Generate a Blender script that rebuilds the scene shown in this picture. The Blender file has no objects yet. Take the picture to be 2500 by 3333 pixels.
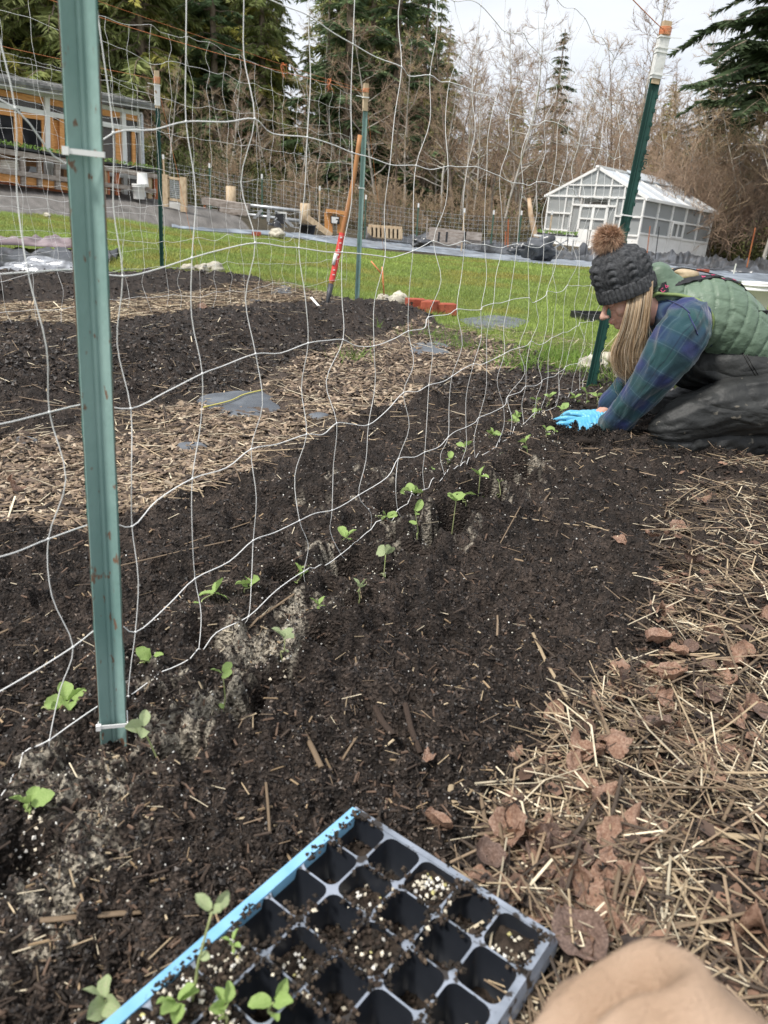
import bpy, math, random
import numpy as np
from mathutils import Vector, Matrix

# ------------------------------------------------------------------ camera, world, sun, exposure
scene = bpy.context.scene
COL = scene.collection
PITCH, ROLL, CZ, FPX, PW, PH = math.radians(21.8), math.radians(3.0), .75, 2400., 2500., 3333.
cf = np.array([0, math.cos(PITCH), -math.sin(PITCH)]); cr0 = np.array([1., 0, 0]); cu0 = np.cross(cr0, cf)
cr = math.cos(ROLL)*cr0 + math.sin(ROLL)*cu0; cu = -math.sin(ROLL)*cr0 + math.cos(ROLL)*cu0
CO = np.array([0, 0, CZ])
cam_d = bpy.data.cameras.new('camera'); cam = bpy.data.objects.new('camera', cam_d); COL.objects.link(cam)
cam_d.sensor_fit = 'VERTICAL'; cam_d.sensor_height = 36.0; cam_d.sensor_width = 27.0
cam_d.lens = 36.0*FPX/PH; cam_d.clip_start = .02; cam_d.clip_end = 3000
cam_d.dof.use_dof = True; cam_d.dof.focus_distance = 2.3; cam_d.dof.aperture_fstop = 7.5
cam.matrix_world = Matrix(((cr[0], cu[0], -cf[0], 0), (cr[1], cu[1], -cf[1], 0), (cr[2], cu[2], -cf[2], CZ), (0, 0, 0, 1)))
scene.camera = cam

SUN_EL, SUN_AZ = math.radians(58), math.radians(-125)     # behind the camera, to the left
world = bpy.data.worlds.new('World'); scene.world = world; world.use_nodes = True
wt = world.node_tree; wt.nodes.clear()
wo = wt.nodes.new('ShaderNodeOutputWorld'); bg = wt.nodes.new('ShaderNodeBackground')
sky = wt.nodes.new('ShaderNodeTexSky'); sky.sky_type = 'NISHITA'; sky.sun_disc = False
sky.sun_elevation = SUN_EL; sky.sun_rotation = math.radians(200)
tc = wt.nodes.new('ShaderNodeTexCoord'); mp = wt.nodes.new('ShaderNodeMapping'); mp.inputs['Scale'].default_value = (1, 1, 3.2)
nz = wt.nodes.new('ShaderNodeTexNoise'); nz.inputs['Scale'].default_value = 2.6; nz.inputs['Detail'].default_value = 7; nz.inputs['Roughness'].default_value = .55
rp = wt.nodes.new('ShaderNodeValToRGB'); rp.color_ramp.elements[0].position = .36; rp.color_ramp.elements[1].position = .68
rp.color_ramp.elements[0].color = (6.5, 6.9, 7.6, 1); rp.color_ramp.elements[1].color = (8.0, 8.15, 8.4, 1)
mx = wt.nodes.new('ShaderNodeMix'); mx.data_type = 'RGBA'; mx.inputs[0].default_value = .93
wt.links.new(tc.outputs['Generated'], mp.inputs[0]); wt.links.new(mp.outputs[0], nz.inputs['Vector'])
wt.links.new(nz.outputs[0], rp.inputs[0]); wt.links.new(sky.outputs[0], mx.inputs[6]); wt.links.new(rp.outputs[0], mx.inputs[7])
wt.links.new(mx.outputs[2], bg.inputs[0]); wt.links.new(bg.outputs[0], wo.inputs[0])
bg.inputs[1].default_value = .072
sun_d = bpy.data.lights.new('sun', 'SUN'); sun_d.energy = 2.2; sun_d.angle = math.radians(10); sun_d.color = (1, .955, .89)
sun = bpy.data.objects.new('sun', sun_d); COL.objects.link(sun)
sd = Vector((math.cos(SUN_EL)*math.sin(SUN_AZ), math.cos(SUN_EL)*math.cos(SUN_AZ), math.sin(SUN_EL)))
sun.rotation_euler = sd.to_track_quat('Z', 'Y').to_euler(); sun.location = (0, -5, 20)
vs = scene.view_settings; vs.view_transform = 'Standard'; vs.look = 'None'; vs.gamma = 1; vs.use_curve_mapping = False
vs.exposure = .92
scene.cycles.max_bounces = 6; scene.cycles.transparent_max_bounces = 16; scene.cycles.sample_clamp_indirect = 4

RNG = np.random.default_rng(7); random.seed(7)

# ------------------------------------------------------------------ measured sight lines -> points of the place
def ray(px, py):
    d = cf + cr*(px-PW/2)/FPX - cu*(py-PH/2)/FPX
    return d/np.linalg.norm(d)
def at_y(px, py, Y):
    d = ray(px, py); return CO + d*(Y/d[1])
def on_z(px, py, z):
    d = ray(px, py); return CO + d*((z-CZ)/d[2])
def on_plane(px, py, A, n):
    d = ray(px, py); return CO + d*(((A-CO)@n)/(d@n))

# ------------------------------------------------------------------ noise
_PG = np.random.default_rng(3).random((256, 256)).astype(np.float32)
def vn2(x, y, s=0):
    x = np.asarray(x, float)+s*17.31; y = np.asarray(y, float)+s*9.17
    xi = np.floor(x).astype(np.int64); yi = np.floor(y).astype(np.int64); fx = x-xi; fy = y-yi
    fx = fx*fx*(3-2*fx); fy = fy*fy*(3-2*fy)
    a = _PG[xi & 255, yi & 255]; b = _PG[(xi+1) & 255, yi & 255]; c = _PG[xi & 255, (yi+1) & 255]; d = _PG[(xi+1) & 255, (yi+1) & 255]
    return (a*(1-fx)+b*fx)*(1-fy)+(c*(1-fx)+d*fx)*fy - .5
def fbm2(x, y, o=4, s=0, g=.5):
    r = 0; a = 1.
    for i in range(o): r = r + a*vn2(np.asarray(x)*2.03**i, np.asarray(y)*2.03**i, s+i*3); a *= g
    return r
_P3 = np.random.default_rng(5).random((64, 64, 64)).astype(np.float32)
def vn3(p, s=0):
    p = np.asarray(p, float)+s*7.7; i = np.floor(p).astype(np.int64); f = p-i; f = f*f*(3-2*f)
    r = 0
    for a in (0, 1):
        for b in (0, 1):
            for c in (0, 1):
                w = (f[:, 0] if a else 1-f[:, 0])*(f[:, 1] if b else 1-f[:, 1])*(f[:, 2] if c else 1-f[:, 2])
                r = r + w*_P3[(i[:, 0]+a) & 63, (i[:, 1]+b) & 63, (i[:, 2]+c) & 63]
    return r-.5

# ------------------------------------------------------------------ object helpers
def link(o, parent=None):
    COL.objects.link(o)
    if parent is not None:
        o.parent = parent
        o.matrix_parent_inverse = Matrix.Translation(parent.location).inverted() if parent.type == 'EMPTY' and parent.parent is None else Matrix()
    return o
def tag(o, label=None, cat=None, group=None, kind=None):
    if label: o['label'] = label
    if cat: o['category'] = cat
    if group: o['group'] = group
    if kind: o['kind'] = kind
    return o
def thing(name, label, cat, loc=(0, 0, 0), group=None):
    o = bpy.data.objects.new(name, None); o.location = Vector([float(v) for v in loc]); o.empty_display_size = .1
    COL.objects.link(o); return tag(o, label, cat, group)
def fast_mesh(name, V, F, smooth=False):
    V = np.asarray(V, np.float32); F = np.asarray(F, np.int32); k = F.shape[1]; me = bpy.data.meshes.new(name)
    me.vertices.add(len(V)); me.vertices.foreach_set('co', V.ravel())
    me.loops.add(F.size); me.loops.foreach_set('vertex_index', F.ravel())
    me.polygons.add(len(F)); me.polygons.foreach_set('loop_start', np.arange(0, F.size, k, dtype=np.int32))
    me.polygons.foreach_set('loop_total', np.full(len(F), k, np.int32))
    me.update(calc_edges=True)
    me.polygons.foreach_set('use_smooth', np.full(len(F), smooth, bool))
    return me
def set_col(me, C, name='Col'):
    a = me.color_attributes.new(name, 'FLOAT_COLOR', 'POINT'); C = np.asarray(C, np.float32)
    if C.shape[1] == 3: C = np.hstack([C, np.ones((len(C), 1), np.float32)])
    a.data.foreach_set('color', C.ravel())
def set_vec(me, C, name='uvp'):
    a = me.attributes.new(name, 'FLOAT_VECTOR', 'POINT'); a.data.foreach_set('vector', np.asarray(C, np.float32).ravel())
def frames(P):
    P = np.asarray(P, float); T = np.gradient(P, axis=0); T /= np.linalg.norm(T, axis=1)[:, None]+1e-12
    up = np.array([0, 0, 1.]) if abs(T[0, 2]) < .9 else np.array([0, 1., 0])
    N = np.zeros_like(P); n = np.cross(T[0], up); n /= np.linalg.norm(n); N[0] = n
    for i in range(1, len(P)):
        n = n - T[i]*(n@T[i]); n /= np.linalg.norm(n)+1e-12; N[i] = n
    return T, N, np.cross(T, N)
def catmull(P, k=5):
    P = np.asarray(P, float); Q = np.vstack([2*P[0]-P[1], P, 2*P[-1]-P[-2]]); out = []
    for i in range(1, len(Q)-2):
        a, b, c, d = Q[i-1], Q[i], Q[i+1], Q[i+2]
        for j in range(k):
            t = j/k; out.append(.5*((2*b)+(-a+c)*t+(2*a-5*b+4*c-d)*t*t+(-a+3*b-3*c+d)*t**3))
    out.append(P[-1]); return np.array(out)
class MB:
    """collects shapes, builds them as ONE mesh object"""
    def __init__(s): s.V = []; s.F = []; s.n = 0; s.mi = []; s.sm = []
    def add(s, V, F, m=0, sm=False):
        V = [tuple(float(c) for c in v) for v in V]
        s.V += V; s.F += [tuple(i+s.n for i in f) for f in F]; s.n += len(V); s.mi += [m]*len(F); s.sm += [sm]*len(F); return s
    def box(s, c, size, R=None, m=0, taper=1.):
        c = np.asarray(c, float); h = np.asarray(size, float)/2
        P = np.array([(x, y, z) for z in (-1, 1) for y in (-1, 1) for x in (-1, 1)], float)
        P[4:, :2] *= taper; P = P*h
        if R is not None: P = P@np.asarray(R).T
        return s.add(P+c, [(0, 2, 3, 1), (4, 5, 7, 6), (0, 1, 5, 4), (2, 6, 7, 3), (0, 4, 6, 2), (1, 3, 7, 5)], m)
    def beam(s, a, b, w, h, up=(0, 0, 1), m=0):
        """bar from a to b; w across, h along 'up'"""
        a = np.asarray(a, float); b = np.asarray(b, float); t = b-a; L = np.linalg.norm(t); t /= L
        up = np.asarray(up, float); x = np.cross(t, up)
        if np.linalg.norm(x) < 1e-4: x = np.cross(t, (0, 1., 0))
        x /= np.linalg.norm(x); y = np.cross(x, t)
        return s.box((a+b)/2, (w, L, h), np.stack([x, t, y], 1), m)
    def tube(s, P, r, n=6, m=0, sm=True, cap=True, ell=None):
        P = np.asarray(P, float); T, N, B = frames(P); r = np.broadcast_to(np.asarray(r, float), (len(P),)); V = []; F = []
        for i in range(len(P)):
            for j in range(n):
                a = 2*math.pi*j/n; e = 1 if ell is None else ell
                V.append(P[i]+r[i]*(math.cos(a)*N[i]+e*math.sin(a)*B[i]))
        for i in range(len(P)-1):
            for j in range(n):
                a = i*n+j; b = i*n+(j+1) % n; F.append((a, b, b+n, a+n))
        if cap: F.append(tuple(range(n))[::-1]); F.append(tuple((len(P)-1)*n+j for j in range(n)))
        return s.add(V, F, m, sm)
    def ball(s, c, r, nu=12, nv=8, R=None, m=0, nz=0, seed=0, sm=True):
        c = np.asarray(c, float); r = np.broadcast_to(np.asarray(r, float), (3,)); V = []; F = []
        for i in range(nv+1):
            th = math.pi*i/nv
            for j in range(nu):
                ph = 2*math.pi*j/nu; V.append((math.sin(th)*math.cos(ph), math.sin(th)*math.sin(ph), math.cos(th)))
        V = np.array(V)
        if nz: V = V*(1+nz*(vn3(V*1.7+seed*3.3)*1.6+vn3(V*4+seed)*.6))[:, None]
        V = V*r
        if R is not None: V = V@np.asarray(R).T
        for i in range(nv):
            for j in range(nu):
                a = i*nu+j; b = i*nu+(j+1) % nu; F.append((a, a+nu, b+nu, b))
        return s.add(V+c, F, m, sm)
    def prism(s, poly, h, axis=(0, 0, 1), m=0):
        poly = np.asarray(poly, float); ax = np.asarray(axis, float)*h; n = len(poly)
        F = [tuple(range(n))[::-1], tuple(n+i for i in range(n))]+[(i, (i+1) % n, n+(i+1) % n, n+i) for i in range(n)]
        return s.add(np.vstack([poly, poly+ax]), F, m)
    def mesh(s, name):
        me = bpy.data.meshes.new(name); me.from_pydata(s.V, [], s.F); me.polygons.foreach_set('material_index', s.mi)
        me.polygons.foreach_set('use_smooth', s.sm); me.update(); return me
    def build(s, name, mats, parent=None):
        me = s.mesh(name)
        for m in (mats if isinstance(mats, (list, tuple)) else [mats]): me.materials.append(m)
        return link(bpy.data.objects.new(name, me), parent)
def mobj(name, me, mat, parent=None):
    if mat is not None and not len(me.materials): me.materials.append(mat)
    return link(bpy.data.objects.new(name, me), parent)
def rotz(a): c, s = math.cos(a), math.sin(a); return np.array([[c, -s, 0], [s, c, 0], [0, 0, 1]])
def euler_mats(ax, ay, az):
    cx, sx, cy, sy, cz, sz = np.cos(ax), np.sin(ax), np.cos(ay), np.sin(ay), np.cos(az), np.sin(az); o = np.zeros_like(cx); l = o+1
    X = np.stack([l, o, o, o, cx, -sx, o, sx, cx], -1).reshape(-1, 3, 3); Y = np.stack([cy, o, sy, o, l, o, -sy, o, cy], -1).reshape(-1, 3, 3)
    Z = np.stack([cz, -sz, o, sz, cz, o, o, o, l], -1).reshape(-1, 3, 3); return Z@Y@X
def scatter_mesh(name, TV, TF, pos, R, S, C):
    """many copies of a template (TV, TF) in one mesh; S per-copy xyz scale; C per-copy colour"""
    TV = np.asarray(TV, float); TF = np.asarray(TF, np.int64); n = len(pos)
    V = np.einsum('nij,nkj->nki', R, TV[None]*S[:, None, :])+pos[:, None, :]
    F = TF[None]+(np.arange(n)*len(TV))[:, None, None]
    me = fast_mesh(name, V.reshape(-1, 3), F.reshape(-1, TF.shape[1])); set_col(me, np.repeat(C, len(TV), 0)); return me
def lerp(a, b, t): return a+(b-a)*t
def sstep(a, b, x): t = np.clip((x-a)/(b-a), 0, 1); return t*t*(3-2*t)

# ------------------------------------------------------------------ materials
def new_mat(name):
    m = bpy.data.materials.new(name); m.use_nodes = True; nt = m.node_tree; b = nt.nodes['Principled BSDF']; return m, nt, b
def wrinkle(nt, bp, vec, scale, dist, stretch, dis=1.6):
    """broad cloth creases under the fine grain: ridged, warped noise chained into the bump"""
    N = nt.nodes; L = nt.links; m_ = N.new('ShaderNodeMapping'); m_.inputs['Scale'].default_value = stretch; L.new(vec, m_.inputs[0]); n = N.new('ShaderNodeTexNoise'); n.inputs['Scale'].default_value = scale; n.inputs['Detail'].default_value = 2; n.inputs['Distortion'].default_value = dis; L.new(m_.outputs[0], n.inputs['Vector'])
    a = N.new('ShaderNodeMath'); a.operation = 'SUBTRACT'; a.inputs[1].default_value = .5; L.new(n.outputs[0], a.inputs[0]); c = N.new('ShaderNodeMath'); c.operation = 'ABSOLUTE'; L.new(a.outputs[0], c.inputs[0]); p = N.new('ShaderNodeMath'); p.operation = 'POWER'; p.inputs[1].default_value = 1.15; L.new(c.outputs[0], p.inputs[0])
    b2 = N.new('ShaderNodeBump'); b2.inputs['Strength'].default_value = 1; b2.inputs['Distance'].default_value = dist; L.new(p.outputs[0], b2.inputs['Height']); L.new(b2.outputs[0], bp.inputs['Normal'])
def mat(name, c1, c2=None, scale=8., rough=.7, bump=0., bscale=None, spec=.3, metal=0., attr=False, stretch=(1, 1, 1), detail=5, lo=.35, hi=.65, spots=None, trans=0., wr=None):
    """two-tone noise material; spots=(colour, scale, threshold) adds flecks of another colour; attr multiplies by colour attribute Col"""
    m, nt, b = new_mat(name); N = nt.nodes; L = nt.links; c2 = c2 or c1
    t = N.new('ShaderNodeTexCoord'); mp_ = N.new('ShaderNodeMapping'); mp_.inputs['Scale'].default_value = stretch; L.new(t.outputs['Object'], mp_.inputs[0])
    n = N.new('ShaderNodeTexNoise'); n.inputs['Scale'].default_value = scale; n.inputs['Detail'].default_value = detail; L.new(mp_.outputs[0], n.inputs['Vector'])
    r = N.new('ShaderNodeValToRGB'); r.color_ramp.elements[0].position = lo; r.color_ramp.elements[1].position = hi
    r.color_ramp.elements[0].color = (*c1, 1); r.color_ramp.elements[1].color = (*c2, 1); L.new(n.outputs[0], r.inputs[0]); out = r.outputs[0]
    if spots:
        n2 = N.new('ShaderNodeTexNoise'); n2.inputs['Scale'].default_value = spots[1]; n2.inputs['Detail'].default_value = 4; L.new(mp_.outputs[0], n2.inputs['Vector'])
        r2 = N.new('ShaderNodeValToRGB'); r2.color_ramp.elements[0].position = spots[2]; r2.color_ramp.elements[1].position = spots[2]+.05; L.new(n2.outputs[0], r2.inputs[0])
        x = N.new('ShaderNodeMix'); x.data_type = 'RGBA'; L.new(r2.outputs[0], x.inputs[0]); L.new(out, x.inputs[6]); x.inputs[7].default_value = (*spots[0], 1); out = x.outputs[2]
    if attr:
        a = N.new('ShaderNodeAttribute'); a.attribute_name = 'Col'; x = N.new('ShaderNodeMix'); x.data_type = 'RGBA'; x.blend_type = 'MULTIPLY'; x.inputs[0].default_value = 1
        L.new(out, x.inputs[6]); L.new(a.outputs['Color'], x.inputs[7]); out = x.outputs[2]
    L.new(out, b.inputs['Base Color']); b.inputs['Roughness'].default_value = rough; b.inputs['Specular IOR Level'].default_value = spec; b.inputs['Metallic'].default_value = metal
    if bump:
        n3 = N.new('ShaderNodeTexNoise'); n3.inputs['Scale'].default_value = bscale or scale*4; n3.inputs['Detail'].default_value = 4; L.new(mp_.outputs[0], n3.inputs['Vector'])
        bp = N.new('ShaderNodeBump'); bp.inputs['Strength'].default_value = bump; bp.inputs['Distance'].default_value = .01; L.new(n3.outputs[0], bp.inputs['Height']); L.new(bp.outputs[0], b.inputs['Normal'])
        if wr: wrinkle(nt, bp, t.outputs['Object'], *wr)
    if trans:
        ms = N.new('ShaderNodeMixShader'); tl = N.new('ShaderNodeBsdfTranslucent'); L.new(out, tl.inputs[0]); ms.inputs[0].default_value = trans
        L.new(b.outputs[0], ms.inputs[1]); L.new(tl.outputs[0], ms.inputs[2]); L.new(ms.outputs[0], N['Material Output'].inputs[0])
    return m
def glass_mat(name, tint, alpha, rough=.1):
    m, nt, b = new_mat(name); N = nt.nodes; L = nt.links; b.inputs['Base Color'].default_value = (*tint, 1); b.inputs['Roughness'].default_value = rough
    tr = N.new('ShaderNodeBsdfTransparent'); tr.inputs[0].default_value = (.93, .95, .95, 1); ms = N.new('ShaderNodeMixShader'); ms.inputs[0].default_value = alpha
    L.new(tr.outputs[0], ms.inputs[1]); L.new(b.outputs[0], ms.inputs[2]); L.new(ms.outputs[0], N['Material Output'].inputs[0]); return m
M = {}
M['white_paint'] = mat('white_paint', (.72, .72, .70), (.82, .82, .80), 3, .5, spec=.4)
M['net'] = mat('net_plastic', (.86, .86, .84), rough=.4, spec=.5)
M['cedar'] = mat('cedar_wood', (.50, .22, .07), (.66, .33, .12), 6, .55, stretch=(1, 1, 6))
M['grey_wood'] = mat('weathered_wood', (.25, .21, .18), (.42, .37, .33), 7, .85, .3, stretch=(1, 1, 3))
M['raw_wood'] = mat('raw_lumber', (.42, .31, .20), (.62, .49, .33), 8, .75, .2, stretch=(2, 2, 1))
M['red_wood'] = mat('red_stained_wood', (.30, .09, .04), (.45, .16, .07), 6, .7)
M['galv'] = mat('galvanised_steel', (.42, .44, .46), (.58, .60, .62), 12, .4, metal=.6)
M['dark'] = mat('dark_plastic', (.012, .012, .014), (.03, .03, .034), 9, .45, spec=.5)
M['roofing'] = mat('roof_metal', (.10, .10, .10), (.22, .22, .21), 5, .6)
M['twine'] = mat('orange_twine', (.72, .20, .07), (.85, .38, .20), 60, .8)
M['stone'] = mat('fieldstone', (.34, .31, .25), (.62, .58, .48), 16, .85, .5, 60, spots=((.20, .17, .12), 22, .60))
M['brick'] = mat('red_brick', (.30, .065, .04), (.46, .13, .075), 14, .85, .4, 90, spots=((.05, .04, .03), 25, .62))
# ------------------------------------------------------------------ terrain
_cp = np.array([(-.4, .9, 0), (1, 3.6, 0), (0, 0, 0), (1, 2.7, 0), (0, 2.2, 0), (-1.2, 1.5, 0), (1.5, 1.2, 0), (2.6, 2.8, 0), (-.3, 6.5, .03), (-2.25, 7.3, .17), (-2.4, 4.5, .05),
    (2.5, 6, -.02), (-7.1, 14, .5), (-4.9, 18, .27), (-9.5, 18.5, 1.0), (-7.0, 21.5, .92), (-13, 18, 1.25), (-1.25, 22, -.05), (4, 20, -.13), (6.9, 16, -.11), (-.5, 30, -.12), (3.6, 30, -.3),
    (6.2, 33.5, .05), (9.1, 30.1, -.09), (13, 33, -.37), (-8, 7, .4), (8, 7, -.1), (-12, 30, 1.2), (0, -6, 0), (-10, -4, .2), (9, -3, 0), (20, 20, -.3), (30, 45, -.3), (0, 55, -.2), (-30, 50, 1.2), (-35, 15, 1.3), (0, 90, 0), (60, 90, 0), (-60, 90, 1.5)])
_c = 2.0
_A = np.sqrt(((_cp[:, None, :2]-_cp[None, :, :2])**2).sum(-1)+_c*_c)-_c
_w = np.linalg.solve(_A+np.eye(len(_cp))*.02, _cp[:, 2])
def TZ(x, y):
    x = np.asarray(x, float); y = np.asarray(y, float); r = np.zeros(np.broadcast(x, y).shape)
    for (a, b, _), w in zip(_cp, _w): r = r + w*(np.sqrt((x-a)**2+(y-b)**2+_c*_c)-_c)
    R = np.hypot(x, y); k = sstep(70, 140, R); return r*(1-k)+k*.3
def gp(px, py):
    """point of the plain terrain seen at a photo pixel"""
    d = ray(px, py)
    if d[2] > -.004: d = np.array([d[0], d[1], -.004])
    t = .75/abs(d[2]) if -d[2] > .1 else 8.
    lo, hi = .2, 120.
    ts = np.geomspace(.3, 120, 260); p = CO+d*ts[:, None]; h = p[:, 2]-TZ(p[:, 0], p[:, 1]); i = np.argmax(h < 0) if (h < 0).any() else len(ts)-1
    lo, hi = ts[max(i-1, 0)], ts[i]
    for _ in range(12):
        m_ = (lo+hi)/2; q = CO+d*m_
        if q[2]-float(TZ(q[0], q[1])) < 0: hi = m_
        else: lo = m_
    return (CO+d*hi)[:2]
def poly_world(L): return np.array([gp(*p) for p in L])
def inside(P, x, y):
    r = np.zeros(x.shape, bool); n = len(P)
    for i in range(n):
        x1, y1 = P[i]; x2, y2 = P[(i+1) % n]
        c = ((y1 > y) != (y2 > y)); r ^= c & (x < (x2-x1)*(y-y1)/(y2-y1+1e-12)+x1)
    return r
LAWN = poly_world([(-500, 700), (0, 692), (300, 700), (600, 744), (690, 750), (1150, 800), (1650, 848), (1932, 869), (2375, 911), (2700, 935), (2700, 1290), (2300, 1270), (2080, 1235), (1900, 1210), (1800, 1190),
    (1700, 1140), (1560, 1110), (1450, 1065), (1330, 1020), (1130, 975), (980, 952), (830, 924), (700, 895), (354, 898), (0, 885), (-500, 880)])
PATH = poly_world([(-500, 1430), (0, 1440), (200, 1400), (380, 1330), (500, 1330), (720, 1290), (950, 1180), (1200, 1110), (1330, 1040), (1450, 1065), (1560, 1110), (1750, 1160), (1650, 1190), (1400, 1250), (1250, 1330),
    (1000, 1450), (600, 1600), (300, 1750), (0, 1720), (-500, 1800)])
STRIP = poly_world([(-300, 985), (0, 1000), (350, 985), (900, 935), (1060, 955), (1080, 985), (900, 985), (600, 1010), (350, 1050), (0, 1060), (-300, 1080)])
STRAW = poly_world([(2900, 1440), (2300, 1475), (2200, 1530), (2110, 1660), (2080, 1880), (2030, 2110), (1850, 2340), (1730, 2560), (1580, 2710), (1480, 2900), (1450, 3333), (1300, 4600), (3600, 4600), (3400, 2000)])
DUST = [(gp(px, py), r, k) for px, py, r, k in [(230, 2560, .05, .7), (330, 2620, .04, .6), (120, 2960, .045, .7), (40, 3010, .05, .6), (620, 2330, .05, .55), (700, 2300, .05, .6), (560, 2260, .04, .5), (860, 2100, .055, 1.1), (930, 2080, .045, 1.1), (1010, 1990, .05, .5),
    (1060, 1650, .07, .45), (1120, 1570, .05, .45), (1690, 1560, .06, .5), (1640, 1600, .06, .5), (1590, 1650, .05, .4), (1760, 1520, .05, .4), (1480, 1450, .06, .3), (1250, 1560, .06, .25), (1000, 1800, .06, .3), (430, 2500, .05, .5), (300, 2780, .05, .5), (240, 2860, .04, .5), (1400, 1760, .09, .35), (830, 1360, .1, .3)]]
HOLES = [(gp(px*1.507, py*1.507), r*1.25, d*1.5) for px, py, r, d in [(505, 1545, .035, .04), (600, 1490, .035, .05), (695, 1400, .035, .05), (780, 1330, .03, .03), (845, 1268, .035, .05), (893, 1200, .04, .05), (950, 1160, .045, .06), (995, 1130, .045, .06), (1038, 1090, .045, .06),
    (1068, 1072, .045, .06), (1112, 1038, .05, .06), (1140, 1010, .05, .06), (400, 1640, .028, .03), (60, 1880, .028, .02), (750, 1215, .04, .04), (862, 1120, .045, .04), (1300, 880, .1, .03), (455, 1390, .03, .03), (620, 1265, .03, .04)]]
RIDGE = poly_world([(-500, 1260), (0, 1230), (400, 1170), (800, 1080), (1250, 1030)])
RIDGE3 = poly_world([(-500, 960), (0, 950), (500, 925), (850, 925)])
BED1 = poly_world([(300, 2700), (700, 2200), (1150, 1700), (1600, 1350), (1850, 1250)])
ROWL = poly_world([(620, 2330), (900, 2080), (1180, 1840), (1450, 1730), (1640, 1620), (1780, 1520), (1900, 1440)])
def seg_dist(P, x, y):
    best = np.full(np.shape(x), 1e9)
    for a, b in zip(P[:-1], P[1:]):
        d = b-a; t = np.clip(((x-a[0])*d[0]+(y-a[1])*d[1])/(d@d), 0, 1); best = np.minimum(best, np.hypot(x-a[0]-d[0]*t, y-a[1]-d[1]*t))
    return best
def zones(x, y):
    """0 soil 1 lawn 2 chip path 3 straw mulch 4 gravel 5 forest floor"""
    R = np.hypot(x, y); k = np.clip(R*.035, .02, .35)
    xx = x+fbm2(x/k*.4, y/k*.4, 3, 1)*k*1.2; yy = y+fbm2(x/k*.4, y/k*.4, 3, 2)*k*1.2
    z = np.zeros(x.shape, np.int8)
    z[inside(PATH, xx, yy) | inside(STRIP, xx, yy)] = 2
    z[inside(STRAW, xx, yy)] = 3
    far = (R > 9)
    lw = inside(LAWN, xx, yy); z[lw] = 1
    side = (~lw) & (z == 0) & ((np.abs(x) > 2.6+.55*y) | (y < -1)); z[side] = 1
    beyond = far & (~lw) & (y > 10); z[beyond] = 5
    z[beyond & (x < -3.2+(y-18)*-.28) & (y < 32)] = 4
    return z
def GZ(x, y, detail=True):
    x = np.asarray(x, float); y = np.asarray(y, float); z = TZ(x, y); R = np.hypot(x, y)
    d = seg_dist(RIDGE, x, y); z = z+.10*np.exp(-(d/.38)**2)
    d = seg_dist(RIDGE3, x, y); z = z+.08*np.exp(-(d/.4)**2)
    near = 1-sstep(7, 10, R)
    if detail:
        zn = zones(x, y); soil = (zn == 0) | (zn == 3); k = np.where(soil, 1., np.where(zn == 2, .45, .15))*near
        a = fbm2(x*3.1, y*3.1, 3, 11)*.035+fbm2(x*11, y*11, 3, 21)*.022
        c1 = np.abs(fbm2(x*38, y*38, 2, 31)); c2 = np.abs(fbm2(x*95, y*95, 2, 41)); c3 = vn2(x*210, y*210, 51)
        clod = -c1*.030-c2*.020+c3*.0045*(R < 4)+np.clip(vn2(x*45, y*45, 61), .08, 1)*.055+np.clip(vn2(x*24, y*24, 63), .12, 1)*.065
        z = z+(a+clod)*k
        for (hx, hy), r, dep in HOLES:
            q = np.hypot((x-hx), (y-hy))/r; m_ = q < 3
            if m_.any(): z = z-np.where(m_, dep*1.7*np.exp(-q**4)-dep*.35*np.exp(-((q-1.55)/.4)**2), 0)
        d = seg_dist(ROWL, x, y); z = z-(.030*np.exp(-((d-.0)/.075)**2)-.012*np.exp(-((d-.17)/.07)**2))*near
        z = z-.022*near*np.exp(-((np.hypot(x+.375, y-.865)/.055)**2))
    return z
def gz(x, y): return float(GZ(np.array([x]), np.array([y]))[0])
def gp3(px, py, dz=0.):
    p = gp(px, py); return np.array([p[0], p[1], gz(*p)+dz])

th = np.concatenate([np.linspace(-180, -46, 40, endpoint=False), np.linspace(-46, 46, 500, endpoint=False), np.linspace(46, 180, 40)])*math.pi/180
rr = np.concatenate([[.02, .1, .2], np.geomspace(.28, 5, 640, endpoint=False), np.geomspace(5, 11, 90, endpoint=False), np.geomspace(11, 900, 150)])
RR, TT = np.meshgrid(rr, th, indexing='ij'); GX = RR*np.sin(TT); GY = RR*np.cos(TT)
GZZ = GZ(GX.ravel(), GY.ravel()).reshape(GX.shape); ZN = zones(GX.ravel(), GY.ravel()).reshape(GX.shape)
GV = np.stack([GX, GY, GZZ], -1).reshape(-1, 3); nt_, nr_ = len(th), len(rr)
base = np.array([(.034, .0255, .0205), (.15, .19, .05), (.075, .056, .044), (.040, .030, .024), (.155, .145, .135), (.060, .048, .028)])
gcol = base[ZN.ravel()]
x, y = GV[:, 0], GV[:, 1]
v = fbm2(x*9, y*9, 4, 71); soil = (ZN.ravel() == 0)
gcol = gcol*(1+.7*v[:, None])
lw = ZN.ravel() == 1; g1 = fbm2(x*1.1, y*1.1, 4, 77)[:, None]
gcol[lw] = (np.array([.12, .17, .03])*(1+.5*g1)+np.array([.05, .02, .0])*np.clip(-g1*2.4, 0, 1))[lw]
gcol[soil] *= (1+1.2*np.clip(fbm2(x*70, y*70, 3, 73), -.4, .6))[soil][:, None]
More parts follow.
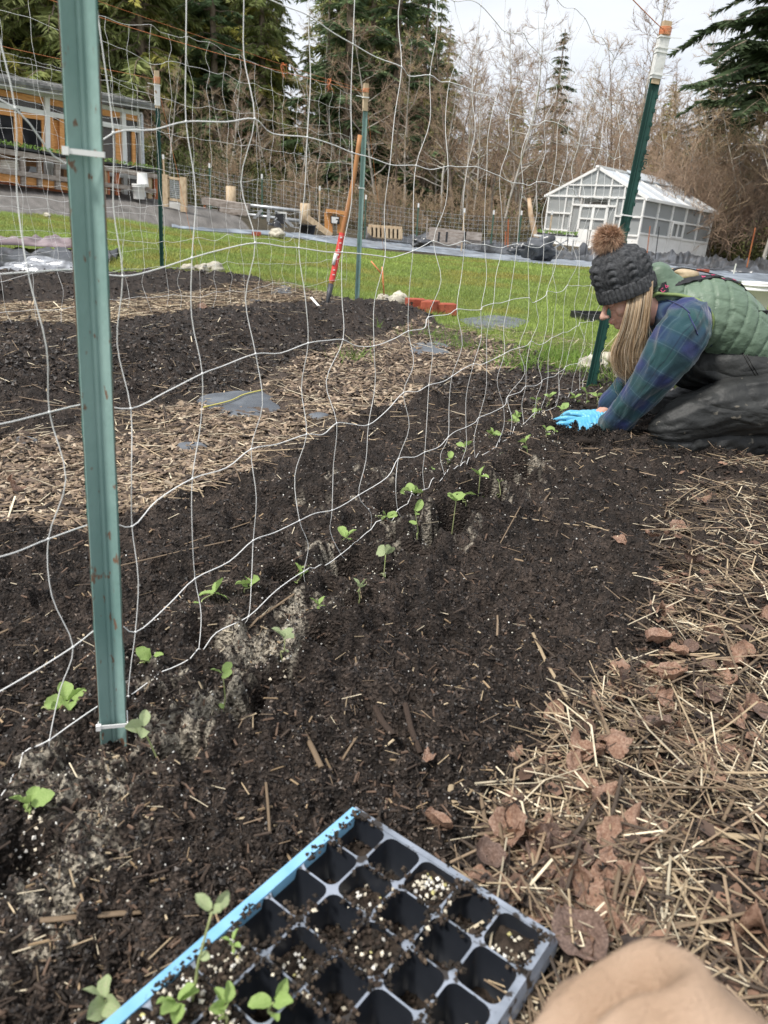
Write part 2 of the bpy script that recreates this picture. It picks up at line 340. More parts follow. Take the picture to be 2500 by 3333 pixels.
for (dx, dy), r, k in DUST:
    q = np.hypot(x-dx, y-dy)/r
    k = k*(1 if np.hypot(dx, dy) < 1.7 else .55); env = np.exp(-q*q*.8)*k; w_ = np.clip((env*1.7-.62+fbm2(x*75, y*75, 3, 81)*1.9+fbm2(x*14, y*14, 2, 83)*1.5)*1.6, 0, .92)*(env > .06)
    gcol = gcol*(1-w_[:, None])+np.array([.36, .32, .255])*w_[:, None]
def ground_mat():
    m, nt, b = new_mat('ground_surface'); N = nt.nodes; L = nt.links
    a = N.new('ShaderNodeAttribute'); a.attribute_name = 'Col'; t = N.new('ShaderNodeTexCoord')
    n = N.new('ShaderNodeTexNoise'); n.inputs['Scale'].default_value = 130; n.inputs['Detail'].default_value = 5; n.inputs['Roughness'].default_value = .7; L.new(t.outputs['Object'], n.inputs['Vector'])
    mr = N.new('ShaderNodeMapRange'); mr.inputs[1].default_value = .3; mr.inputs[2].default_value = .7; mr.inputs[3].default_value = .22; mr.inputs[4].default_value = 2.1; L.new(n.outputs[0], mr.inputs[0])
    x_ = N.new('ShaderNodeMix'); x_.data_type = 'RGBA'; x_.blend_type = 'MULTIPLY'; x_.inputs[0].default_value = 1; L.new(a.outputs['Color'], x_.inputs[6]); L.new(mr.outputs[0], x_.inputs[7])
    L.new(x_.outputs[2], b.inputs['Base Color']); b.inputs['Roughness'].default_value = .72; b.inputs['Specular IOR Level'].default_value = .28
    v_ = N.new('ShaderNodeTexVoronoi'); v_.inputs['Scale'].default_value = 160; L.new(t.outputs['Object'], v_.inputs['Vector'])
    ad = N.new('ShaderNodeMath'); ad.operation = 'ADD'; L.new(n.outputs[0], ad.inputs[0]); L.new(v_.outputs[0], ad.inputs[1])
    bp = N.new('ShaderNodeBump'); bp.inputs['Strength'].default_value = 1; bp.inputs['Distance'].default_value = .008; L.new(ad.outputs[0], bp.inputs['Height']); L.new(bp.outputs[0], b.inputs['Normal'])
    return m
M['ground'] = ground_mat()
ii, jj = np.meshgrid(np.arange(nr_-1), np.arange(nt_-1), indexing='ij'); q0 = (ii*nt_+jj).ravel(); GF = np.stack([q0, q0+1, q0+nt_+1, q0+nt_], 1)[:, ::-1]
fz = ZN.ravel()[q0]; fy = GV[q0, 1]; fx = GV[q0, 0]
for zi, nm, lab, cat in ((0, 'garden_bed', 'dark moist compost of the planted vegetable beds', 'soil'), (1, 'lawn', 'bright green lawn between the beds and the black tarps', 'lawn'), (2, 'mulch_path', 'path of pale wood chips between the dark beds', 'path'),
        (3, 'mulched_ground', 'dark ground under the straw and leaf mulch at the right', 'ground'), (4, 'gravel_drive', 'grey gravel drive sloping down from the shed at left', 'driveway'), (5, 'forest_floor', 'brown ground beyond the lawn under the trees', 'ground')):
    f = GF[fz == zi]; u, inv = np.unique(f, return_inverse=True)
    me = fast_mesh(nm, GV[u], inv.reshape(-1, 4), True); set_col(me, gcol[u]); o = mobj(nm, me, M['ground']); tag(o, lab, cat, kind='structure')
# ------------------------------------------------------------------ trees
def tubes_np(lines, n=3):
    """lines: list of (points, radii) -> triangles-ready quads V,F"""
    V = []; F = []; c = 0; k = 0
    ca = [(math.cos(2*math.pi*j/n), math.sin(2*math.pi*j/n)) for j in range(n)]
    for P, r in lines:
        P = np.asarray(P, float); T = np.gradient(P, axis=0); T /= np.linalg.norm(T, axis=1)[:, None]+1e-9
        a = np.array([0, 0, 1.]) if abs(T[0, 2]) < .8 else np.array([1., 0, 0]); N = np.cross(T, a); N /= np.linalg.norm(N, axis=1)[:, None]+1e-9; B = np.cross(T, N)
        r = np.broadcast_to(r, (len(P),))
        for j in range(n): V.append(P+r[:, None]*(ca[j][0]*N+ca[j][1]*B))
        m = len(P)
        for i in range(m-1):
            for j in range(n):
                j2 = (j+1) % n; F.append((c+j*m+i, c+j2*m+i, c+j2*m+i+1, c+j*m+i+1))
        c += n*m
    return np.vstack(V), np.array(F)
def rot_about(v, ax, a):
    ax = ax/np.linalg.norm(ax); return v*math.cos(a)+np.cross(ax, v)*math.sin(a)+ax*(ax@v)*(1-math.cos(a))
def bare_tree_lines(seed, H, spread=.32, nb=26, start=.25, up=.55, multi=1, tw=1.0, r0=None):
    rg = np.random.default_rng(seed); L = []; TW = []
    def limb(p, d, length, r, lev, upk):
        n = 5 if lev < 2 else 3; P = [p]; dd = d.copy()
        for i in range(n):
            dd = dd+rg.normal(0, .13+.05*lev, 3)+np.array([0, 0, upk*.22]); dd /= np.linalg.norm(dd); P.append(P[-1]+dd*length/n)
        P = np.array(P); R_ = np.linspace(r, r*.35, n+1); (L if lev < 2 else TW).append((P, R_)); return P, R_
    for m in range(multi):
        base = np.array([rg.normal(0, .15*multi), rg.normal(0, .15*multi), -.2]) if multi > 1 else np.array([0, 0, -.3]); n = 12; P = [base]; d = np.array([rg.normal(0, .05+.12*(multi > 1)), rg.normal(0, .05+.12*(multi > 1)), 1.])
        Hm = H*rg.uniform(.7, 1) if multi > 1 else H
        for i in range(n): d = d+np.append(rg.normal(0, .045, 2), 0); d /= np.linalg.norm(d); P.append(P[-1]+d*Hm/n)
        P = np.array(P); R0 = r0 or H*.0105; Rr = R0*(1-np.linspace(0, 1, n+1)*.93)*(.7 if multi > 1 else 1); L.append((P, Rr))
        for b in range(nb):
            t = start+(1-start)*(b+rg.random())/nb; i = min(int(t*n), n-1); f = t*n-i; p = P[i]*(1-f)+P[i+1]*f; a = rg.uniform(0, 2*math.pi)
            el = rg.uniform(up-.35, up+.35); dv = np.array([math.cos(a)*math.cos(el), math.sin(a)*math.cos(el), math.sin(el)])
            ln = H*spread*(1-t*.72)*rg.uniform(.6, 1.15); Pb, Rb = limb(p, dv, ln, max(R0*(1-t)*.5, .012), 1, .5)
            for s in range(6):
                u = rg.uniform(.2, 1); k = min(int(u*5), 4); q = Pb[k]+(Pb[k+1]-Pb[k])*(u*5-k); dn = Pb[k+1]-Pb[k]; dn /= np.linalg.norm(dn)
                d2 = rot_about(dn, rg.normal(0, 1, 3), rg.uniform(.4, .95)); P2, R2 = limb(q, d2, ln*rg.uniform(.3, .55), max(Rb[k]*.5, .009), 2, .35)
                for w in range(int(5*tw)):
                    k2 = rg.integers(0, 3); q2 = P2[k2]+(P2[k2+1]-P2[k2])*rg.random(); dn = P2[k2+1]-P2[k2]; dn /= np.linalg.norm(dn)+1e-9
                    d3 = rot_about(dn, rg.normal(0, 1, 3), rg.uniform(.35, .9)); limb(q2, d3, ln*rg.uniform(.14, .32), .008, 3, .3)
    return L, TW
M['bark_grey'] = mat('grey_bark', (.36, .33, .28), (.58, .55, .50), 5, .9, .3, stretch=(1, 1, .4), spots=((.24, .24, .14), 4, .60))
M['bark_brown'] = mat('brown_bark', (.17, .13, .10), (.28, .22, .17), 5, .9, .3)
M['twig_tan'] = mat('tan_twigs', (.38, .27, .17), (.52, .40, .27), .6, .85)
M['twig_brown'] = mat('brown_twigs', (.30, .205, .145), (.44, .32, .225), .6, .85)
M['needles'] = mat('conifer_needles', (.75, .80, .75), (1.25, 1.2, 1.1), 1.3, .7, attr=True, spec=.2, trans=.3)
def tree_meshes(name, L, TW):
    V, F = tubes_np(L, 4); a = fast_mesh(name+'_trunk', V, F, True)
    V, F = tubes_np(TW, 3); b = fast_mesh(name+'_crown', V, F, True); return a, b
BARE = []
for i, (H, sp, nb, st, up, mu) in enumerate([(10, .34, 26, .25, .35, 1), (11, .30, 28, .3, .5, 1), (9, .42, 24, .2, .25, 1), (12, .27, 28, .35, .55, 1), (8, .40, 12, .15, .45, 3), (10.5, .36, 26, .25, .3, 1), (5.0, .55, 9, .08, .6, 6)]):
    BARE.append(tree_meshes('bare_tree', *bare_tree_lines(100+i, H, sp, nb, st, up, mu))+(H,))
def conifer_mesh(seed, H, Rb, kind, dens=1.0, fine=1.0, b0=.05, shade=1.):
    """kind 0: dense cedar with drooping sprays, 1: open fir with visible gaps"""
    rg = np.random.default_rng(seed); L = [([(0, 0, -.3), (0, 0, H*.5), (0, 0, H)], np.array([H*.016, H*.009, .02]))]; SP = []; SC = []
    nl = int(H*(2.6 if kind == 0 else 1.9)*dens); c0 = np.array([.23, .26, .105]) if kind == 0 else np.array([.125, .18, .095])
    for i in range(nl):
        t = (i+rg.random())/nl; z = H*(b0+(1-b0)*t); R_ = Rb*(1-t)**.75*(.75+.35*math.sin(i*1.7))+.25
        for j in range(rg.integers(4, 7)):
            a = rg.uniform(0, 2*math.pi); ln = R_*rg.uniform(.65, 1.15); dr = (.35 if kind == 0 else .18); n = 5; P = [np.array([0, 0, z])]
            for k in range(1, n+1):
                s = k/n; P.append(np.array([math.cos(a)*ln*s, math.sin(a)*ln*s, z-dr*ln*s*s+(.18 if kind == 1 else .25)*ln*s*(1-s)+rg.normal(0, .03*ln)]))
            P = np.array(P); L.append((P, np.linspace(.035*ln*.5+.01, .006, n+1)))
            cb = c0*rg.uniform(.6, 1.5)*shade
            if kind == 0 and rg.random() < .25: cb = cb*np.array([1.5, 1.25, .9])
            m = int((46 if kind == 0 else 38)*ln/1.5*dens*fine)+8
            u = rg.uniform(.15, 1.02, m); idx = np.minimum((u*n).astype(int), n-1); q = P[idx]+(P[idx+1]-P[idx])*(u*n-idx)[:, None]
            side = rg.choice([-1, 1], m); wid = ln*.30*(1.1-u*.75); out = np.array([math.cos(a), math.sin(a), 0]); sd_ = np.array([-math.sin(a), math.cos(a), 0])
            dirs = out*rg.uniform(.2, .8, m)[:, None]+sd_*(side*rg.uniform(.5, 1, m))[:, None]; dirs[:, 2] = -rg.uniform(.1, 1.1 if kind == 0 else .5, m)
            dirs /= np.linalg.norm(dirs, axis=1)[:, None]; ll = (wid+.12)*rg.uniform(.6, 1.3, m)/fine**.6
            nrm = rg.normal(0, 1, (m, 3)); w = np.cross(dirs, nrm); w /= np.linalg.norm(w, axis=1)[:, None]; ww = ll*rg.uniform(.11, .21, m)
            SP.append(np.stack([q-w*ww[:, None]*.4, q+w*ww[:, None]*.5+dirs*ll[:, None]*.4, q+dirs*ll[:, None], q-w*ww[:, None]*.6+dirs*ll[:, None]*.5], 1)); SC.append(np.repeat((cb*rg.uniform(.6, 1.5, m)[:, None])[:, None, :], 4, 1))
    SP = np.concatenate(SP); SC = np.concatenate(SC); F = np.arange(len(SP)*4).reshape(-1, 4)
    cm = fast_mesh('conifer_crown', SP.reshape(-1, 3), F); set_col(cm, SC.reshape(-1, 3)); V, Fq = tubes_np(L, 4); return fast_mesh('conifer_trunk', V, Fq, True), cm, H
CON = [conifer_mesh(1, 20, 3.9, 0, 1.1), conifer_mesh(2, 22, 3.6, 0, 1.05), conifer_mesh(3, 22, 3.9, 1, 1.05), conifer_mesh(4, 18, 2.6, 1), conifer_mesh(5, 15, 4.6, 1, 1.5, 2.2, .36, .6), conifer_mesh(6, 9, 1.5, 1, 2.2, 1.5, .05, .7)]
def spot(px):
    for lim, w in ((60, 'at the left edge above the shed'), (250, 'above the shed roof by the near post'), (420, 'above the shed corner'), (560, 'above the wooden gate'), (680, 'left of the metal gate'), (800, 'behind the metal gate'), (930, 'right of the metal gate'), (1080, 'behind the notice board'), (1180, 'left of the teal middle post'), (1290, 'behind the pallet'), (1400, 'left of the planks'),
        (1480, 'behind the planks'), (1570, 'right of the planks'), (1680, 'by the rusty stakes'), (1790, 'left of the greenhouse'), (1900, 'behind the left greenhouse gable'), (2010, 'behind the greenhouse ridge'), (2120, 'behind the white taped post'), (2230, 'behind the greenhouse roof'), (2330, 'at the right greenhouse corner'), (2430, 'above the white bucket')):
        if px < lim: return w
    return 'at the right edge'
def put_tree(tm, px, Y, H, name, label, cat, group, mats, rz=None):
    if group: label = label+', '+spot(px)
    p = at_y(px, 770, Y); X = p[0]; t = thing(name, label, cat, (X, Y, float(TZ(X, Y))-.05), group); s = H/tm[2]
    a = 'trunk'; b = 'crown'
    for nm, me, m in ((a, tm[0], mats[0]), (b, tm[1], mats[1])):
        if not len(me.materials): me.materials.append(m)
        o = bpy.data.objects.new(nm, me); COL.objects.link(o); o.parent = t
        if len(me.materials) and me.materials[0] != m:
            o.material_slots[0].link = 'OBJECT'; o.material_slots[0].material = m
    t.scale = (s*random.uniform(.9, 1.1), s*random.uniform(.9, 1.1), s); t.rotation_euler[2] = random.uniform(0, 6.28) if rz is None else rz
    return t
conlist = [(-160, 44, 24, 0), (-60, 50, 26, 2), (20, 41, 22, 1), (110, 47, 25, 0), (200, 52, 27, 2), (265, 43, 22, 0), (345, 49, 26, 1), (430, 54, 27, 2), (500, 45, 23, 0), (570, 51, 25, 1), (650, 56, 27, 0), (715, 47, 21, 2), (790, 53, 24, 0), (860, 49, 19, 1), (905, 56, 15.5, 0),
    (-20, 60, 27, 0), (155, 58, 27, 1), (310, 62, 28, 0), (465, 64, 29, 1), (605, 66, 29, 0), (745, 64, 27, 0), (830, 66, 24, 1), (1095, 64, 24, 0), (1160, 66, 24, 1), (1230, 66, 23, 0), (1310, 68, 21, 0), (1390, 70, 18, 1),
    (1000, 60, 13.5, 1), (1060, 50, 14.2, 3), (1120, 46, 20, 2), (1190, 53, 21, 0), (1265, 48, 20, 2), (1350, 58, 19, 2), (1420, 62, 14, 0), (1640, 72, 12.5, 0), (1760, 66, 15, 5), (1560, 75, 11, 0), (2110, 60, 11, 0), (2230, 58, 12.5, 2), (2330, 50, 12, 0)]
conlist += [(-120+i*37, 66+(i*7) % 9, 27-(i % 4)*1.3-(5 if i > 25 else 0), (0, 1, 0, 2)[i % 4]) for i in range(28)]+[(1085+i*42, 64+(i*5) % 9, 21-i*.8, (1, 0, 2)[i % 3]) for i in range(9)]+[(1470+i*62, 84, 9.5+(i % 3)*.8, i % 2) for i in range(12)]
for i, (px, Y, H, k) in enumerate(conlist):
    if px < 880: lab = ('olive green drooping cedar in the dense wood' if k < 2 else 'dark fir in the dense wood'); g = 'conifers behind the shed'
    elif px < 1450 and px > 1090: lab = 'tall dark conifer reaching out of the frame'; g = 'tall conifers in the middle'
    elif k == 5: lab = 'small pointed spruce standing alone against the sky between bare trees'; g = None
    else: lab = 'lower green conifer between bare trees'; g = 'low conifers among bare trees'
    put_tree(CON[k], px, Y, H, 'conifer_tree', lab, 'tree', g, (M['bark_brown'], M['needles']))
put_tree(CON[4], 2440, 34, 16.5, 'cedar_tree', 'big dark cedar with drooping branches at the top right corner', 'tree', None, (M['bark_brown'], M['needles']), 1.0)
put_tree(CON[4], 2260, 43, 9.5, 'cedar_tree', 'lowest dark evergreen, farthest left of the corner cedars', 'tree', None, (M['bark_brown'], M['needles']), 2.4)
put_tree(CON[4], 2590, 37, 17.5, 'cedar_tree', 'second dark cedar standing behind the big one at the right frame edge', 'tree', None, (M['bark_brown'], M['needles']), 3.0)
rb = random.Random(4)
bl = []
for i in range(11): bl.append((540+i*44+rb.uniform(-12, 12), rb.uniform(38, 46), rb.uniform(5, 7.5), rb.choice([0, 1, 3, 5])))
for i in range(22): bl.append((1130+i*34+rb.uniform(-14, 14), rb.uniform(40, 52), rb.uniform(7.5, 11), rb.choice([0, 1, 2, 3, 5])))
for i in range(26): bl.append((1450+i*46+rb.uniform(-16, 16), rb.uniform(46, 62), rb.uniform(9, 13), rb.choice([0, 1, 2, 3, 5])))
for i in range(30): bl.append((900+i*58+rb.uniform(-20, 20), rb.uniform(64, 80), rb.uniform(10.5, 14), rb.choice([0, 1, 3, 5])))
for i in range(16): bl.append((1950+i*42+rb.uniform(-14, 14), rb.uniform(36, 44), rb.uniform(5.5, 8.5), rb.choice([2, 4, 5, 6])))
for i, (px, Y, H, k) in enumerate(bl):
    if px < 1100 and Y < 50: lab, g = 'slender leafless tree before the conifers', 'leafless trees before the conifers'
    elif Y > 63: lab, g = 'leafless tree in the far row', 'far row of leafless trees'
    elif i >= 89: lab, g = 'bushy leafless tree', 'leafless trees right of the greenhouse'
    else: lab, g = ('grey' if i % 3 else 'brown')+' barked leafless tree', 'leafless trees behind the wire fence'
    put_tree(BARE[k], px, Y, H, 'bare_tree', lab, 'tree', g, (M['bark_grey'] if i % 3 else M['bark_brown'], M['twig_tan'] if i % 2 else M['twig_brown']))
put_tree(BARE[1], 2030, 45, 13.5, 'bare_tree', 'tallest leafless tree just left of the white topped post', 'tree', None, (M['bark_grey'], M['twig_brown']))
put_tree(BARE[3], 1690, 52, 13.0, 'bare_tree', 'tall grey leafless tree left of the pointed spruce', 'tree', None, (M['bark_grey'], M['twig_brown']))
put_tree(BARE[2], 2500, 31, 9.0, 'bare_tree', 'pale lichened bare tree in front of the corner cedar', 'tree', None, (M['bark_grey'], M['twig_tan']))
for i in range(12):
    px = 1880+i*58+rb.uniform(-12, 12); put_tree(BARE[6], px, rb.uniform(33.5, 37), rb.uniform(3.4, 5.4), 'bare_shrub', 'reddish brown leafless shrub', 'shrub', 'leafless shrubs round the greenhouse', (M['bark_brown'], M['twig_brown']))
for i in range(14):
    px = 700+i*72+rb.uniform(-20, 20); put_tree(BARE[6], px, rb.uniform(33, 38), rb.uniform(1.6, 3.), 'bare_shrub', 'low leafless shrub behind the fence', 'shrub', 'leafless shrubs behind the fence', (M['bark_brown'], M['twig_tan']))
# undergrowth and far-off wood as stuff
def leaf_cloud(name, n, xr, yr, hr, col, size, label, cat, seed, hfun=None):
    rg = np.random.default_rng(seed); X = rg.uniform(*xr, n); Y = rg.uniform(*yr, n); Z = TZ(X, Y)+rg.uniform(0, 1, n)**1.3*hr*(1+1.2*fbm2(X*.5, Y*.5, 2, seed))
    R_ = euler_mats(rg.uniform(-1.2, 1.2, n), rg.uniform(-1.2, 1.2, n), rg.uniform(0, 6.28, n)); S = np.repeat(rg.uniform(.6, 1.4, n)[:, None]*size, 3, 1)
    C = np.array(col)*rg.uniform(.5, 1.6, n)[:, None]
    me = scatter_mesh(name, [(-.5, 0, 0), (0, -.22, .03), (.5, 0, 0), (0, .22, .03)], [(0, 1, 2, 3)], np.stack([X, Y, Z], 1), R_, S, C); tag(mobj(name, me, M['needles']), label, cat, kind='stuff')
leaf_cloud('undergrowth', 40000, (-14, 16), (35, 47), 1.3, (.12, .105, .055), .13, 'low green brown undergrowth at the foot of the wood', 'undergrowth', 5)
leaf_cloud('undergrowth', 26000, (14.2, 25), (32.5, 38), 1.5, (.13, .14, .055), .12, 'mossy green brush right of the white greenhouse', 'undergrowth', 6)
leaf_cloud('undergrowth', 26000, (-22, -5), (33, 42), 2.4, (.075, .085, .036), .12, 'dark evergreen brush beside the shed', 'undergrowth', 9)
def far_wood():
    rg = np.random.default_rng(12); L = []
    for i in range(5200):
        X = rg.uniform(-34, 66); Y = rg.uniform(66, 96); h = rg.uniform(3, 14)*(1 if X > -2 else 1.3); z0 = float(.3)+rg.uniform(0, .45)*h; d = np.array([rg.normal(0, .8), rg.normal(0, .5), rg.normal(.5, .5)]); d /= np.linalg.norm(d); l = rg.uniform(1.5, 5.)
        p = np.array([X, Y, z0]); L.append((np.array([p, p+d*l*.5+rg.normal(0, .12, 3), p+d*l+rg.normal(0, .3, 3)]), np.array([.07, .04, .012])*rg.uniform(.5, 1.3)))
    V, F = tubes_np(L, 3); me = fast_mesh('far_wood', V, F, True); tag(mobj('far_wood', me, M['twig_brown']), 'far-off leafless wood closing the view behind the trees', 'wood', kind='stuff')
far_wood()
# ------------------------------------------------------------------ shed on the left
M['orange_wood'] = mat('orange_cladding', (.62, .27, .08), (.82, .42, .16), 5, .5, stretch=(1, 1, 7))
M['poly_dark'] = mat('dark_corrugated_sheet', (.045, .045, .05), (.10, .10, .11), 4, .3, spec=.6)
M['fascia'] = mat('grey_fascia', (.42, .43, .42), (.55, .55, .54), 3, .6)
M['pane'] = glass_mat('window_pane', (.16, .15, .15), .40)
M['leafgreen'] = mat('seedling_green', (.13, .24, .05), (.26, .38, .10), 20, .6, trans=.25)
HA, HB = np.array([-9.42, 19., 0]), np.array([-7.05, 22., 0]); Hd = (HB-HA)/np.linalg.norm(HB-HA); Hn = np.array([Hd[1], -Hd[0], 0])
def hz(zx, zy, off=0.):                     # point on the facade plane (off metres in front)
    return on_plane(zx*.4822, zy*.4822, HA+Hn*off, Hn)
shed = thing('garden_shed', 'long timber shed with white framed windows and orange wood at the left edge', 'shed', (HB[0], HB[1], .93))
zb = .93
def hbar(name, a, b, w, m, off=.03, dep=.06, up=(0, 0, 1)):
    mb = MB(); mb.beam(hz(*a, off), hz(*b, off), dep, w, up); return mb.build(name, m, shed)
def hpanel(name, q, m, off=0., th=.03, rib=0):
    """upright panel through 4 pixel corners (tl, tr, br, bl)"""
    P = np.array([hz(*c, off) for c in q]); mb = MB()
    if rib:
        n = rib; V = []; F = []
        for i in range(2*n+1):
            t = i/(2*n); o = Hn*(.015 if i % 2 else -.015); V += [lerp(P[0], P[1], t)+o, lerp(P[3], P[2], t)+o]
        F = [(2*i, 2*i+1, 2*i+3, 2*i+2) for i in range(2*n)]; mb.add(V, F)
    else: mb.prism(P[::-1], th, -Hn)
    return mb.build(name, m, shed)
# body: back walls, side wall, roof
cz_t = 3.12; L0 = HA-Hd*4.2; R0_ = HB
mb = MB(); back = -Hn*4.5
mb.prism([L0-Hn*.5+(0, 0, zb-1), R0_-Hn*.5+(0, 0, zb-1), R0_-Hn*.5+(0, 0, cz_t), L0-Hn*.5+(0, 0, cz_t)], .05, -Hn); mb.build('inner_wall', mat('shed_interior', (.30, .15, .07), (.45, .24, .11), 3, .8), shed)
mb = MB(); mb.prism([R0_+(0, 0, zb-1), R0_+back+(0, 0, zb-1), R0_+back+(0, 0, cz_t+.5), R0_+(0, 0, cz_t)], .08, -Hd); mb.build('end_wall', M['fascia'], shed)
mb = MB(); e = Hn*.45; ov = Hd*.25
pf = [L0+e+(0, 0, cz_t+.02), R0_+e+ov+(0, 0, cz_t+.02)]; pb = [R0_+back+ov+(0, 0, cz_t+.75), L0+back+(0, 0, cz_t+.75)]
mb.prism(np.array(pf+pb), .07); rf = mb.build('roof', M['roofing'], shed)
for k in range(26):
    mb = MB(); a = lerp(pf[0], pf[1], k/26); b = lerp(pb[1], pb[0], k/26); mb.beam(a+(0, 0, .09), b+(0, 0, .09), .05, .03); mb.build('roof_rib', M['roofing'], rf)
for k in range(4): mb = MB(); mb.beam(pf[0]+(0, 0, -.07+k*.045)-Hn*k*.04, pf[1]+(0, 0, -.07+k*.045)-Hn*k*.04, .05, .028); mb.build('gutter' if k == 0 else 'roof_edge', M['fascia'] if k % 2 == 0 else M['roofing'], shed)
hbar('fascia_board', (-300, 520), (955, 775), .10, M['white_paint'], .0, .1)
hbar('window_beam', (-300, 655), (940, 882), .11, M['white_paint'], .04, .09)
hbar('base_board', (-300, 1228), (1075, 1352), .10, M['white_paint'], .02, .09)
for zx in (312, 828): hbar('post', (zx, 655 if zx < 400 else 765), (zx+8 if zx < 400 else zx+14, 1180 if zx < 400 else 1320), .12, M['white_paint'], .05, .12, Hd)
hbar('post', (940, 770), (968, 1335), .10, M['white_paint'], .05, .12, Hd); hbar('drain_pipe', (955, 772), (975, 1335), .06, M['galv'], .12, .06, Hd)
tr = [(-140, 300), (318, 440), (440, 670), (675, 822), (835, 935)]
def yt(zx, k): return {0: 590+zx*.195, 1: 700+zx*.185}[k]
for a, b in tr:
    hpanel('transom_window', [(a, yt(a, 0)+18), (b, yt(b, 0)+18), (b, yt(b, 1)-8), (a, yt(a, 1)-8)], M['pane'], .0, .015)
    hpanel('transom_board', [(a, yt(a, 0)+12), (b, yt(b, 0)+12), (b, (yt(b, 0)+yt(b, 1))/2), (a, (yt(a, 0)+yt(a, 1))/2)], M['orange_wood'], .02)
def yl(zx, k): return 760+zx*.135 if k == 0 else 1000+zx*.15
for a, b, kind in [(-150, -60, 1), (-50, 88, 1), (146, 282, 1), (350, 440, 2), (440, 560, 0), (560, 672, 0), (684, 768, 0), (852, 892, 0), (905, 932, 0)]:
    q = [(a, yl(a, 0)), (b, yl(b, 0)), (b, yl(b, 1)), (a, yl(a, 1))]
    if kind == 1: hpanel('door_panel', q, M['poly_dark'], .02, rib=22)
    elif kind == 2: hpanel('wall_panel', q, M['orange_wood'], -.05)
    else: hpanel('window', q, M['pane'], .0, .015)
for zx, w in ((-55, .1), (104, .1), (132, .1), (296, .14), (345, .08), (415, .12), (795, .16), (898, .10)):
    hbar('orange_stile', (zx, yl(zx, 0)-14), (zx+6, yl(zx, 1)), w, M['orange_wood'], .03, .05, Hd)
for a, b in ((-55, 92), (145, 300)): hbar('orange_rail', (a, yl(a, 0)-12), (b, yl(b, 0)-8), .14, M['orange_wood'], .05, .04)
for a, b in ((104, 132),): hbar('hinge', (a, yl(a, 0)-32), (b, yl(b, 0)-26), .10, M['dark'], .1, .03)
# lower glazing under the bench line
for a, b in ((350, 430), (690, 760), (860, 930)): hpanel('lower_window', [(a, yl(a, 1)+60), (b, yl(b, 1)+60), (b, yl(b, 1)+170), (a, yl(a, 1)+170)], M['pane'], 0, .015)
hbar('sill_board', (340, 1115), (455, 1130), .10, M['white_paint'], .06, .08); hbar('sill_board', (700, 1170), (960, 1205), .09, M['white_paint'], .06, .08); hbar('post', (340, 1080), (345, 1250), .09, M['white_paint'], .06, .1, Hd)
# long potting bench in front of the shed
pb_ = thing('potting_bench', 'long weathered timber potting bench along the front of the shed', 'bench', tuple(hz(500, 1250, 1.1)))
def bz(zx, zy, off=1.1): return hz(zx, zy, off)
def bbar(name, a, b, w, m, off=1.1, dep=.05, up=(0, 0, 1)): mb = MB(); mb.beam(bz(*a, off), bz(*b, off), dep, w, up); return mb.build(name, m, pb_)
bbar('rail', (-250, 975), (1062, 1192), .11, M['grey_wood'], 1.15); bbar('rail', (-250, 1118), (1052, 1292), .10, M['grey_wood'], 1.15)
bbar('red_board', (-250, 1160), (462, 1262), .16, M['orange_wood'], 1.0); bbar('red_board', (-250, 1190), (462, 1292), .08, M['red_wood'], .9)
for k in range(5): bbar('tabletop_board', (-250, 968+k*.0), (1062, 1185), .03, M['grey_wood'], 1.1-.17*k-.1, .15)
for zx, m_, w in ((152, 'grey_wood', .1), (262, 'grey_wood', .09), (385, 'grey_wood', .12), (482, 'red_wood', .07), (722, 'red_wood', .09), (786, 'red_wood', .10), (1003, 'raw_wood', .11), (1046, 'red_wood', .10), (712, 'raw_wood', .06), (640, 'grey_wood', .1), (560, 'red_wood', .1)):
    bbar('leg', (zx, 1010+zx*.16), (zx+5, 1240+zx*.10), w, M[m_], 1.08, .08, Hd)
def plant_tray(a, b, idx, lab):
    t = thing('plant_tray', lab, 'tray', tuple(bz(*a, .9)), 'seedling trays on the potting bench'); P0, P1 = bz(*a, .9), bz(*b, .9); mb = MB(); mb.beam(P0, P1, .5, .05); mb.build('tray', M['dark'], t)
    rg = np.random.default_rng(idx); n = 130; u = rg.random(n); pos = P0+(P1-P0)*u[:, None]+Hn*rg.uniform(-.2, .24, n)[:, None]; pos[:, 2] += rg.uniform(.02, .12, n)
    me = scatter_mesh('seedlings', [(-.5, 0, 0), (0, -.4, .1), (.5, 0, 0), (0, .4, .1)], [(0, 1, 2, 3)], pos, euler_mats(rg.uniform(-1, 1, n), rg.uniform(-1, 1, n), rg.uniform(0, 6, n)), np.repeat(rg.uniform(.03, .08, n)[:, None], 3, 1), np.ones((n, 3))); o = mobj('seedlings', me, M['leafgreen'], t); o['kind'] = 'stuff'
for i, (a, b, w) in enumerate([(-40, 100, 'leftmost, by the frame edge'), (105, 240, 'second from the left'), (245, 440, 'beside the near post'), (690, 830, 'between the near post and the shed corner'), (835, 1050, 'at the right end of the bench')]):
    plant_tray((a, 985+a*.165), (b-6, 985+b*.165), i, 'tray of seedlings on the potting bench, '+w)
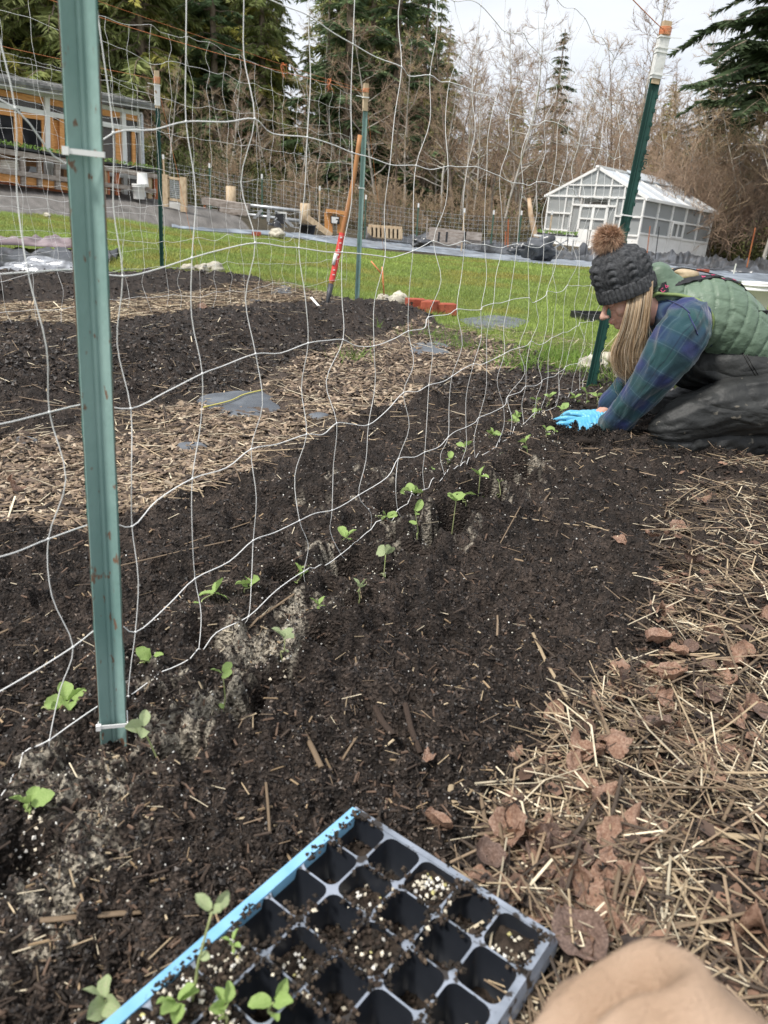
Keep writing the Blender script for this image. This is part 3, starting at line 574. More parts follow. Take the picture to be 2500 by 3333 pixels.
def bucket(name, base, r0, r1, h, lab, parent_m, lip=True, cat='bucket', inv=False):
    t = thing(name, lab, cat, tuple(base)); mb = MB(); n = 28
    prof = [(r0*.97, 0), (r0, .01), (lerp(r0, r1, .78), h*.78), (r1*1.04, h*.785), (r1*1.04, h*.83), (lerp(r0, r1, .84), h*.84), (r1*.99, h*.90), (r1*1.05, h*.905), (r1*1.05, h*.935), (r1, h*.94), (r1*1.03, h*.985), (r1*1.03, h), (r1*.95, h), (r0*.93, .03)]
    V = []; F = []
    for r, z in prof:
        z_ = h-z if inv else z
        for j in range(n): a = 2*math.pi*j/n; V.append((base[0]+r*math.cos(a), base[1]+r*math.sin(a), base[2]+z_))
    for i in range(len(prof)-1):
        for j in range(n): a = i*n+j; b = i*n+(j+1) % n; F.append((a, b, b+n, a+n))
    F.append(tuple(range(n))[::-1]); F.append(tuple((len(prof)-1)*n+j for j in range(n))); mb.add(V, F, 0, True); mb.build('body', parent_m, t)
    mb = MB(); P = [np.array(base)+(r1*1.05*math.cos(a), r1*1.05*math.sin(a)*1.0, (h*.1 if inv else h*.86)-.13*math.sin((a-.2)/2.74*math.pi)) for a in np.linspace(.2, 2.94, 14)]; mb.tube(P, .003, 5); mb.build('handle', M['galv'], t); return t
p = bz(965, 1262, 1.3); bucket('bucket', p, .12, .15, .33, 'upturned white bucket on the bench rail near the shed corner', M['white_paint'], inv=True)
p = bz(940, 1345, 1.35); bucket('bucket', p, .14, .155, .36, 'white bucket on the ground below the potting bench', M['white_paint'])
for k in range(4):
    mb = MB(); c = bz(72, 1142-k*16, .8); R_ = np.stack([Hd, Hn, (0, 0, 1.)], 1); mb.ball(c, (.34-.02*k, .22, .055), 16, 8, R_, nz=.12, seed=k); o = mb.build('sack', mat('sack_paper_%d' % k, (.55, .50, .44), (.72, .68, .62), 9, .8), None)
    tag(o, 'pale sack %s in the stack behind the bench rail' % ['at the bottom', 'second from the bottom', 'third from the bottom', 'on top'][k], 'sack', 'stacked pale sacks')
mb = MB(); mb.prism([bz(a, b, .8) for a, b in ((195, 1160), (272, 1165), (262, 1130), (205, 1122))], .3, -Hn); tag(mb.build('storage_box', mat('cloudy_plastic', (.45, .48, .52), rough=.3)), 'cloudy plastic storage box lying on the lower rail of the bench', 'box')
# small wooden gate right of the shed
gb = gp(560, 668); GY_ = 20.5
def gpt(zx, zy, Y=GY_): return at_y(zx*.4822, zy*.4822, Y)
wg = thing('wooden_gate', 'pale wood gate with wire mesh at the end of the shed', 'gate', tuple(gpt(1180, 1420)))
for (a, b, w) in (((1117, 1178), (1122, 1395), .13), ((1238, 1195), (1242, 1430), .15)): mb = MB(); mb.beam(gpt(*a), gpt(*b), w, .13, (0, 1, 0)); mb.build('post', M['raw_wood'], wg)
for (a, b) in (((1125, 1196), (1228, 1212)), ((1125, 1342), (1232, 1356)), ((1135, 1200), (1138, 1345)), ((1222, 1210), (1225, 1350))): mb = MB(); mb.beam(gpt(*a), gpt(*b), .06, .06, (0, 1, 0)); mb.build('frame_bar', M['raw_wood'], wg)
mb = MB()
for k in range(9): mb.beam(gpt(1140+k*10, 1200+k*1.4, GY_+.02), gpt(1143+k*10, 1345+k*1.3, GY_+.02), .012, .012, (0, 1, 0))
for k in range(11): mb.beam(gpt(1136, 1206+k*13), gpt(1226, 1218+k*13), .012, .012, (0, 1, 0))
mb.build('wire_mesh', M['galv'], wg); mb = MB(); mb.prism([gpt(a, b, GY_+.3) for a, b in ((1130, 1360), (1228, 1372), (1228, 1422), (1130, 1395))], .3, (0, 1, 0)); mb.build('kerb_board', M['white_paint'], wg)

# ------------------------------------------------------------------ things along the far edge of the lawn
def z2(zx, zy, Y): return at_y(600+zx*.3918, 550+zy*.3918, Y)
def z3(zx, zy, Y): return at_y(1150+zx*.3918, 600+zy*.3918, Y)
def bar2(t, name, a, b, w, h, m, Y=26., f=z2, up=(0, 1, 0)): mb = MB(); mb.beam(f(*a, Y), f(*b, Y), w, h, up); LAST[0] = mb.build(name, M[m], t); return LAST[0]
LAST = [None]
for zx, zy0, zy1, lab, Y in ((388, 143, 470, 'round wooden post standing behind the grey slab table', 27), (1005, 285, 478, 'round wooden post at the right end of the metal gate', 26)):
    mb = MB(); mb.tube([z2(zx, zy1, Y), z2(zx, (zy0+zy1)/2, Y), z2(zx, zy0, Y)], .17, 12, sm=True); tag(mb.build('wooden_post', M['raw_wood']), lab, 'post')
mg = thing('metal_gate', 'galvanised tube farm gate beyond the lawn, left of the wooden post', 'gate', tuple(z2(720, 500, 26)))
for a, b in (((450, 292), (985, 352)), ((450, 370), (975, 434)), ((478, 448), (970, 502))):
    mb = MB(); mb.tube([z2(*a, 26), z2((a[0]+b[0])/2, (a[1]+b[1])/2, 26), z2(*b, 26)], .055, 8); mb.build('rail', M['galv'], mg)
for a, b in (((500, 505), (645, 340)), ((755, 350), (905, 480)), ((700, 338), (697, 445)), ((968, 350), (964, 500)), ((460, 292), (470, 450))): bar2(mg, 'brace', a, b, .09, .05, 'galv', 25.95)
st = thing('slab_table', 'grey slab table with plank legs at the foot of the gravel drive', 'table', tuple(z2(300, 480, 24)))
mb = MB(); mb.prism([z2(a, b, 24) for a, b in ((140, 235), (455, 285), (452, 335), (145, 292))], .9, (.2, 1, 0)); mb.build('tabletop', M['grey_wood'], st); bar2(st, 'plank', (300, 305), (527, 348), .3, .05, 'grey_wood', 23.8)
mb = MB(); mb.prism([z2(a, b, 24) for a, b in ((290, 330), (440, 352), (440, 385), (295, 378))], .3, (.2, 1, 0)); mb.build('apron', M['grey_wood'], st)
for zx in (172, 290, 365, 405, 440): bar2(st, 'leg', (zx, 300), (zx+2, 480), .07, .07, 'grey_wood' if zx != 172 else 'red_wood', 24.2)
for zx, zy, rx, rz, lab, nm, sd_ in ((462, 500, .12, .24, 'black plastic bag standing below the slab table', 'rubbish_bag', 3), (705, 505, .13, .20, 'black crumpled bag standing left of the pale rock by the metal gate', 'rubbish_bag', 4), (770, 505, .16, .22, 'black crumpled bag with a loose side behind the pale rock', 'rubbish_bag', 5)):
    mb = MB(); c = z2(zx, zy, 23.5); mb.ball(c, (rx, rx, rz), 20, 14, nz=.35, seed=sd_); o = mb.build(nm, mat('black_bag_%d' % sd_, (.01, .01, .012), (.05, .05, .055), 9, .25, .6, 20, spec=.7)); tag(o, lab, 'bag')
ch = thing('folding_stool', 'small grey and black folding stool in front of the metal gate', 'stool', tuple(z2(800, 500, 24.5)))
bar2(ch, 'seat', (755, 402), (838, 418), .3, .05, 'dark', 24.5); bar2(ch, 'seat_top', (775, 383), (850, 388), .2, .04, 'white_paint', 24.5); bar2(ch, 'leg', (770, 405), (700, 495), .04, .04, 'galv', 24.4); bar2(ch, 'leg', (790, 408), (860, 495), .04, .04, 'galv', 24.6); bar2(ch, 'leg', (830, 408), (760, 500), .04, .04, 'galv', 24.5)
tb = thing('plastic_tub', 'low black plastic tub at the foot of the wooden post', 'tub', tuple(z2(1022, 545, 23.5)))
mb = MB(); c = z2(1022, 545, 23.5); c = c+(0, 0, .0)
for k in range(1):
    V = []; F = []
    for r, z in ((.20, 0), (.25, .24), (.28, .24), (.28, .27), (.24, .27), (.19, .03)):
        for j in range(20): a = 2*math.pi*j/20; V.append(c+(r*math.cos(a), r*.7*math.sin(a), z))
    for i in range(5):
        for j in range(20): F.append((i*20+j, i*20+(j+1) % 20, i*20+20+(j+1) % 20, i*20+20+j))
    F.append(tuple(100+j for j in range(20))); mb.add(V, F, 0, True)
mb.build('body', M['dark'], tb); mb = MB(); mb.tube([c+(-.27, -.1, .26), c+(-.1, -.2, .3), c+(.05, -.2, .26)], .01, 6); mb.build('handle', M['dark'], tb)
bar2(None, 'leaning_pole', (1018, 400), (1222, 556), .16, .16, 'raw_wood', 25.0); tag(bpy.data.objects['leaning_pole'], 'pale round pole slanting down right of the wooden post', 'pole')
sg = thing('notice_board', 'small notice board with a dark sheet between two orange wood posts', 'sign', tuple(z2(1255, 530, 27)))
for a, b, w, h in (((1197, 360), (1200, 532), .27, .12), ((1306, 370), (1303, 535), .27, .12), ((1178, 345), (1334, 366), .12, .3)): bar2(sg, 'post' if a[1] > 346 else 'cap_beam', a, b, w, h, 'cedar', 27)
mb = MB(); mb.prism([z2(a, b, 26.9) for a, b in ((1215, 388), (1290, 397), (1288, 458), (1214, 452))], .04, (0, 1, 0)); sb = mb.build('board', mat('notice_dark', (.03, .03, .035), (.05, .05, .055), 8, .5), sg)
for k in range(4): mb = MB(); mb.beam(z2(1224, 402+k*13, 26.85), z2(1224+[58, 36, 50, 44][k], 402+k*13+[7, 4, 6, 5][k], 26.85), .01, .05, (0, 0, 1)); mb.build('text_line', M['white_paint'], sb)
# wire fence with its posts
fence_px = [(560, 720), (700, 752), (860, 765), (1040, 778), (1186, 785), (1355, 790), (1505, 800), (1600, 812), (1690, 822), (1790, 830)]
fn = thing('wire_fence', 'thin galvanised wire mesh fence between the lawn and the wood', 'fence', (at_y(1200, 785, 29)[0], 29, -.2))
FP = []
for px, py in fence_px: p = at_y(px, py, 29.); FP.append(np.array([p[0], 29.+(px-1200)*.001, float(TZ(p[0], 29.))]))
for k, p in enumerate(FP):
    mb = MB(); mb.beam(p+(0, 0, -.3), p+(0, 0, 1.35), .05, .05, (0, 1, 0)); mb.beam(p+(0, 0, 1.35), p+(0, 0, 1.5), .06, .06, (0, 1, 0), m=1); mb.build('post', [mat('fence_post_green', (.06, .12, .09)) if k % 3 else M['raw_wood'], M['white_paint']], fn)
for k in range(9):
    mb = MB(); mb.tube([p+(0, 0, .1+k*.145) for p in FP], .0045, 3, cap=False); mb.build('line_wire', M['galv'], fn)
mb = MB()
for a, b in zip(FP[:-1], FP[1:]):
    n = int(np.linalg.norm(b-a)/.16)
    for i in range(n): q = lerp(a, b, i/n); mb.beam(q+(0, 0, .08), q+(0, 0, 1.27), .006, .006, (0, 1, 0))
o = mb.build('stay_wires', M['galv'], fn); o['kind'] = 'stuff'
# pallet and stacked benches
pl = thing('wooden_pallet', 'pale wooden pallet standing on edge against the wire fence', 'pallet', tuple(z3(260, 460, 27)))
for a, b in (((125, 350), (405, 370)), ((125, 425), (402, 448))): bar2(pl, 'rail', a, b, .09, .14, 'raw_wood', 27.1, z3, (0, 0, 1))
for k in range(8): bar2(pl, 'slat', (140+k*35, 355+k*2.5), (140+k*35, 436+k*2.5), .2, .04, 'raw_wood', 27.0, z3)
bs = thing('plank_stack', 'stack of weathered planks held with green straps by the wire fence', 'planks', tuple(z3(840, 485, 26.5)))
for (a, b) in (((630, 385), (930, 420)), ((625, 415), (920, 450)), ((620, 445), (900, 478)), ((615, 475), (860, 500)), ((940, 425), (1066, 435)), ((940, 460), (1064, 466))): bar2(bs, 'plank', a, b, .12, .25, 'grey_wood', 26.5+random.uniform(-.1, .1), z3, (0, 0, 1))
for zx in (715, 780, 930): bar2(bs, 'strap', (zx, 395), (zx-8, 480), .07, .02, 'dark', 26.2, z3)
for zx, y0, y1, c, lab in ((1288, 290, 520, 'red_wood', 'rusty orange stake left of the white greenhouse, the taller of two'), (1266, 390, 505, 'red_wood', 'short rusty stake left of the white greenhouse'), (615, 275, 455, 'grey_wood', 'grey snag post behind the wire fence by the planks')):
    bar2(None, 'stake', (zx, y0), (zx-4, y1), .035, .03, c, 24.5, z3); tag(LAST[0], lab, 'stake')
mb = MB(); P = [at_y(1722, 645, 30), at_y(1728, 700, 30), at_y(1741, 760, 30), at_y(1752, 800, 30)]; mb.tube(P, [.07, .10, .12, .15], 7); tag(mb.build('broken_trunk', mat('bare_split_wood', (.45, .28, .15), (.62, .48, .34), 4, .8)), 'pale split broken trunk leaning left of the greenhouse', 'tree trunk')
for px0, py0, px1, py1, Y, c, lab in ((2116, 736, 2104, 838, 20, 'red_wood', 'dark red metal stake in front of the greenhouse side wall'), (2146, 738, 2132, 838, 20, 'dark', 'thin black stake in front of the greenhouse side wall'), (1916, 736, 1904, 830, 22, 'dark', 'thin black stake before the greenhouse doors'), (1850, 740, 1846, 812, 22, 'dark', 'thin dark stake behind the seedling table'),
        (2459, 741, 2431, 864, 15, 'red_wood', 'tall thin orange stake at the right edge beyond the tarps'), (2396, 858, 2388, 885, 14, 'white_paint', 'short white stake standing on the black tarps')):
    mb = MB(); mb.beam(at_y(px0, py0, Y), at_y(px1, py1+6, Y), .018, .018, (0, 1, 0)); tag(mb.build('stake', M[c]), lab, 'stake')

# ------------------------------------------------------------------ white greenhouse
gM, gL, gR = [np.array(v) for v in ((9.10, 30.1, -.08), (6.20, 33.75, -.02), (12.85, 33.0, -.34))]
gU, gV = gL-gM, gR-gM; WH = 1.93; HR_ = 1.05
def G3(u, v, h):
    return gM+gU*u+gV*v+np.array([.02*h, 0, h])
gh = thing('greenhouse', 'white framed greenhouse with glass roof standing beyond the lawn', 'greenhouse', tuple(gM+gU*.5+gV*.5))
gn_f, gn_s = -gV/np.linalg.norm(gV), -gU/np.linalg.norm(gU)
M['gh_glass'] = glass_mat('greenhouse_glass', (.50, .52, .52), .46, .2); M['gh_roof'] = glass_mat('greenhouse_roof_sheet', (.74, .79, .84), .74, .3); M['gh_white'] = mat('greenhouse_white', (.78, .77, .74), (.88, .87, .84), 2.5, .45, spots=((.50, .47, .40), 5, .68))
def gbar(name, a, b, w, d=.05, up=None): mb = MB(); mb.beam(G3(*a), G3(*b), w, d, up if up is not None else (0, 0, 1)); return mb.build(name, M['gh_white'], gh)
def gpanel(name, Q, m, th, nrm): mb = MB(); mb.prism([G3(*q) for q in Q], th, nrm); return mb.build(name, m, gh)
# side wall: 5 bays, lower boards, two glass rows
for i in range(6): gbar('side_post', (0, i/5, -.3), (0, i/5, WH), .07, .07, gn_s)
for h, w in ((.72, .07), (1.32, .05), (WH, .09), (.05, .06)): gbar('side_rail', (-.004, 0, h), (-.004, 1, h), .06, w)
for i in range(5):
    a, b = i/5+.008, (i+1)/5-.008
    gpanel('wall_panel', [(0, a, -.25), (0, b, -.25), (0, b, .70), (0, a, .70)], M['gh_white'], .02, -gn_s)
    for h0, h1 in ((.75, 1.30), (1.34, WH-.04)): gpanel('pane', [(.004, a, h0), (.004, b, h0), (.004, b, h1), (.004, a, h1)], M['gh_glass'], .008, -gn_s)
for s, e in (((-.012, .42, .72), (-.012, .42, 1.30)), ((-.012, .5, .72), (-.012, .5, 1.30)), ((-.012, .58, .72), (-.012, .58, 1.30)), ((-.012, .42, .76), (-.012, .58, .76)), ((-.012, .42, 1.27), (-.012, .58, 1.27))): gbar('vent_frame', s, e, .06, .05, gn_s)
# front wall: double door in the middle
for u in (0, .2, .26, .34, .63, .72, .80, 1.): gbar('front_post', (u, 0, -.3), (u, 0, WH), .07 if u in (0, 1.) else .055, .07, gn_f)
for u0, u1, h in ((0, .26, 1.28), (.72, 1, 1.28), (0, 1, WH), (.26, .72, 1.62), (0, .26, .62), (.72, 1, .62), (0, 1, .05)): gbar('front_rail', (u0, -.006, h), (u1, -.006, h), .06, .07)
for u0, u1 in ((0.01, .19), (.21, .25), (.73, .79), (.81, .99)):
    gpanel('wall_panel', [(u0, 0, -.25), (u1, 0, -.25), (u1, 0, .60), (u0, 0, .60)], M['gh_white'], .02, -gn_f)
    for h0, h1 in ((.65, 1.25), (1.31, WH-.04)): gpanel('pane', [(u0, .004, h0), (u1, .004, h0), (u1, .004, h1), (u0, .004, h1)], M['gh_glass'], .008, -gn_f)
for u0, u1 in ((.35, .48), (.49, .62)):
    d = gpanel('door', [(u0, -.004, -.2), (u1, -.004, -.2), (u1, -.004, .72), (u0, -.004, .72)], M['gh_white'], .03, -gn_f)
    for s, e in (((u0, -.006, .7), (u0, -.006, 1.6)), ((u1, -.006, .7), (u1, -.006, 1.6))): mb = MB(); mb.beam(G3(*s), G3(*e), .08, .04, gn_f); mb.build('stile', M['gh_white'], d)
    for h in (1.12, 1.58): mb = MB(); mb.beam(G3(u0, -.008, h), G3(u1, -.008, h), .04, .06); mb.build('door_rail', M['gh_white'], d)
    mb = MB(); mb.prism([G3(u0, 0, .72), G3(u1, 0, .72), G3(u1, 0, 1.58), G3(u0, 0, 1.58)], .008, -gn_f); mb.build('pane', M['gh_glass'], d)
for u0, u1 in ((.27, .33), (.64, .71)): gpanel('wall_panel', [(u0, 0, -.25), (u1, 0, -.25), (u1, 0, .60), (u0, 0, .60)], M['gh_white'], .02, -gn_f); gpanel('pane', [(u0, .004, .62), (u1, .004, .62), (u1, .004, WH-.04), (u0, .004, WH-.04)], M['gh_glass'], .008, -gn_f)
def RH(u): return WH+HR_*(1-abs(u-.5)*2)
for v in (0, 1):
    for a, b in ((0, .5), (.5, 1)): gbar('rafter', (a-.03*(a == 0), v-.008, RH(a)), (b+.03*(b == 1), v-.008, RH(b)), .06, .10)
    for u in (.2, .34, .5, .66, .8): gbar('gable_post', (u, v-.004*(v == 0), WH), (u, v-.004*(v == 0), RH(u)), .06, .06, gn_f)
    for a, b in ((.02, .2), (.21, .33), (.35, .49), (.51, .65), (.67, .79), (.8, .98)): gpanel('pane', [(a, v, WH+.03), (b, v, WH+.03), (b, v, RH(b)-.03), (a, v, RH(a)-.03)], M['gh_glass'], .006, -gn_f)
gbar('gable_rail', (.22, -.008, WH+.42), (.78, -.008, WH+.42), .05, .05)
gbar('ridge', (.5, -.03, WH+HR_+.04), (.5, 1.03, WH+HR_+.04), .16, .08); gbar('eave', (-.03, -.03, WH-.03), (-.03, 1.03, WH-.03), .07, .09); gbar('eave', (1.03, -.03, WH-.03), (1.03, 1.03, WH-.03), .07, .09)
for s in (0, 1):
    e = 0. if s == 0 else 1.
    for i in range(6): gbar('glazing_bar', (e+(-.04 if s == 0 else .04), i/5, WH-.04+.0), (.5, i/5, WH+HR_+.03), .05, .05)
    for j, (t0, t1) in enumerate(((0, .5), (.5, 1))):
        for i in range(5):
            u0, u1 = lerp(e, .5, t0), lerp(e, .5, t1); gpanel('roof_pane', [(u0, i/5+.01, lerp(WH, WH+HR_, t0)+.01), (u0, (i+1)/5-.01, lerp(WH, WH+HR_, t0)+.01), (u1, (i+1)/5-.01, lerp(WH, WH+HR_, t1)+.01), (u1, i/5+.01, lerp(WH, WH+HR_, t1)+.01)], M['gh_roof'], .01, (0, 0, 1))
for v in (.2, .4, .6, .8):
    gbar('tie_bar', (.02, v, WH), (.98, v, WH), .04, .05); gbar('truss_web', (.25, v, WH+.5), (.5, v, WH), .03, .04); gbar('truss_web', (.75, v, WH+.5), (.5, v, WH), .03, .04)
gpanel('wall_panel', [(1, 0, -.3), (1, 1, -.3), (1, 1, .7), (1, 0, .7)], M['gh_white'], .02, gn_s); gpanel('wall_panel', [(0, 1, -.3), (1, 1, -.3), (1, 1, .7), (0, 1, .7)], M['gh_white'], .02, gn_f)
gpanel('roof_vent', [(.36, .35, WH+HR_*.72+.07), (.36, .85, WH+HR_*.72+.07), (.49, .85, WH+HR_+.1), (.49, .35, WH+HR_+.1)], M['gh_roof'], .04, (0, 0, 1))
ib = thing('greenhouse_bench', 'dark plant bench seen through the greenhouse glass', 'bench', tuple(G3(.25, .5, 0)))
mb = MB(); mb.beam(G3(.18, .1, .62), G3(.18, .9, .62), .5, .06); mb.build('tabletop', M['grey_wood'], ib)
for v in (.12, .88): mb = MB(); mb.beam(G3(.18, v, 0), G3(.18, v, .6), .06, .06, (0, 1, 0)); mb.build('leg', M['grey_wood'], ib)
# seedling table left of the greenhouse
tt = thing('seedling_table', 'white folding table with trays of young plants before the greenhouse', 'table', tuple(at_y(1820, 800, 24)))
A_, B_ = at_y(1752, 770, 24), at_y(1888, 780, 24); mb = MB(); mb.prism([A_, B_, B_+(0, .8, 0), A_+(0, .8, 0)], .05); mb.build('tabletop', M['gh_white'], tt)
for a, b in (((1775, 774), (1772, 815)), ((1868, 780), (1860, 828)), ((1800, 776), (1850, 815)), ((1850, 780), (1795, 812))): mb = MB(); mb.beam(at_y(*a, 24.2), at_y(*b, 24.2), .03, .03, (0, 1, 0)); mb.build('leg', M['galv'], tt)
t2 = thing('plant_tray', 'dark trays of small green plants on the white table by the greenhouse', 'tray', tuple(A_)); mb = MB(); mb.prism([A_+(.05, .1, .06), B_+(-.05, .1, .06), B_+(-.05, .6, .06), A_+(.05, .6, .06)], .05); mb.build('tray', M['dark'], t2)
rg = np.random.default_rng(4); n = 160; pos = A_+(B_-A_)*rg.random(n)[:, None]+np.stack([0*rg.random(n), rg.uniform(.1, .6, n), rg.uniform(.12, .2, n)], 1)
me = scatter_mesh('seedlings', [(-.5, 0, 0), (0, -.4, .1), (.5, 0, 0), (0, .4, .1)], [(0, 1, 2, 3)], pos, euler_mats(rg.uniform(-1, 1, n), rg.uniform(-1, 1, n), rg.uniform(0, 6, n)), np.repeat(rg.uniform(.05, .1, n)[:, None], 3, 1), np.ones((n, 3))); o = mobj('seedlings', me, M['leafgreen'], t2); o['kind'] = 'stuff'

# ------------------------------------------------------------------ tarps along the lawn edge and on the left
def tarp(name, near, far, h, m, lab, seed, nu=150, nv=16, rough=1., cat='tarp', lift=.0):
    N_ = catmull(np.array([gp(*p) for p in near]), 8); F_ = catmull(np.array([gp(*p) for p in far]), 8); u = np.linspace(0, 1, nu); V = []
    def samp(P, t): k = t*(len(P)-1); i = np.minimum(k.astype(int), len(P)-2); return P[i]+(P[i+1]-P[i])*(k-i)[:, None]
    A, B = samp(N_, u), samp(F_, u); L = np.linalg.norm(A[-1]-A[0]); out = []
    for j in range(nv):
        v = j/(nv-1); P = A*(1-v)+B*v; e = math.sin(math.pi*v)**.5
        f = np.abs(fbm2(P[:, 0]*2.1*rough, P[:, 1]*2.1*rough, 4, seed))*2.2+np.clip(fbm2(P[:, 0]*.7*rough, P[:, 1]*.7*rough, 2, seed+9), 0, 1)*1.5; f2 = (1-np.abs(vn2(P[:, 0]*5*rough+P[:, 1]*3, P[:, 1]*4*rough, seed+3))*2)
        z = TZ(P[:, 0], P[:, 1])+.012+lift+h*e*f*.8+h*.15*e*f2; out.append(np.stack([P[:, 0], P[:, 1], z], 1))
    V = np.concatenate(out); ii, jj = np.meshgrid(np.arange(nv-1), np.arange(nu-1), indexing='ij'); q = (ii*nu+jj).ravel(); me = fast_mesh(name, V, np.stack([q, q+1, q+nu+1, q+nu], 1), True)
    o = mobj(name, me, M[m]); sm = o.modifiers.new('thickness', 'SOLIDIFY'); sm.thickness = .004; return tag(o, lab, cat)
M['silver_tarp'] = mat('blue_grey_fabric', (.12, .14, .17), (.36, .41, .47), 1.6, .35, .4, 5, spec=.6)
M['black_tarp'] = mat('black_plastic_film', (.022, .023, .026), (.085, .09, .10), 1.8, .30, .4, 6, spec=.7)
tarp('ground_cloth', [(560, 742), (700, 756), (1000, 780), (1150, 803), (1400, 823), (1650, 850), (1932, 872), (2375, 914), (2620, 940)], [(560, 738), (700, 746), (1000, 765), (1150, 776), (1400, 795), (1650, 815), (1932, 842), (2375, 868), (2620, 880)], .05, 'silver_tarp', 'crumpled blue grey ground cloth lying along the far edge of the lawn', 3)
tarp('black_tarp', [(1190, 786), (1280, 792), (1400, 800), (1500, 812), (1650, 832), (1800, 846), (1950, 858)], [(1190, 778), (1280, 782), (1400, 790), (1500, 798), (1650, 812), (1800, 824), (1950, 834)], .32, 'black_tarp', 'heaped black plastic film lying in front of the pallet and the planks', 7, rough=1.2, lift=.03)
tarp('black_tarp', [(2090, 862), (2250, 876), (2400, 890), (2620, 905)], [(2090, 842), (2250, 852), (2400, 862), (2620, 872)], .28, 'black_tarp', 'heaped black plastic film right of the greenhouse behind the bucket', 17, rough=1.2, lift=.03)
for px, py, Y, r, lab in ((1370, 788, 22.5, (.28, .2, .16), 'bunched black plastic lump by the stacked planks'), (1688, 812, 20.5, (.24, .2, .13), 'bunched black plastic lump left of the big heap before the greenhouse'), (1765, 812, 20., (.40, .3, .26), 'big heap of black plastic in front of the greenhouse corner')):
    mb = MB(); c = at_y(px, py, Y); mb.ball(c, r, 44, 30, nz=.75, seed=px); tag(mb.build('plastic_heap', M['black_tarp']), lab, 'plastic')
def rock(px, py, r, lab, seed, m='stone', Y=None, cat='rock'):
    p = gp3(px, py) if Y is None else at_y(px, py, Y); mb = MB(); mb.ball(p+np.array([0, r[1]*.5, r[2]*.55]), r, 22, 14, rotz(seed), nz=.42, seed=seed); return tag(mb.build('rock', M[m], None), lab, cat)
M['tan_stone'] = mat('tan_stone', (.33, .25, .16), (.52, .42, .29), 6, .85, .4)
rock(2228, 905, (.30, .2, .11), 'tan rock on the ground cloth behind the kneeling woman', 3, 'tan_stone'); rock(900, 774, (.23, .2, .13), 'pale rock in front of the black bags by the metal gate', 5)
for px, py, r, lab, s in ((152, 706, .12, 'small tan rock at the edge of the gravel drive', 6), (1245, 985, .115, 'round yellowish stone right of the middle post', 1.2), (1300, 985, .15, 'grey and white stone lying behind the red bricks', 2.1), (1283, 1005, .14, 'low pale stone beside the round yellowish one', 3.2),
        (610, 890, .11, 'brown stone left of the pale stones at the bed corner', 4.1), (655, 892, .12, 'middle pale stone at the far bed corner', 5.3), (695, 890, .14, 'larger pale stone at the far bed corner', 6.4), (1915, 1200, .10, 'white stone behind the dark post', 7.7), (1952, 1215, .07, 'small white stone right of the dark post', 8.1), (1985, 1190, .12, 'brown grey stone behind the fair hair', 9.2), (2020, 1245, .05, 'small white stone beneath the fair hair', 9.9)):
    rock(px, py, (r*.58, r*.5, r*.42), lab, s)
def brick(px, py, rz, lab, L=.2, lift=0): 
    p = gp3(px, py); t = thing('brick', lab, 'brick', tuple(p), 'red bricks'); mb = MB(); mb.box(p+np.array([0, 0, .048+lift]), (L, .11, .095), rotz(rz)); o = mb.build('body', M['brick'], t); bv = o.modifiers.new('bevel', 'BEVEL'); bv.width = .006; bv.segments = 2; return t
brick(1350, 1018, .2, 'pinkish red brick, leftmost of the three by the bed corner', .16); brick(1398, 1030, 1.2, 'middle red brick with soil on top by the bed corner', .17); brick(1448, 1030, .25, 'rightmost red brick of the three by the bed corner', .17)
brick(2286, 890, .3, 'single red brick on the ground cloth right of the tan rock', .3); brick(835, 768, .2, 'red brick lying at the lawn edge by the black bag', .22)
tarp('black_tarp', [(-300, 890), (0, 882), (120, 880), (240, 874), (330, 866), (384, 846)], [(-300, 830), (0, 822), (120, 824), (240, 828), (330, 834), (390, 840)], .09, 'black_tarp', 'folded black plastic sheet at the left edge between lawn and bed', 23, nu=60, rough=2.)
M['mauve_tarp'] = mat('mauve_fabric', (.16, .12, .125), (.30, .24, .25), 5, .4, .3)
tarp('mauve_tarp', [(-300, 845), (0, 838), (120, 842), (240, 848), (320, 850)], [(-300, 826), (0, 818), (120, 822), (240, 828), (320, 838)], .10, 'mauve_tarp', 'dull mauve fold of sheet lying on the black plastic at the left', 29, nu=50, rough=2., lift=.1)
M['silver_bag'] = mat('silver_foil', (.16, .165, .18), (.50, .52, .55), 14, .25, .8, 18, spec=.8, metal=.3)
mb = MB(); p = gp3(150, 893); mb.ball(p+np.array([0, .0, .02]), (.34, .12, .085), 40, 24, rotz(.15), nz=.7, seed=4); tag(mb.build('silver_bag', M['silver_bag']), 'crumpled shiny silver bag under the folded sheets at the left', 'bag')
bucket('bucket', gp3(2440, 1040), .13, .15, .37, 'white plastic bucket on the grass behind the kneeling woman', M['white_paint'])
bt = thing('nursery_tray', 'shallow black nursery tray lying in the grass beyond the dark post', 'tray', tuple(gp3(1955, 1045)))
c = gp3(1960, 1042); R_ = rotz(.25); mb = MB(); mb.box(c+(0, 0, .012), (.5, .26, .01), R_); mb.build('tray_bottom', M['dark'], bt)
for s, L_, q in (((0, .13), .5, 0), ((0, -.13), .5, 0), ((.25, 0), .26, 1), ((-.25, 0), .26, 1)):
    mb = MB(); o_ = R_@np.array([s[0], s[1], 0]); mb.box(c+o_+(0, 0, .035), (.5, .012, .06) if not q else (.012, .26, .06), R_); mb.build('tray_side', M['dark'], bt)
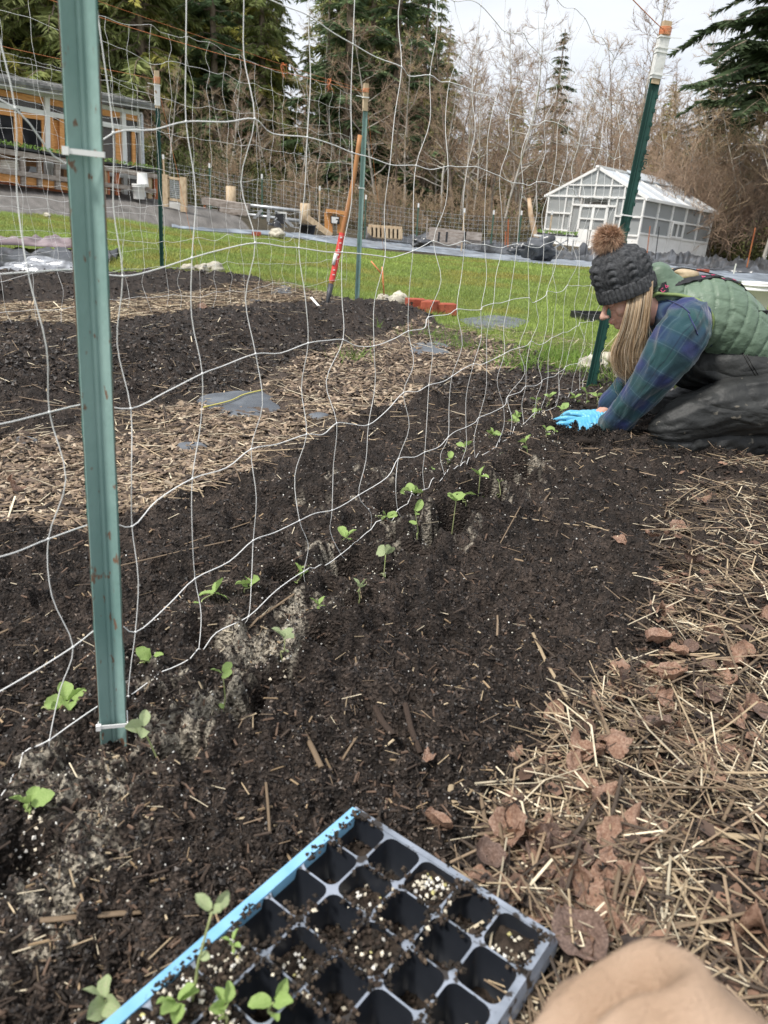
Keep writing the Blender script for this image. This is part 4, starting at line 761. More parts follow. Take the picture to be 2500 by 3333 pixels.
# ------------------------------------------------------------------ trellis posts
NA, NB = np.array([-.39, .93, 0.]), np.array([.99, 3.68, 0.]); Nd = (NB-NA)/np.linalg.norm(NB-NA); Nn = np.array([Nd[1], -Nd[0], 0])   # Nn points to the camera side
def steel(name, c1, c2, rust): return mat(name, c1, c2, 9, .55, .15, 120, spec=.35, stretch=(1, 1, .45), spots=(rust, 95, .635))
M['teal_steel'] = steel('teal_painted_steel', (.17, .29, .265), (.28, .41, .38), (.20, .12, .08))
M['green_steel'] = steel('dark_green_steel', (.010, .050, .040), (.018, .075, .060), (.03, .05, .04))
M['rust'] = mat('rusty_edge', (.16, .10, .07), (.10, .22, .19), 30, .8, lo=.45, hi=.60, stretch=(1, 1, .4))
M['tape'] = mat('white_tape', (.66, .66, .64), (.80, .80, .78), 14, .45, .3, 40, spots=((.35, .22, .12), 26, .66))
def tpost(base, top, face, W, m, lab, studs=False, depth=.009):
    """steel post: shallow channel opening towards 'face', with a rounded back rib"""
    base = np.asarray(base, float); top = np.asarray(top, float); ax = (top-base)/np.linalg.norm(top-base); f = face-ax*(face@ax); f /= np.linalg.norm(f); s = np.cross(f, ax)
    t = thing('steel_post', lab, 'post', tuple(base)); h = W/2
    sec = [(-h, depth), (-h*.93, depth+.0012), (-h*.5, depth*.45), (-.0035, 0), (-.0012, .0022), (.0018, .0022), (.004, 0), (h*.5, depth*.45), (h*.93, depth+.0012), (h, depth), (h, depth-.003), (h*.45, depth*.4-.004), (.005, -.006), (.004, -.02), (-.004, -.02), (-.005, -.006), (-h*.45, depth*.4-.004), (-h, depth-.003)]
    nb = 24; V = []; F = []
    for i in range(nb+1):
        p = lerp(base, top, i/nb)
        for a, b in sec: V.append(p+s*a+f*b)
    k = len(sec)
    for i in range(nb):
        for j in range(k): F.append((i*k+j, i*k+(j+1) % k, (i+1)*k+(j+1) % k, (i+1)*k+j))
    F.append(tuple(range(nb*k, nb*k+k))); mb = MB(); mb.add(V, F); mb.build('channel', M[m], t)
    if m == 'teal_steel' and W > .03:
        for sg_ in (-1, 1): mb = MB(); mb.beam(base+s*sg_*h+f*(depth-.001), top+s*sg_*h+f*(depth-.001), .0022, .0026, f); mb.build('rusty_edge', M['rust'], t)
    if studs:
        L_ = np.linalg.norm(top-base); n = int(L_/.055)
        for i in range(n): p = base+ax*(i+.5)*.055; mb = MB(); mb.box(p-s*(h*.9)+f*.004, (.012, .010, .016), np.stack([s, f, ax], 1)); mb.build('stud', M[m], t)
    return t, ax, f, s
def zip_tie(t, c, ax, f, s, W, wide=.005, dep=.012, tail=None, m='net'):
    mb = MB(); P = []
    for a in np.linspace(0, 2*math.pi, 21)[:-1]: P.append(c+s*math.cos(a)*(W/2+.002)+f*(math.sin(a)*(.016)+(0 if math.sin(a) < 0 else 0)))
    P = [c+s*(-W/2-.002)+f*dep, c+s*(W/2+.002)+f*dep, c+s*(W/2)+f*(-.018), c+s*(-W/2)+f*(-.018), c+s*(-W/2-.002)+f*dep]
    for a, b in zip(P[:-1], P[1:]): mb.beam(a, b, .0016, wide, ax)
    mb.box(c+s*(W/2+.001)+f*dep, (.007, .006, wide*1.5), np.stack([s, f, ax], 1))
    if tail is not None: mb.beam(c+s*(W/2)*np.sign(tail)+f*dep, c+s*(W/2*np.sign(tail)+tail)+f*dep+ax*.004, .0015, wide*.7, ax)
    mb.build('zip_tie', M[m], t)
def twine_wrap(t, c, ax, f, s, r, n=5, h=.02):
    P = [c+ax*(i/(n*10)*h-h/2)+s*r*math.cos(i*.628)*(1+.08*random.random())+f*r*math.sin(i*.628) for i in range(n*10)]
    mb = MB(); mb.tube(P, .0016, 4); mb.build('twine_wrap', M['twine'], t)
# near post
b1 = at_y(372, 2405, .905); t1 = at_y(255, 0, .925); ax_ = (t1-b1)/np.linalg.norm(t1-b1); face1 = np.array([.30, -1, .1])
p1, ax, f, s = tpost(b1-ax_*.12, b1+ax_*1.42, face1, .0375, 'teal_steel', 'near weathered teal steel post at the left with two white zip ties')
for py, tl in ((500, None), (2345, None)):
    k = np.interp(py, [0, 2405], [1, 0]); c = at_y(lerp(372, 255, (2405-py)/2405), py, lerp(.905, .925, (2405-py)/2405)); c = b1+ax*((c-b1)@ax); zip_tie(p1, c, ax, f, s, .0375, .0058, .0145, tl)
# right post
b2 = at_y(1918, 1275, 3.66); t2_ = at_y(2172, 70, 3.72); ax2 = (t2_-b2)/np.linalg.norm(t2_-b2); L2 = np.linalg.norm(t2_-b2)
kx = ((at_y(2140, 256, 3.7)-b2)@ax2)
p2, ax, f, s = tpost(b2-ax2*.2, b2+ax2*kx, np.array([.15, -1, 0.]), .048, 'green_steel', 'dark green studded steel post with white taped wooden top behind the woman', True, .006)
mb = MB(); mb.beam(b2+ax2*(kx-.02), b2+ax2*L2, .036, .024, f); mb.build('wooden_top', M['raw_wood'], p2); mb = MB(); mb.beam(b2+ax2*(kx), b2+ax2*(L2-.055), .043, .031, f); mb.build('tape', M['tape'], p2)
twine_wrap(p2, b2+ax2*(L2-.035), ax, f, s, .024, 6, .03)
for d_, tl in ((L2-.06, -.05), (L2-.10, -.05), (kx+.015, -.045), (kx+.10, .02)): zip_tie(p2, b2+ax2*d_, ax, f, s, .045, .005, .018, tl)
zip_tie(p2, b2+ax2*(((at_y(2050, 702, 3.67)-b2)@ax2)), ax, f, s, .050, .006, .012, None)
for c in (): pass
tx = bpy.data.curves.new('embossed_letters', 'FONT'); tx.body = 'USA'; tx.size = .042; tx.extrude = .0012; tx.align_x = 'CENTER'; to = link(bpy.data.objects.new('embossed_letters', tx)); tx.materials.append(M['green_steel'])
cU = b2+ax2*((at_y(2085, 525, 3.68)-b2)@ax2)+f*.006+s*(-.012); Xa = -ax2; Yn = f; Ya = np.cross(Yn, Xa)
to.matrix_world = Matrix(((Xa[0], Ya[0], Yn[0], cU[0]), (Xa[1], Ya[1], Yn[1], cU[1]), (Xa[2], Ya[2], Yn[2], cU[2]), (0, 0, 0, 1))); bpy.context.view_layer.update(); tme = bpy.data.meshes.new_from_object(to.evaluated_get(bpy.context.evaluated_depsgraph_get())); tme.transform(to.matrix_world); bpy.data.objects.remove(to); link(bpy.data.objects.new('embossed_letters', tme), p2)
# middle post of the second row
b3 = at_y(1160, 998, 6.5); t3 = at_y(1192, 272, 6.5); ax3 = (t3-b3)/np.linalg.norm(t3-b3); L3 = np.linalg.norm(t3-b3); k3 = (at_y(1188, 352, 6.5)-b3)@ax3
p3, ax, f, s = tpost(b3-ax3*.2, b3+ax3*k3, np.array([.4, -1, 0.]), .04, 'teal_steel', 'teal steel post with short wooden top in the middle of the lawn edge')
mb = MB(); mb.beam(b3+ax3*(k3-.02), b3+ax3*L3, .036, .03, f); mb.build('wooden_top', M['raw_wood'], p3); twine_wrap(p3, b3+ax3*(L3-.045), ax, f, s, .025, 4, .03); zip_tie(p3, b3+ax3*(L3-.095), ax, f, s, .044, .008, .016, .06)
zip_tie(p3, b3+ax3*((at_y(1175, 612, 6.5)-b3)@ax3), ax, f, s, .044, .007, .012)
# left post of the third row
b4 = at_y(527, 882, 7.3); t4 = at_y(510, 230, 7.3); ax4 = (t4-b4)/np.linalg.norm(t4-b4); L4 = np.linalg.norm(t4-b4); k4 = (at_y(513, 344, 7.3)-b4)@ax4
p4, ax, f, s = tpost(b4-ax4*.2, b4+ax4*k4, np.array([.5, -1, 0.]), .036, 'green_steel', 'dark green studded post with white and bare wood top before the shed', True, .006)
mb = MB(); mb.beam(b4+ax4*(k4-.02), b4+ax4*L4, .038, .03, f); mb.build('wooden_top', M['raw_wood'], p4); mb = MB(); mb.beam(b4+ax4*k4, b4+ax4*(L4-.11), .044, .035, f); mb.build('tape', M['tape'], p4); twine_wrap(p4, b4+ax4*(L4-.07), ax, f, s, .027, 6, .05); zip_tie(p4, b4+ax4*(L4-.11), ax, f, s, .05, .008, .02, .06)
# ------------------------------------------------------------------ netting
def net(name, lab, A, d, n, s0, s1, zs, zfun, seed, rh, rv, pinch=None, topend=1.5, cols=None, drop=.05, off=.012):
    rg = np.random.default_rng(seed); A = np.asarray(A, float)-n*off; t = thing(name, lab, 'netting', tuple(A)); ks = np.arange(s0, s1+.001, .15); nk = len(ks); jit = np.cumsum(rg.normal(0, .004, (len(zs), nk)), 0)
    X = ks[None]+jit+rg.normal(0, .006, (len(zs), nk)); Z = np.array([[z+zfun(k_, z) for k_ in ks] for z in zs])+rg.normal(0, .009, (len(zs), nk))
    if cols is not None:
        for zi, vals in cols.items():
            for k_, (sv, zv) in vals.items():
                j = int(round((k_-s0)/.15))
                if 0 <= j < nk: X[zi, j] = sv; Z[zi, j] = zv
    O3 = lambda a, z, o=0.: A+d*a+np.array([0, 0, z])+n*o
    off_n = rg.normal(0, .008, (len(zs), nk))
    for i in range(len(zs)):
        P = []
        for j in range(nk):
            P.append(O3(X[i, j], Z[i, j], off_n[i, j]))
            if j < nk-1:
                m_ = (ks[j]+ks[j+1])/2; dip = 0
                if pinch is not None and ks[j] < pinch[0] < ks[j+1]:
                    dz = min(pinch[1:], key=lambda q: abs(q-zs[i]))-zs[i]
                    P.append(O3(pinch[0], Z[i, j]+(dz if abs(dz) < .1 else 0), 0)); continue
                P.append(O3((X[i, j]+X[i, j+1])/2, (Z[i, j]+Z[i, j+1])/2+rg.normal(0, .004)-.003, rg.normal(0, .006)))
        P = catmull(P, 4); P[:, 2] = np.maximum(P[:, 2], GZ(P[:, 0], P[:, 1])+.002)
        mb = MB(); mb.tube(P, rh, 5, cap=False)
        mb.build('cross_strand', M['net'], t)
    for j in range(nk):
        zt = topend+rg.normal(0, .03); P = [O3(X[0, j]+rg.normal(0, .01), max(Z[0, j]-drop, 0)+0.0, rg.normal(0, .01))]
        if Z[0, j] > .09: P[0] = O3(X[0, j]+rg.normal(0, .012), Z[0, j]-drop-rg.uniform(0, .05), rg.normal(0, .01))
        for i in range(len(zs)):
            P.append(O3(X[i, j], Z[i, j], off_n[i, j]))
            if i < len(zs)-1: w = rg.normal(0, .006)+(.005 if (i+j) % 2 else -.004); P.append(O3((X[i, j]+X[i+1, j])/2+w, (Z[i, j]+Z[i+1, j])/2, rg.normal(0, .012)))
        P = catmull(P, 4); g = GZ(P[:, 0], P[:, 1]); P = P[P[:, 2] > g-.02]
        if len(P) < 3: continue
        mb = MB(); mb.tube(P, rv, 5, cap=False); mb.build('upright_strand', M['net'], t)
    mb = MB(); 
    for i in range(len(zs)):
        for j in range(nk):
            p = O3(X[i, j], Z[i, j], off_n[i, j])
            if p[2] > 0: mb.ball(p, rh*2.2, 6, 4)
    o = mb.build('knot', M['net'], t); o['kind'] = 'stuff'; return t, X, Z
zs1 = [.02, .16, .34, .51, .69, .87, 1.045, 1.215, 1.38]
meas = {1: [(-.06, .17), (.06, .13), (.22, .15), (.37, .17), (.52, .16), (.65, .14), (.79, .13)], 2: [(-.06, .33), (.08, .30), (.21, .34), (.37, .35), (.54, .34), (.65, .34), (.81, .30)], 3: [(-.04, .5), (.09, .48), (.23, .51), (.38, .52), (.54, .52), (.68, .51), (.82, .48)],
    4: [(-.05, .67), (.09, .66), (.23, .68), (.38, .70), (.53, .69), (.69, .68), (.83, .67), (.97, .68), (1.13, .70), (1.30, .70), (1.46, .69), (1.6, .68), (1.75, .69)], 5: [(-.04, .84), (.09, .83), (.24, .86), (.38, .88), (.53, .87), (.69, .86), (.83, .85), (.99, .86), (1.14, .87), (1.30, .88), (1.44, .88)],
    6: [None, None, None, None, (.54, 1.05), (.70, 1.04), (.86, 1.03), (1.01, 1.04), (1.16, 1.05), (1.30, 1.05), (1.45, 1.05), (1.60, 1.04), (1.76, 1.03)], 0: [(-.11, .04), (.04, .02), (.19, .02), (.33, .03)]}
cols = {i: {round(-.05+.15*k, 3): v for k, v in enumerate(L_) if v} for i, L_ in meas.items()}
net('trellis_netting', 'near white trellis netting running from the teal post to the dark post by the woman', NA, Nd, Nn, -.5+0, 3.10, zs1, lambda k, z: .006*math.sin(k*6+z*9)-.0*k, 3, .00098, .00074, (.02, .82, .02), 1.45, cols, .06, 0.02)
def row_net(A, s0, s1, name, lab, seed, zs, topz):
    A = np.asarray(A, float); z0 = A[2]; A0 = np.array([A[0], A[1], 0.])
    return net(name, lab, A0, Nd, Nn, s0, s1, zs, lambda k, z: z0*1.0+.012*math.sin(k*5+z*7), seed, .0010, .0008, None, topz, None, .05, .02)
zs2 = [.22, .38, .54, .72, .90, 1.09, 1.27, 1.45, 1.58]
row_net([b3[0], b3[1], .03], -4.5, -.02, 'trellis_netting', 'second trellis netting ending at the teal post with wooden top in the middle', 4, zs2, 1.6)
row_net([b4[0], b4[1], .13], -4.2, .10, 'trellis_netting', 'farthest trellis netting on the left ending at the dark post before the shed', 5, zs2, 1.6)
def twine(a, b, lab, sag=.01, r=.0016, parent=None):
    a = np.asarray(a); b = np.asarray(b); P = [lerp(a, b, k/14)-np.array([0, 0, sag*math.sin(math.pi*k/14)])+RNG.normal(0, .002, 3) for k in range(15)]; mb = MB(); mb.tube(P, r, 5); return tag(mb.build('orange_twine', M['twine']), lab, 'twine')
twine(t2_-ax2*.035, b1+ax_*1.40, 'red brown twine from the right taped post up to the top edge of the photo', r=.0018)
top3 = t3-ax3*.06; q = top3-Nd*4.4; twine(top3, q+(0, 0, -.02), 'orange twine along the top of the second netting from the middle post', .05); twine(top3+(0, 0, .01), q+(0, 0, .03), 'thin second orange strand above the twine of the middle post', .02, .001)
top4 = t4-ax4*.07; twine(top4, top4-Nd*4., 'orange twine along the top of the farthest netting left of the shed post', .03)
twine(top3-ax3*.03, gp3(1252, 925)+np.array([0, 0, .2]), 'orange guy twine from the middle post down to a small stake by the stones', .0); twine(top4, gp3(648, 880), 'orange guy twine from the shed post down to the stones at the bed corner', .0)
twine(t2_-ax2*.08, gp3(1925, 1225), 'orange guy twine hanging from the right taped post down to the white stone', .0)
for i, (u, nm) in enumerate(((.75, 'left'), (.88, 'right'))):
    c = lerp(q, top3, u); mb = MB()
    for k in range(5): a = c; P = [c, c+RNG.normal(0, .012, 3)+(0, 0, .01), c+RNG.normal(0, .015, 3)-(0, 0, .03), c+RNG.normal(0, .015, 3)-(0, 0, .07)]; mb.tube(catmull(P, 4), .0012, 4)
    tag(mb.build('twine_knot', M['twine']), 'tangled knot of orange twine, %s one on the second row' % nm, 'knot', 'twine knots on the second row')
stk = thing('branch_stake', 'small orange forked stake in the grass right of the middle post', 'stake', tuple(gp3(1252, 950)))
for a, b in (((1244, 868), (1250, 960)), ((1208, 850), (1243, 893))): mb = MB(); mb.tube([at_y(*a, 6.3), lerp(at_y(*a, 6.3), at_y(*b, 6.3), .5), at_y(*b, 6.3)], .006, 6); mb.build('twig', M['twine'], stk)
# ------------------------------------------------------------------ hoe leaning on the middle post, plant marker
hoe = thing('garden_tool', 'wooden handled tool with red label leaning on the teal middle post', 'tool', tuple(at_y(1065, 1000, 6.2)))
HP = [at_y(1172, 440, 6.44), at_y(1150, 590, 6.40), at_y(1122, 720, 6.34), at_y(1090, 870, 6.28), at_y(1076, 932, 6.25)]; mb = MB(); mb.tube(catmull(HP, 4), .018, 8, ell=.8); mb.build('handle', mat('tool_wood', (.33, .14, .05), (.45, .22, .09), 8, .5, stretch=(1, 1, .3)), hoe)
M['red_label'] = mat('red_label', (.62, .06, .05), (.70, .09, .08), 6, .5)
def along(y): 
    return np.array([np.interp(y, [440, 590, 720, 870, 932], [p[i] for p in HP]) for i in range(3)])
mb = MB(); mb.tube([along(y) for y in (758, 790, 830, 870, 915)], .0235, 8, ell=.8, cap=False); lb = mb.build('label', M['red_label'], hoe)
for k, y in enumerate((772, 790, 812, 828, 878, 893)): mb = MB(); c = along(y); mb.box(c+np.array([.004*(k % 2), -.024, 0]), (.018, .002, .007 if k % 3 else .011), rotz(.05)); mb.build('print', M['white_paint'], lb)
mb = MB(); mb.tube([along(825)+(-.012, -.012, 0), along(862)+(-.014, -.012, 0)], .016, 6); mb.build('tag', M['white_paint'], hoe)
mb = MB(); mb.tube([along(925), at_y(1070, 962, 6.22), at_y(1066, 985, 6.2), at_y(1064, 1004, 6.2)], [.024, .02, .012, .008], 8); mb.build('ferrule', mat('dull_steel', (.06, .065, .07), (.10, .10, .11), 9, .5, metal=.5), hoe)
mb = MB(); mb.prism([at_y(1008, 968, 5.6), at_y(1016, 966, 5.6), at_y(1045, 1000, 5.55), at_y(1040, 1003, 5.55)], .003, (0, 1, 0)); tag(mb.build('plant_marker', M['net']), 'white plastic plant marker leaning in the bed left of the tool', 'marker')
# ------------------------------------------------------------------ landscape fabric showing through the chips
M['fabric'] = mat('landscape_fabric', (.085, .095, .11), (.15, .165, .185), 9, .6, .3, 300, spec=.4, spots=((.10, .07, .05), 12, .62))
def patch(px, py, rx, ry, lab, seed, stripe=False, dz=.018):
    a = np.linspace(0, 2*math.pi, 40, endpoint=False); R_ = 1+.45*vn2(np.cos(a)*1.6+seed*7, np.sin(a)*1.6, seed); P = np.array([gp(px+rx*r_*math.cos(t_), py+ry*r_*math.sin(t_)) for t_, r_ in zip(a, R_)]); c = P.mean(0); V = []; F = []; nr = 8
    for i in range(nr):
        k = 1-i/nr
        for p in P: q_ = c+(p-c)*k; V.append((q_[0], q_[1], float(GZ(q_[0:1], q_[1:2], False)[0])+dz*(1-k**6)+.004+.006*float(vn2(q_[0]*9, q_[1]*9, 3))))
    V.append((c[0], c[1], float(GZ(c[0:1], c[1:2], False)[0])+dz+.004)); 
    for i in range(nr-1):
        for j in range(40): F.append((i*40+j, i*40+(j+1) % 40, i*40+40+(j+1) % 40, i*40+40+j))
    for j in range(40): F.append(((nr-1)*40+j, (nr-1)*40+(j+1) % 40, nr*40))
    mb = MB(); mb.add(V, F, 0, True); t = mb.build('fabric_patch', M['fabric']); tag(t, lab, 'fabric')
    if stripe:
        g = [gp(px-.86*rx, py+.78*ry), gp(px-.2*rx, py+.25*ry), gp(px+.15*rx, py-.25*ry), gp(px+.62*rx, py-.62*ry)]; P = catmull(np.array([(q_[0], q_[1], float(GZ(q_[0:1], q_[1:2], False)[0])+dz+.012) for q_ in g]), 5); mb = MB(); mb.tube(P, .003, 4); mb.build('yellow_line', mat('yellow_line', (.55, .50, .15), rough=.7), t)
patch(775, 1318, 130, 42, 'large grey fabric patch with a yellow line in the wood chips', 2, True); patch(1395, 1143, 72, 24, 'grey fabric patch in the straw right of the dark bed', 3); patch(1610, 1052, 115, 20, 'long grey fabric patch at the lawn edge behind the bricks', 4)
patch(625, 1455, 55, 12, 'narrow grey fabric scrap in the chips below the large patch', 5, dz=.01); patch(85, 1440, 40, 12, 'small grey fabric scrap at the left by the dark bed', 6, dz=.01); patch(925, 955, 42, 9, 'small dark fabric patch in the straw near the far bed', 7, dz=.01); patch(1040, 1358, 32, 10, 'small worn fabric scrap right of the large patch', 8, dz=.008); patch(820, 985, 40, 8, 'dull fabric scrap under straw between the two beds', 9, dz=.008)

# ------------------------------------------------------------------ seedling tray in the foreground
TZt = .062
T0 = on_z(1158, 2628, TZt)[:2]; R0t = on_z(1795, 3060, TZt)[:2]; du = np.array([.798, -.6025]); dv = np.array([du[1], -du[0]])      # du: short side, dv: long side (towards the camera)
if dv@np.array([-.2, -.3]) < 0: dv = -dv
TWd, TL = .273, .526
M['tray_black'] = mat('black_tray_plastic', (.010, .012, .016), (.022, .025, .032), 12, .32, spec=.6, spots=((.05, .04, .03), 45, .66))
M['tray_rim'] = mat('grey_tray_rim', (.17, .195, .235), (.30, .335, .40), 26, .36, spec=.55, spots=((.03, .024, .02), 60, .55))
M['blue_tape'] = mat('blue_masking_tape', (.17, .40, .60), (.25, .50, .70), 25, .5, spots=((.03, .025, .02), 55, .68))
M['potting'] = mat('potting_soil', (.020, .014, .010), (.055, .040, .030), 90, .9, .8, 160)
M['perlite'] = mat('perlite', (.62, .58, .48), (.80, .77, .70), 30, .8)
tray = thing('seedling_tray', 'black fifty cell seedling tray with blue taped edge in the foreground', 'tray', (T0[0], T0[1], 0))
def TP(u, v, z): q_ = T0+du*u+dv*v; return np.array([q_[0], q_[1], z])
RM = .007; cu_ = (TWd-2*RM)/5; cv_ = (TL-2*RM)/10
def rsq(cx, cy, h, r, n=4):
    P = []
    for k, (sx, sy) in enumerate(((1, 1), (-1, 1), (-1, -1), (1, -1))):
        for i in range(n+1): a = math.pi/2*(k+i/n); P.append((cx+sx*(h-r)+r*math.cos(a), cy+sy*(h-r)+r*math.sin(a)))
    return P
mbs = MB()
for i in range(5):
    for j in range(10):
        cx, cy = RM+cu_*(i+.5), RM+cv_*(j+.5); out = [(cx+sx*cu_/2, cy+sy*cv_/2) for sx, sy in ((1, 1), (-1, 1), (-1, -1), (1, -1))]; inn = rsq(cx, cy, cu_*.472, .011); V = [TP(a, b, TZt) for a, b in out]+[TP(a, b, TZt) for a, b in inn]; F = []
        n = 5
        for k in range(4):
            for q_ in range(n-1): F.append((k, 4+k*n+q_, 4+k*n+q_+1))
            F.append((k, 4+k*n+n-1, 4+((k+1) % 4)*n, (k+1) % 4))
        mbs.add(V, F)
mbs.build('top_sheet', M['tray_rim'], tray)
for (u0, v0, u1, v1, m_) in ((0, 0, TWd, RM, 'tray_rim'), (TWd-RM, RM, TWd, TL, 'tray_rim'), (0, TL-RM, TWd-RM, TL, 'tray_rim'), (0, RM, RM, TL-RM, 'tray_rim')):
    mb = MB(); mb.prism([TP(u0, v0, TZt-.003), TP(u1, v0, TZt-.003), TP(u1, v1, TZt-.003), TP(u0, v1, TZt-.003)], .0045); mb.build('rim', M[m_], tray)
mb = MB(); mb.prism([TP(-.002, .004, TZt-.012), TP(.0105, .004, TZt-.012), TP(.0105, TL, TZt-.012), TP(-.002, TL, TZt-.012)], .0145); mb.build('blue_tape', M['blue_tape'], tray)
for a, b in (((0, 0), (TWd, 0)), ((TWd, 0), (TWd, TL)), ((0, 0), (0, TL))):
    mb = MB(); oa = np.array([TWd/2, TL/2]); 
    P = [TP(*a, TZt-.001), TP(*b, TZt-.001)]; c_ = TP(TWd/2, TL/2, 0); 
    o1 = [p+(p-c_)*np.array([.02, .02, 0]) for p in P]; V = [P[0], P[1], o1[1]-(0, 0, .012), o1[0]-(0, 0, .012), o1[1]-(0, 0, .030), o1[0]-(0, 0, .030)]; V = [np.array([v_[0], v_[1], max(v_[2], .005)]) for v_ in V]
    V += [v_-np.array([0, 0, .0015]) for v_ in V[:0]]; mb.add(V, [(0, 1, 2, 3), (3, 2, 4, 5)]); o = mb.build('skirt', M['tray_rim'], tray); sm = o.modifiers.new('thickness', 'SOLIDIFY'); sm.thickness = .0015
FILL = {}
full = {(0, 0): .030, (1, 0): .016, (0, 1): .01, (2, 0): .052, (1, 1): .035, (3, 0): .022, (4, 0): .046, (2, 1): .018, (3, 1): .006, (4, 1): .012, (0, 2): .008, (1, 2): .024, (2, 2): .056, (3, 2): .012, (4, 2): .01, (0, 3): .006, (1, 3): .040, (2, 3): .020, (3, 3): .02, (0, 4): .060, (1, 4): .008, (0, 5): .060, (0, 6): .061, (1, 5): .058, (1, 6): .060, (0, 7): .058, (2, 6): .058, (2, 7): .058}
cell = None
for i in range(5):
    for j in range(10):
        cx, cy = RM+cu_*(i+.5), RM+cv_*(j+.5)
        if cell is None:
            top = rsq(0, 0, cu_*.472, .011); bot = rsq(0, 0, cu_*.33, .008); n = len(top); V = [TP(a, b, TZt-.0005)-TP(0, 0, 0) for a, b in top]+[TP(a, b, .004)-TP(0, 0, 0) for a, b in bot]
            mb = MB(); mb.add(V, [(k, (k+1) % n, n+(k+1) % n, n+k) for k in range(n)]+[tuple(range(n, 2*n))], 0, True); cell = mb.mesh('cell'); cell.materials.append(M['tray_black'])
        o = bpy.data.objects.new('cell', cell); COL.objects.link(o); o.parent = tray; o.matrix_parent_inverse = Matrix.Translation(tray.location).inverted(); o.location = Vector(TP(cx, cy, 0).tolist())
        h = full.get((i, j), random.choice([.006, .008, .012, .02])); n1 = 9; V = []; F = []
        k = .33+(.472-.33)*h/.062; uu = np.linspace(-1, 1, n1)
        for a in uu:
            for b in uu:
                q_ = 1.0 if max(abs(a), abs(b)) < .99 else .0; zz = h+.006*float(vn2(a*2+i*5, b*2+j*7, 2))+.006*float(vn2(a*6+i*5, b*6+j*7, 4)); rr_ = min(1, .985/max(abs(a)*.999+abs(b)*.0, 1e-3)) ; e = (abs(a)**6+abs(b)**6)**(1/6); sc_ = max(abs(a), abs(b))/max(e, 1e-6)
                V.append(TP(cx+a*sc_*k*cu_*.995, cy+b*sc_*k*cu_*.995, min(zz, TZt+.004)))
        for a in range(n1-1):
            for b in range(n1-1): F.append((a*n1+b, a*n1+b+1, (a+1)*n1+b+1, (a+1)*n1+b))
        mb = MB(); mb.add(V, F, 0, True); mb.build('cell_soil', M['potting'], tray)
        FILL[(i, j)] = (cx, cy, h)
# ------------------------------------------------------------------ seedlings
M['leaf_pea'] = mat('pea_leaf', (.25, .40, .10), (.42, .54, .20), 28, .55, .2, 200, trans=.3, spots=((.46, .44, .26), 34, .66))
M['leaf_pale'] = mat('grey_green_leaf', (.32, .42, .20), (.50, .56, .32), 28, .6, .2, 200, trans=.3, spots=((.42, .30, .27), 26, .62))
M['stem'] = mat('pea_stem', (.27, .34, .12), (.42, .44, .22), 30, .6)
def leaf_mesh(seed, fold=.35, curl=.3, wide=.75):
    rg = np.random.default_rng(seed); nu, nv = 8, 7; V = []; F = []
    for i in range(nu):
        t = i/(nu-1); w = wide*.5*math.sin(math.pi*min(t*.93+.05, 1))**.62*(1+.06*rg.normal())
        for j in range(nv):
            s_ = j/(nv-1)*2-1; V.append((w*s_, t, abs(s_)*w*fold+curl*(t*t)*(-.6)+.035*math.sin(t*9+seed)*s_+.02*rg.normal()))
    for i in range(nu-1):
        for j in range(nv-1): F.append((i*nv+j, i*nv+j+1, (i+1)*nv+j+1, (i+1)*nv+j))
    me = bpy.data.meshes.new('leaf'); me.from_pydata(V, [], F); me.polygons.foreach_set('use_smooth', [True]*len(F)); return me
LEAF = [leaf_mesh(i, [.35, .7, .15, .5][i % 4], [.3, .1, .5, .2][i % 4], [.8, .7, .85, .62][i % 4]) for i in range(8)]
LEAFM = []
for l in LEAF:
    for m_ in ('leaf_pea', 'leaf_pale'): c = l.copy(); c.materials.append(M[m_]); LEAFM.append(c)
def place_leaf(parent, p, d, roll, size, mi, rg):
    d = np.asarray(d, float); d /= np.linalg.norm(d); up = np.array([0, 0, 1.]); x_ = np.cross(d, up); x_ /= np.linalg.norm(x_)+1e-9; z_ = np.cross(x_, d); c, s_ = math.cos(roll), math.sin(roll); x2 = x_*c+z_*s_; z2_ = -x_*s_+z_*c
    o = bpy.data.objects.new('leaf', LEAFM[rg.integers(0, 8)*2+mi]); COL.objects.link(o); o.parent = parent; o.matrix_parent_inverse = Matrix.Translation(parent.location).inverted(); k = size
    o.matrix_basis = Matrix(((x2[0]*k, d[0]*k, z2_[0]*k, p[0]), (x2[1]*k, d[1]*k, z2_[1]*k, p[1]), (x2[2]*k, d[2]*k, z2_[2]*k, p[2]), (0, 0, 0, 1)))
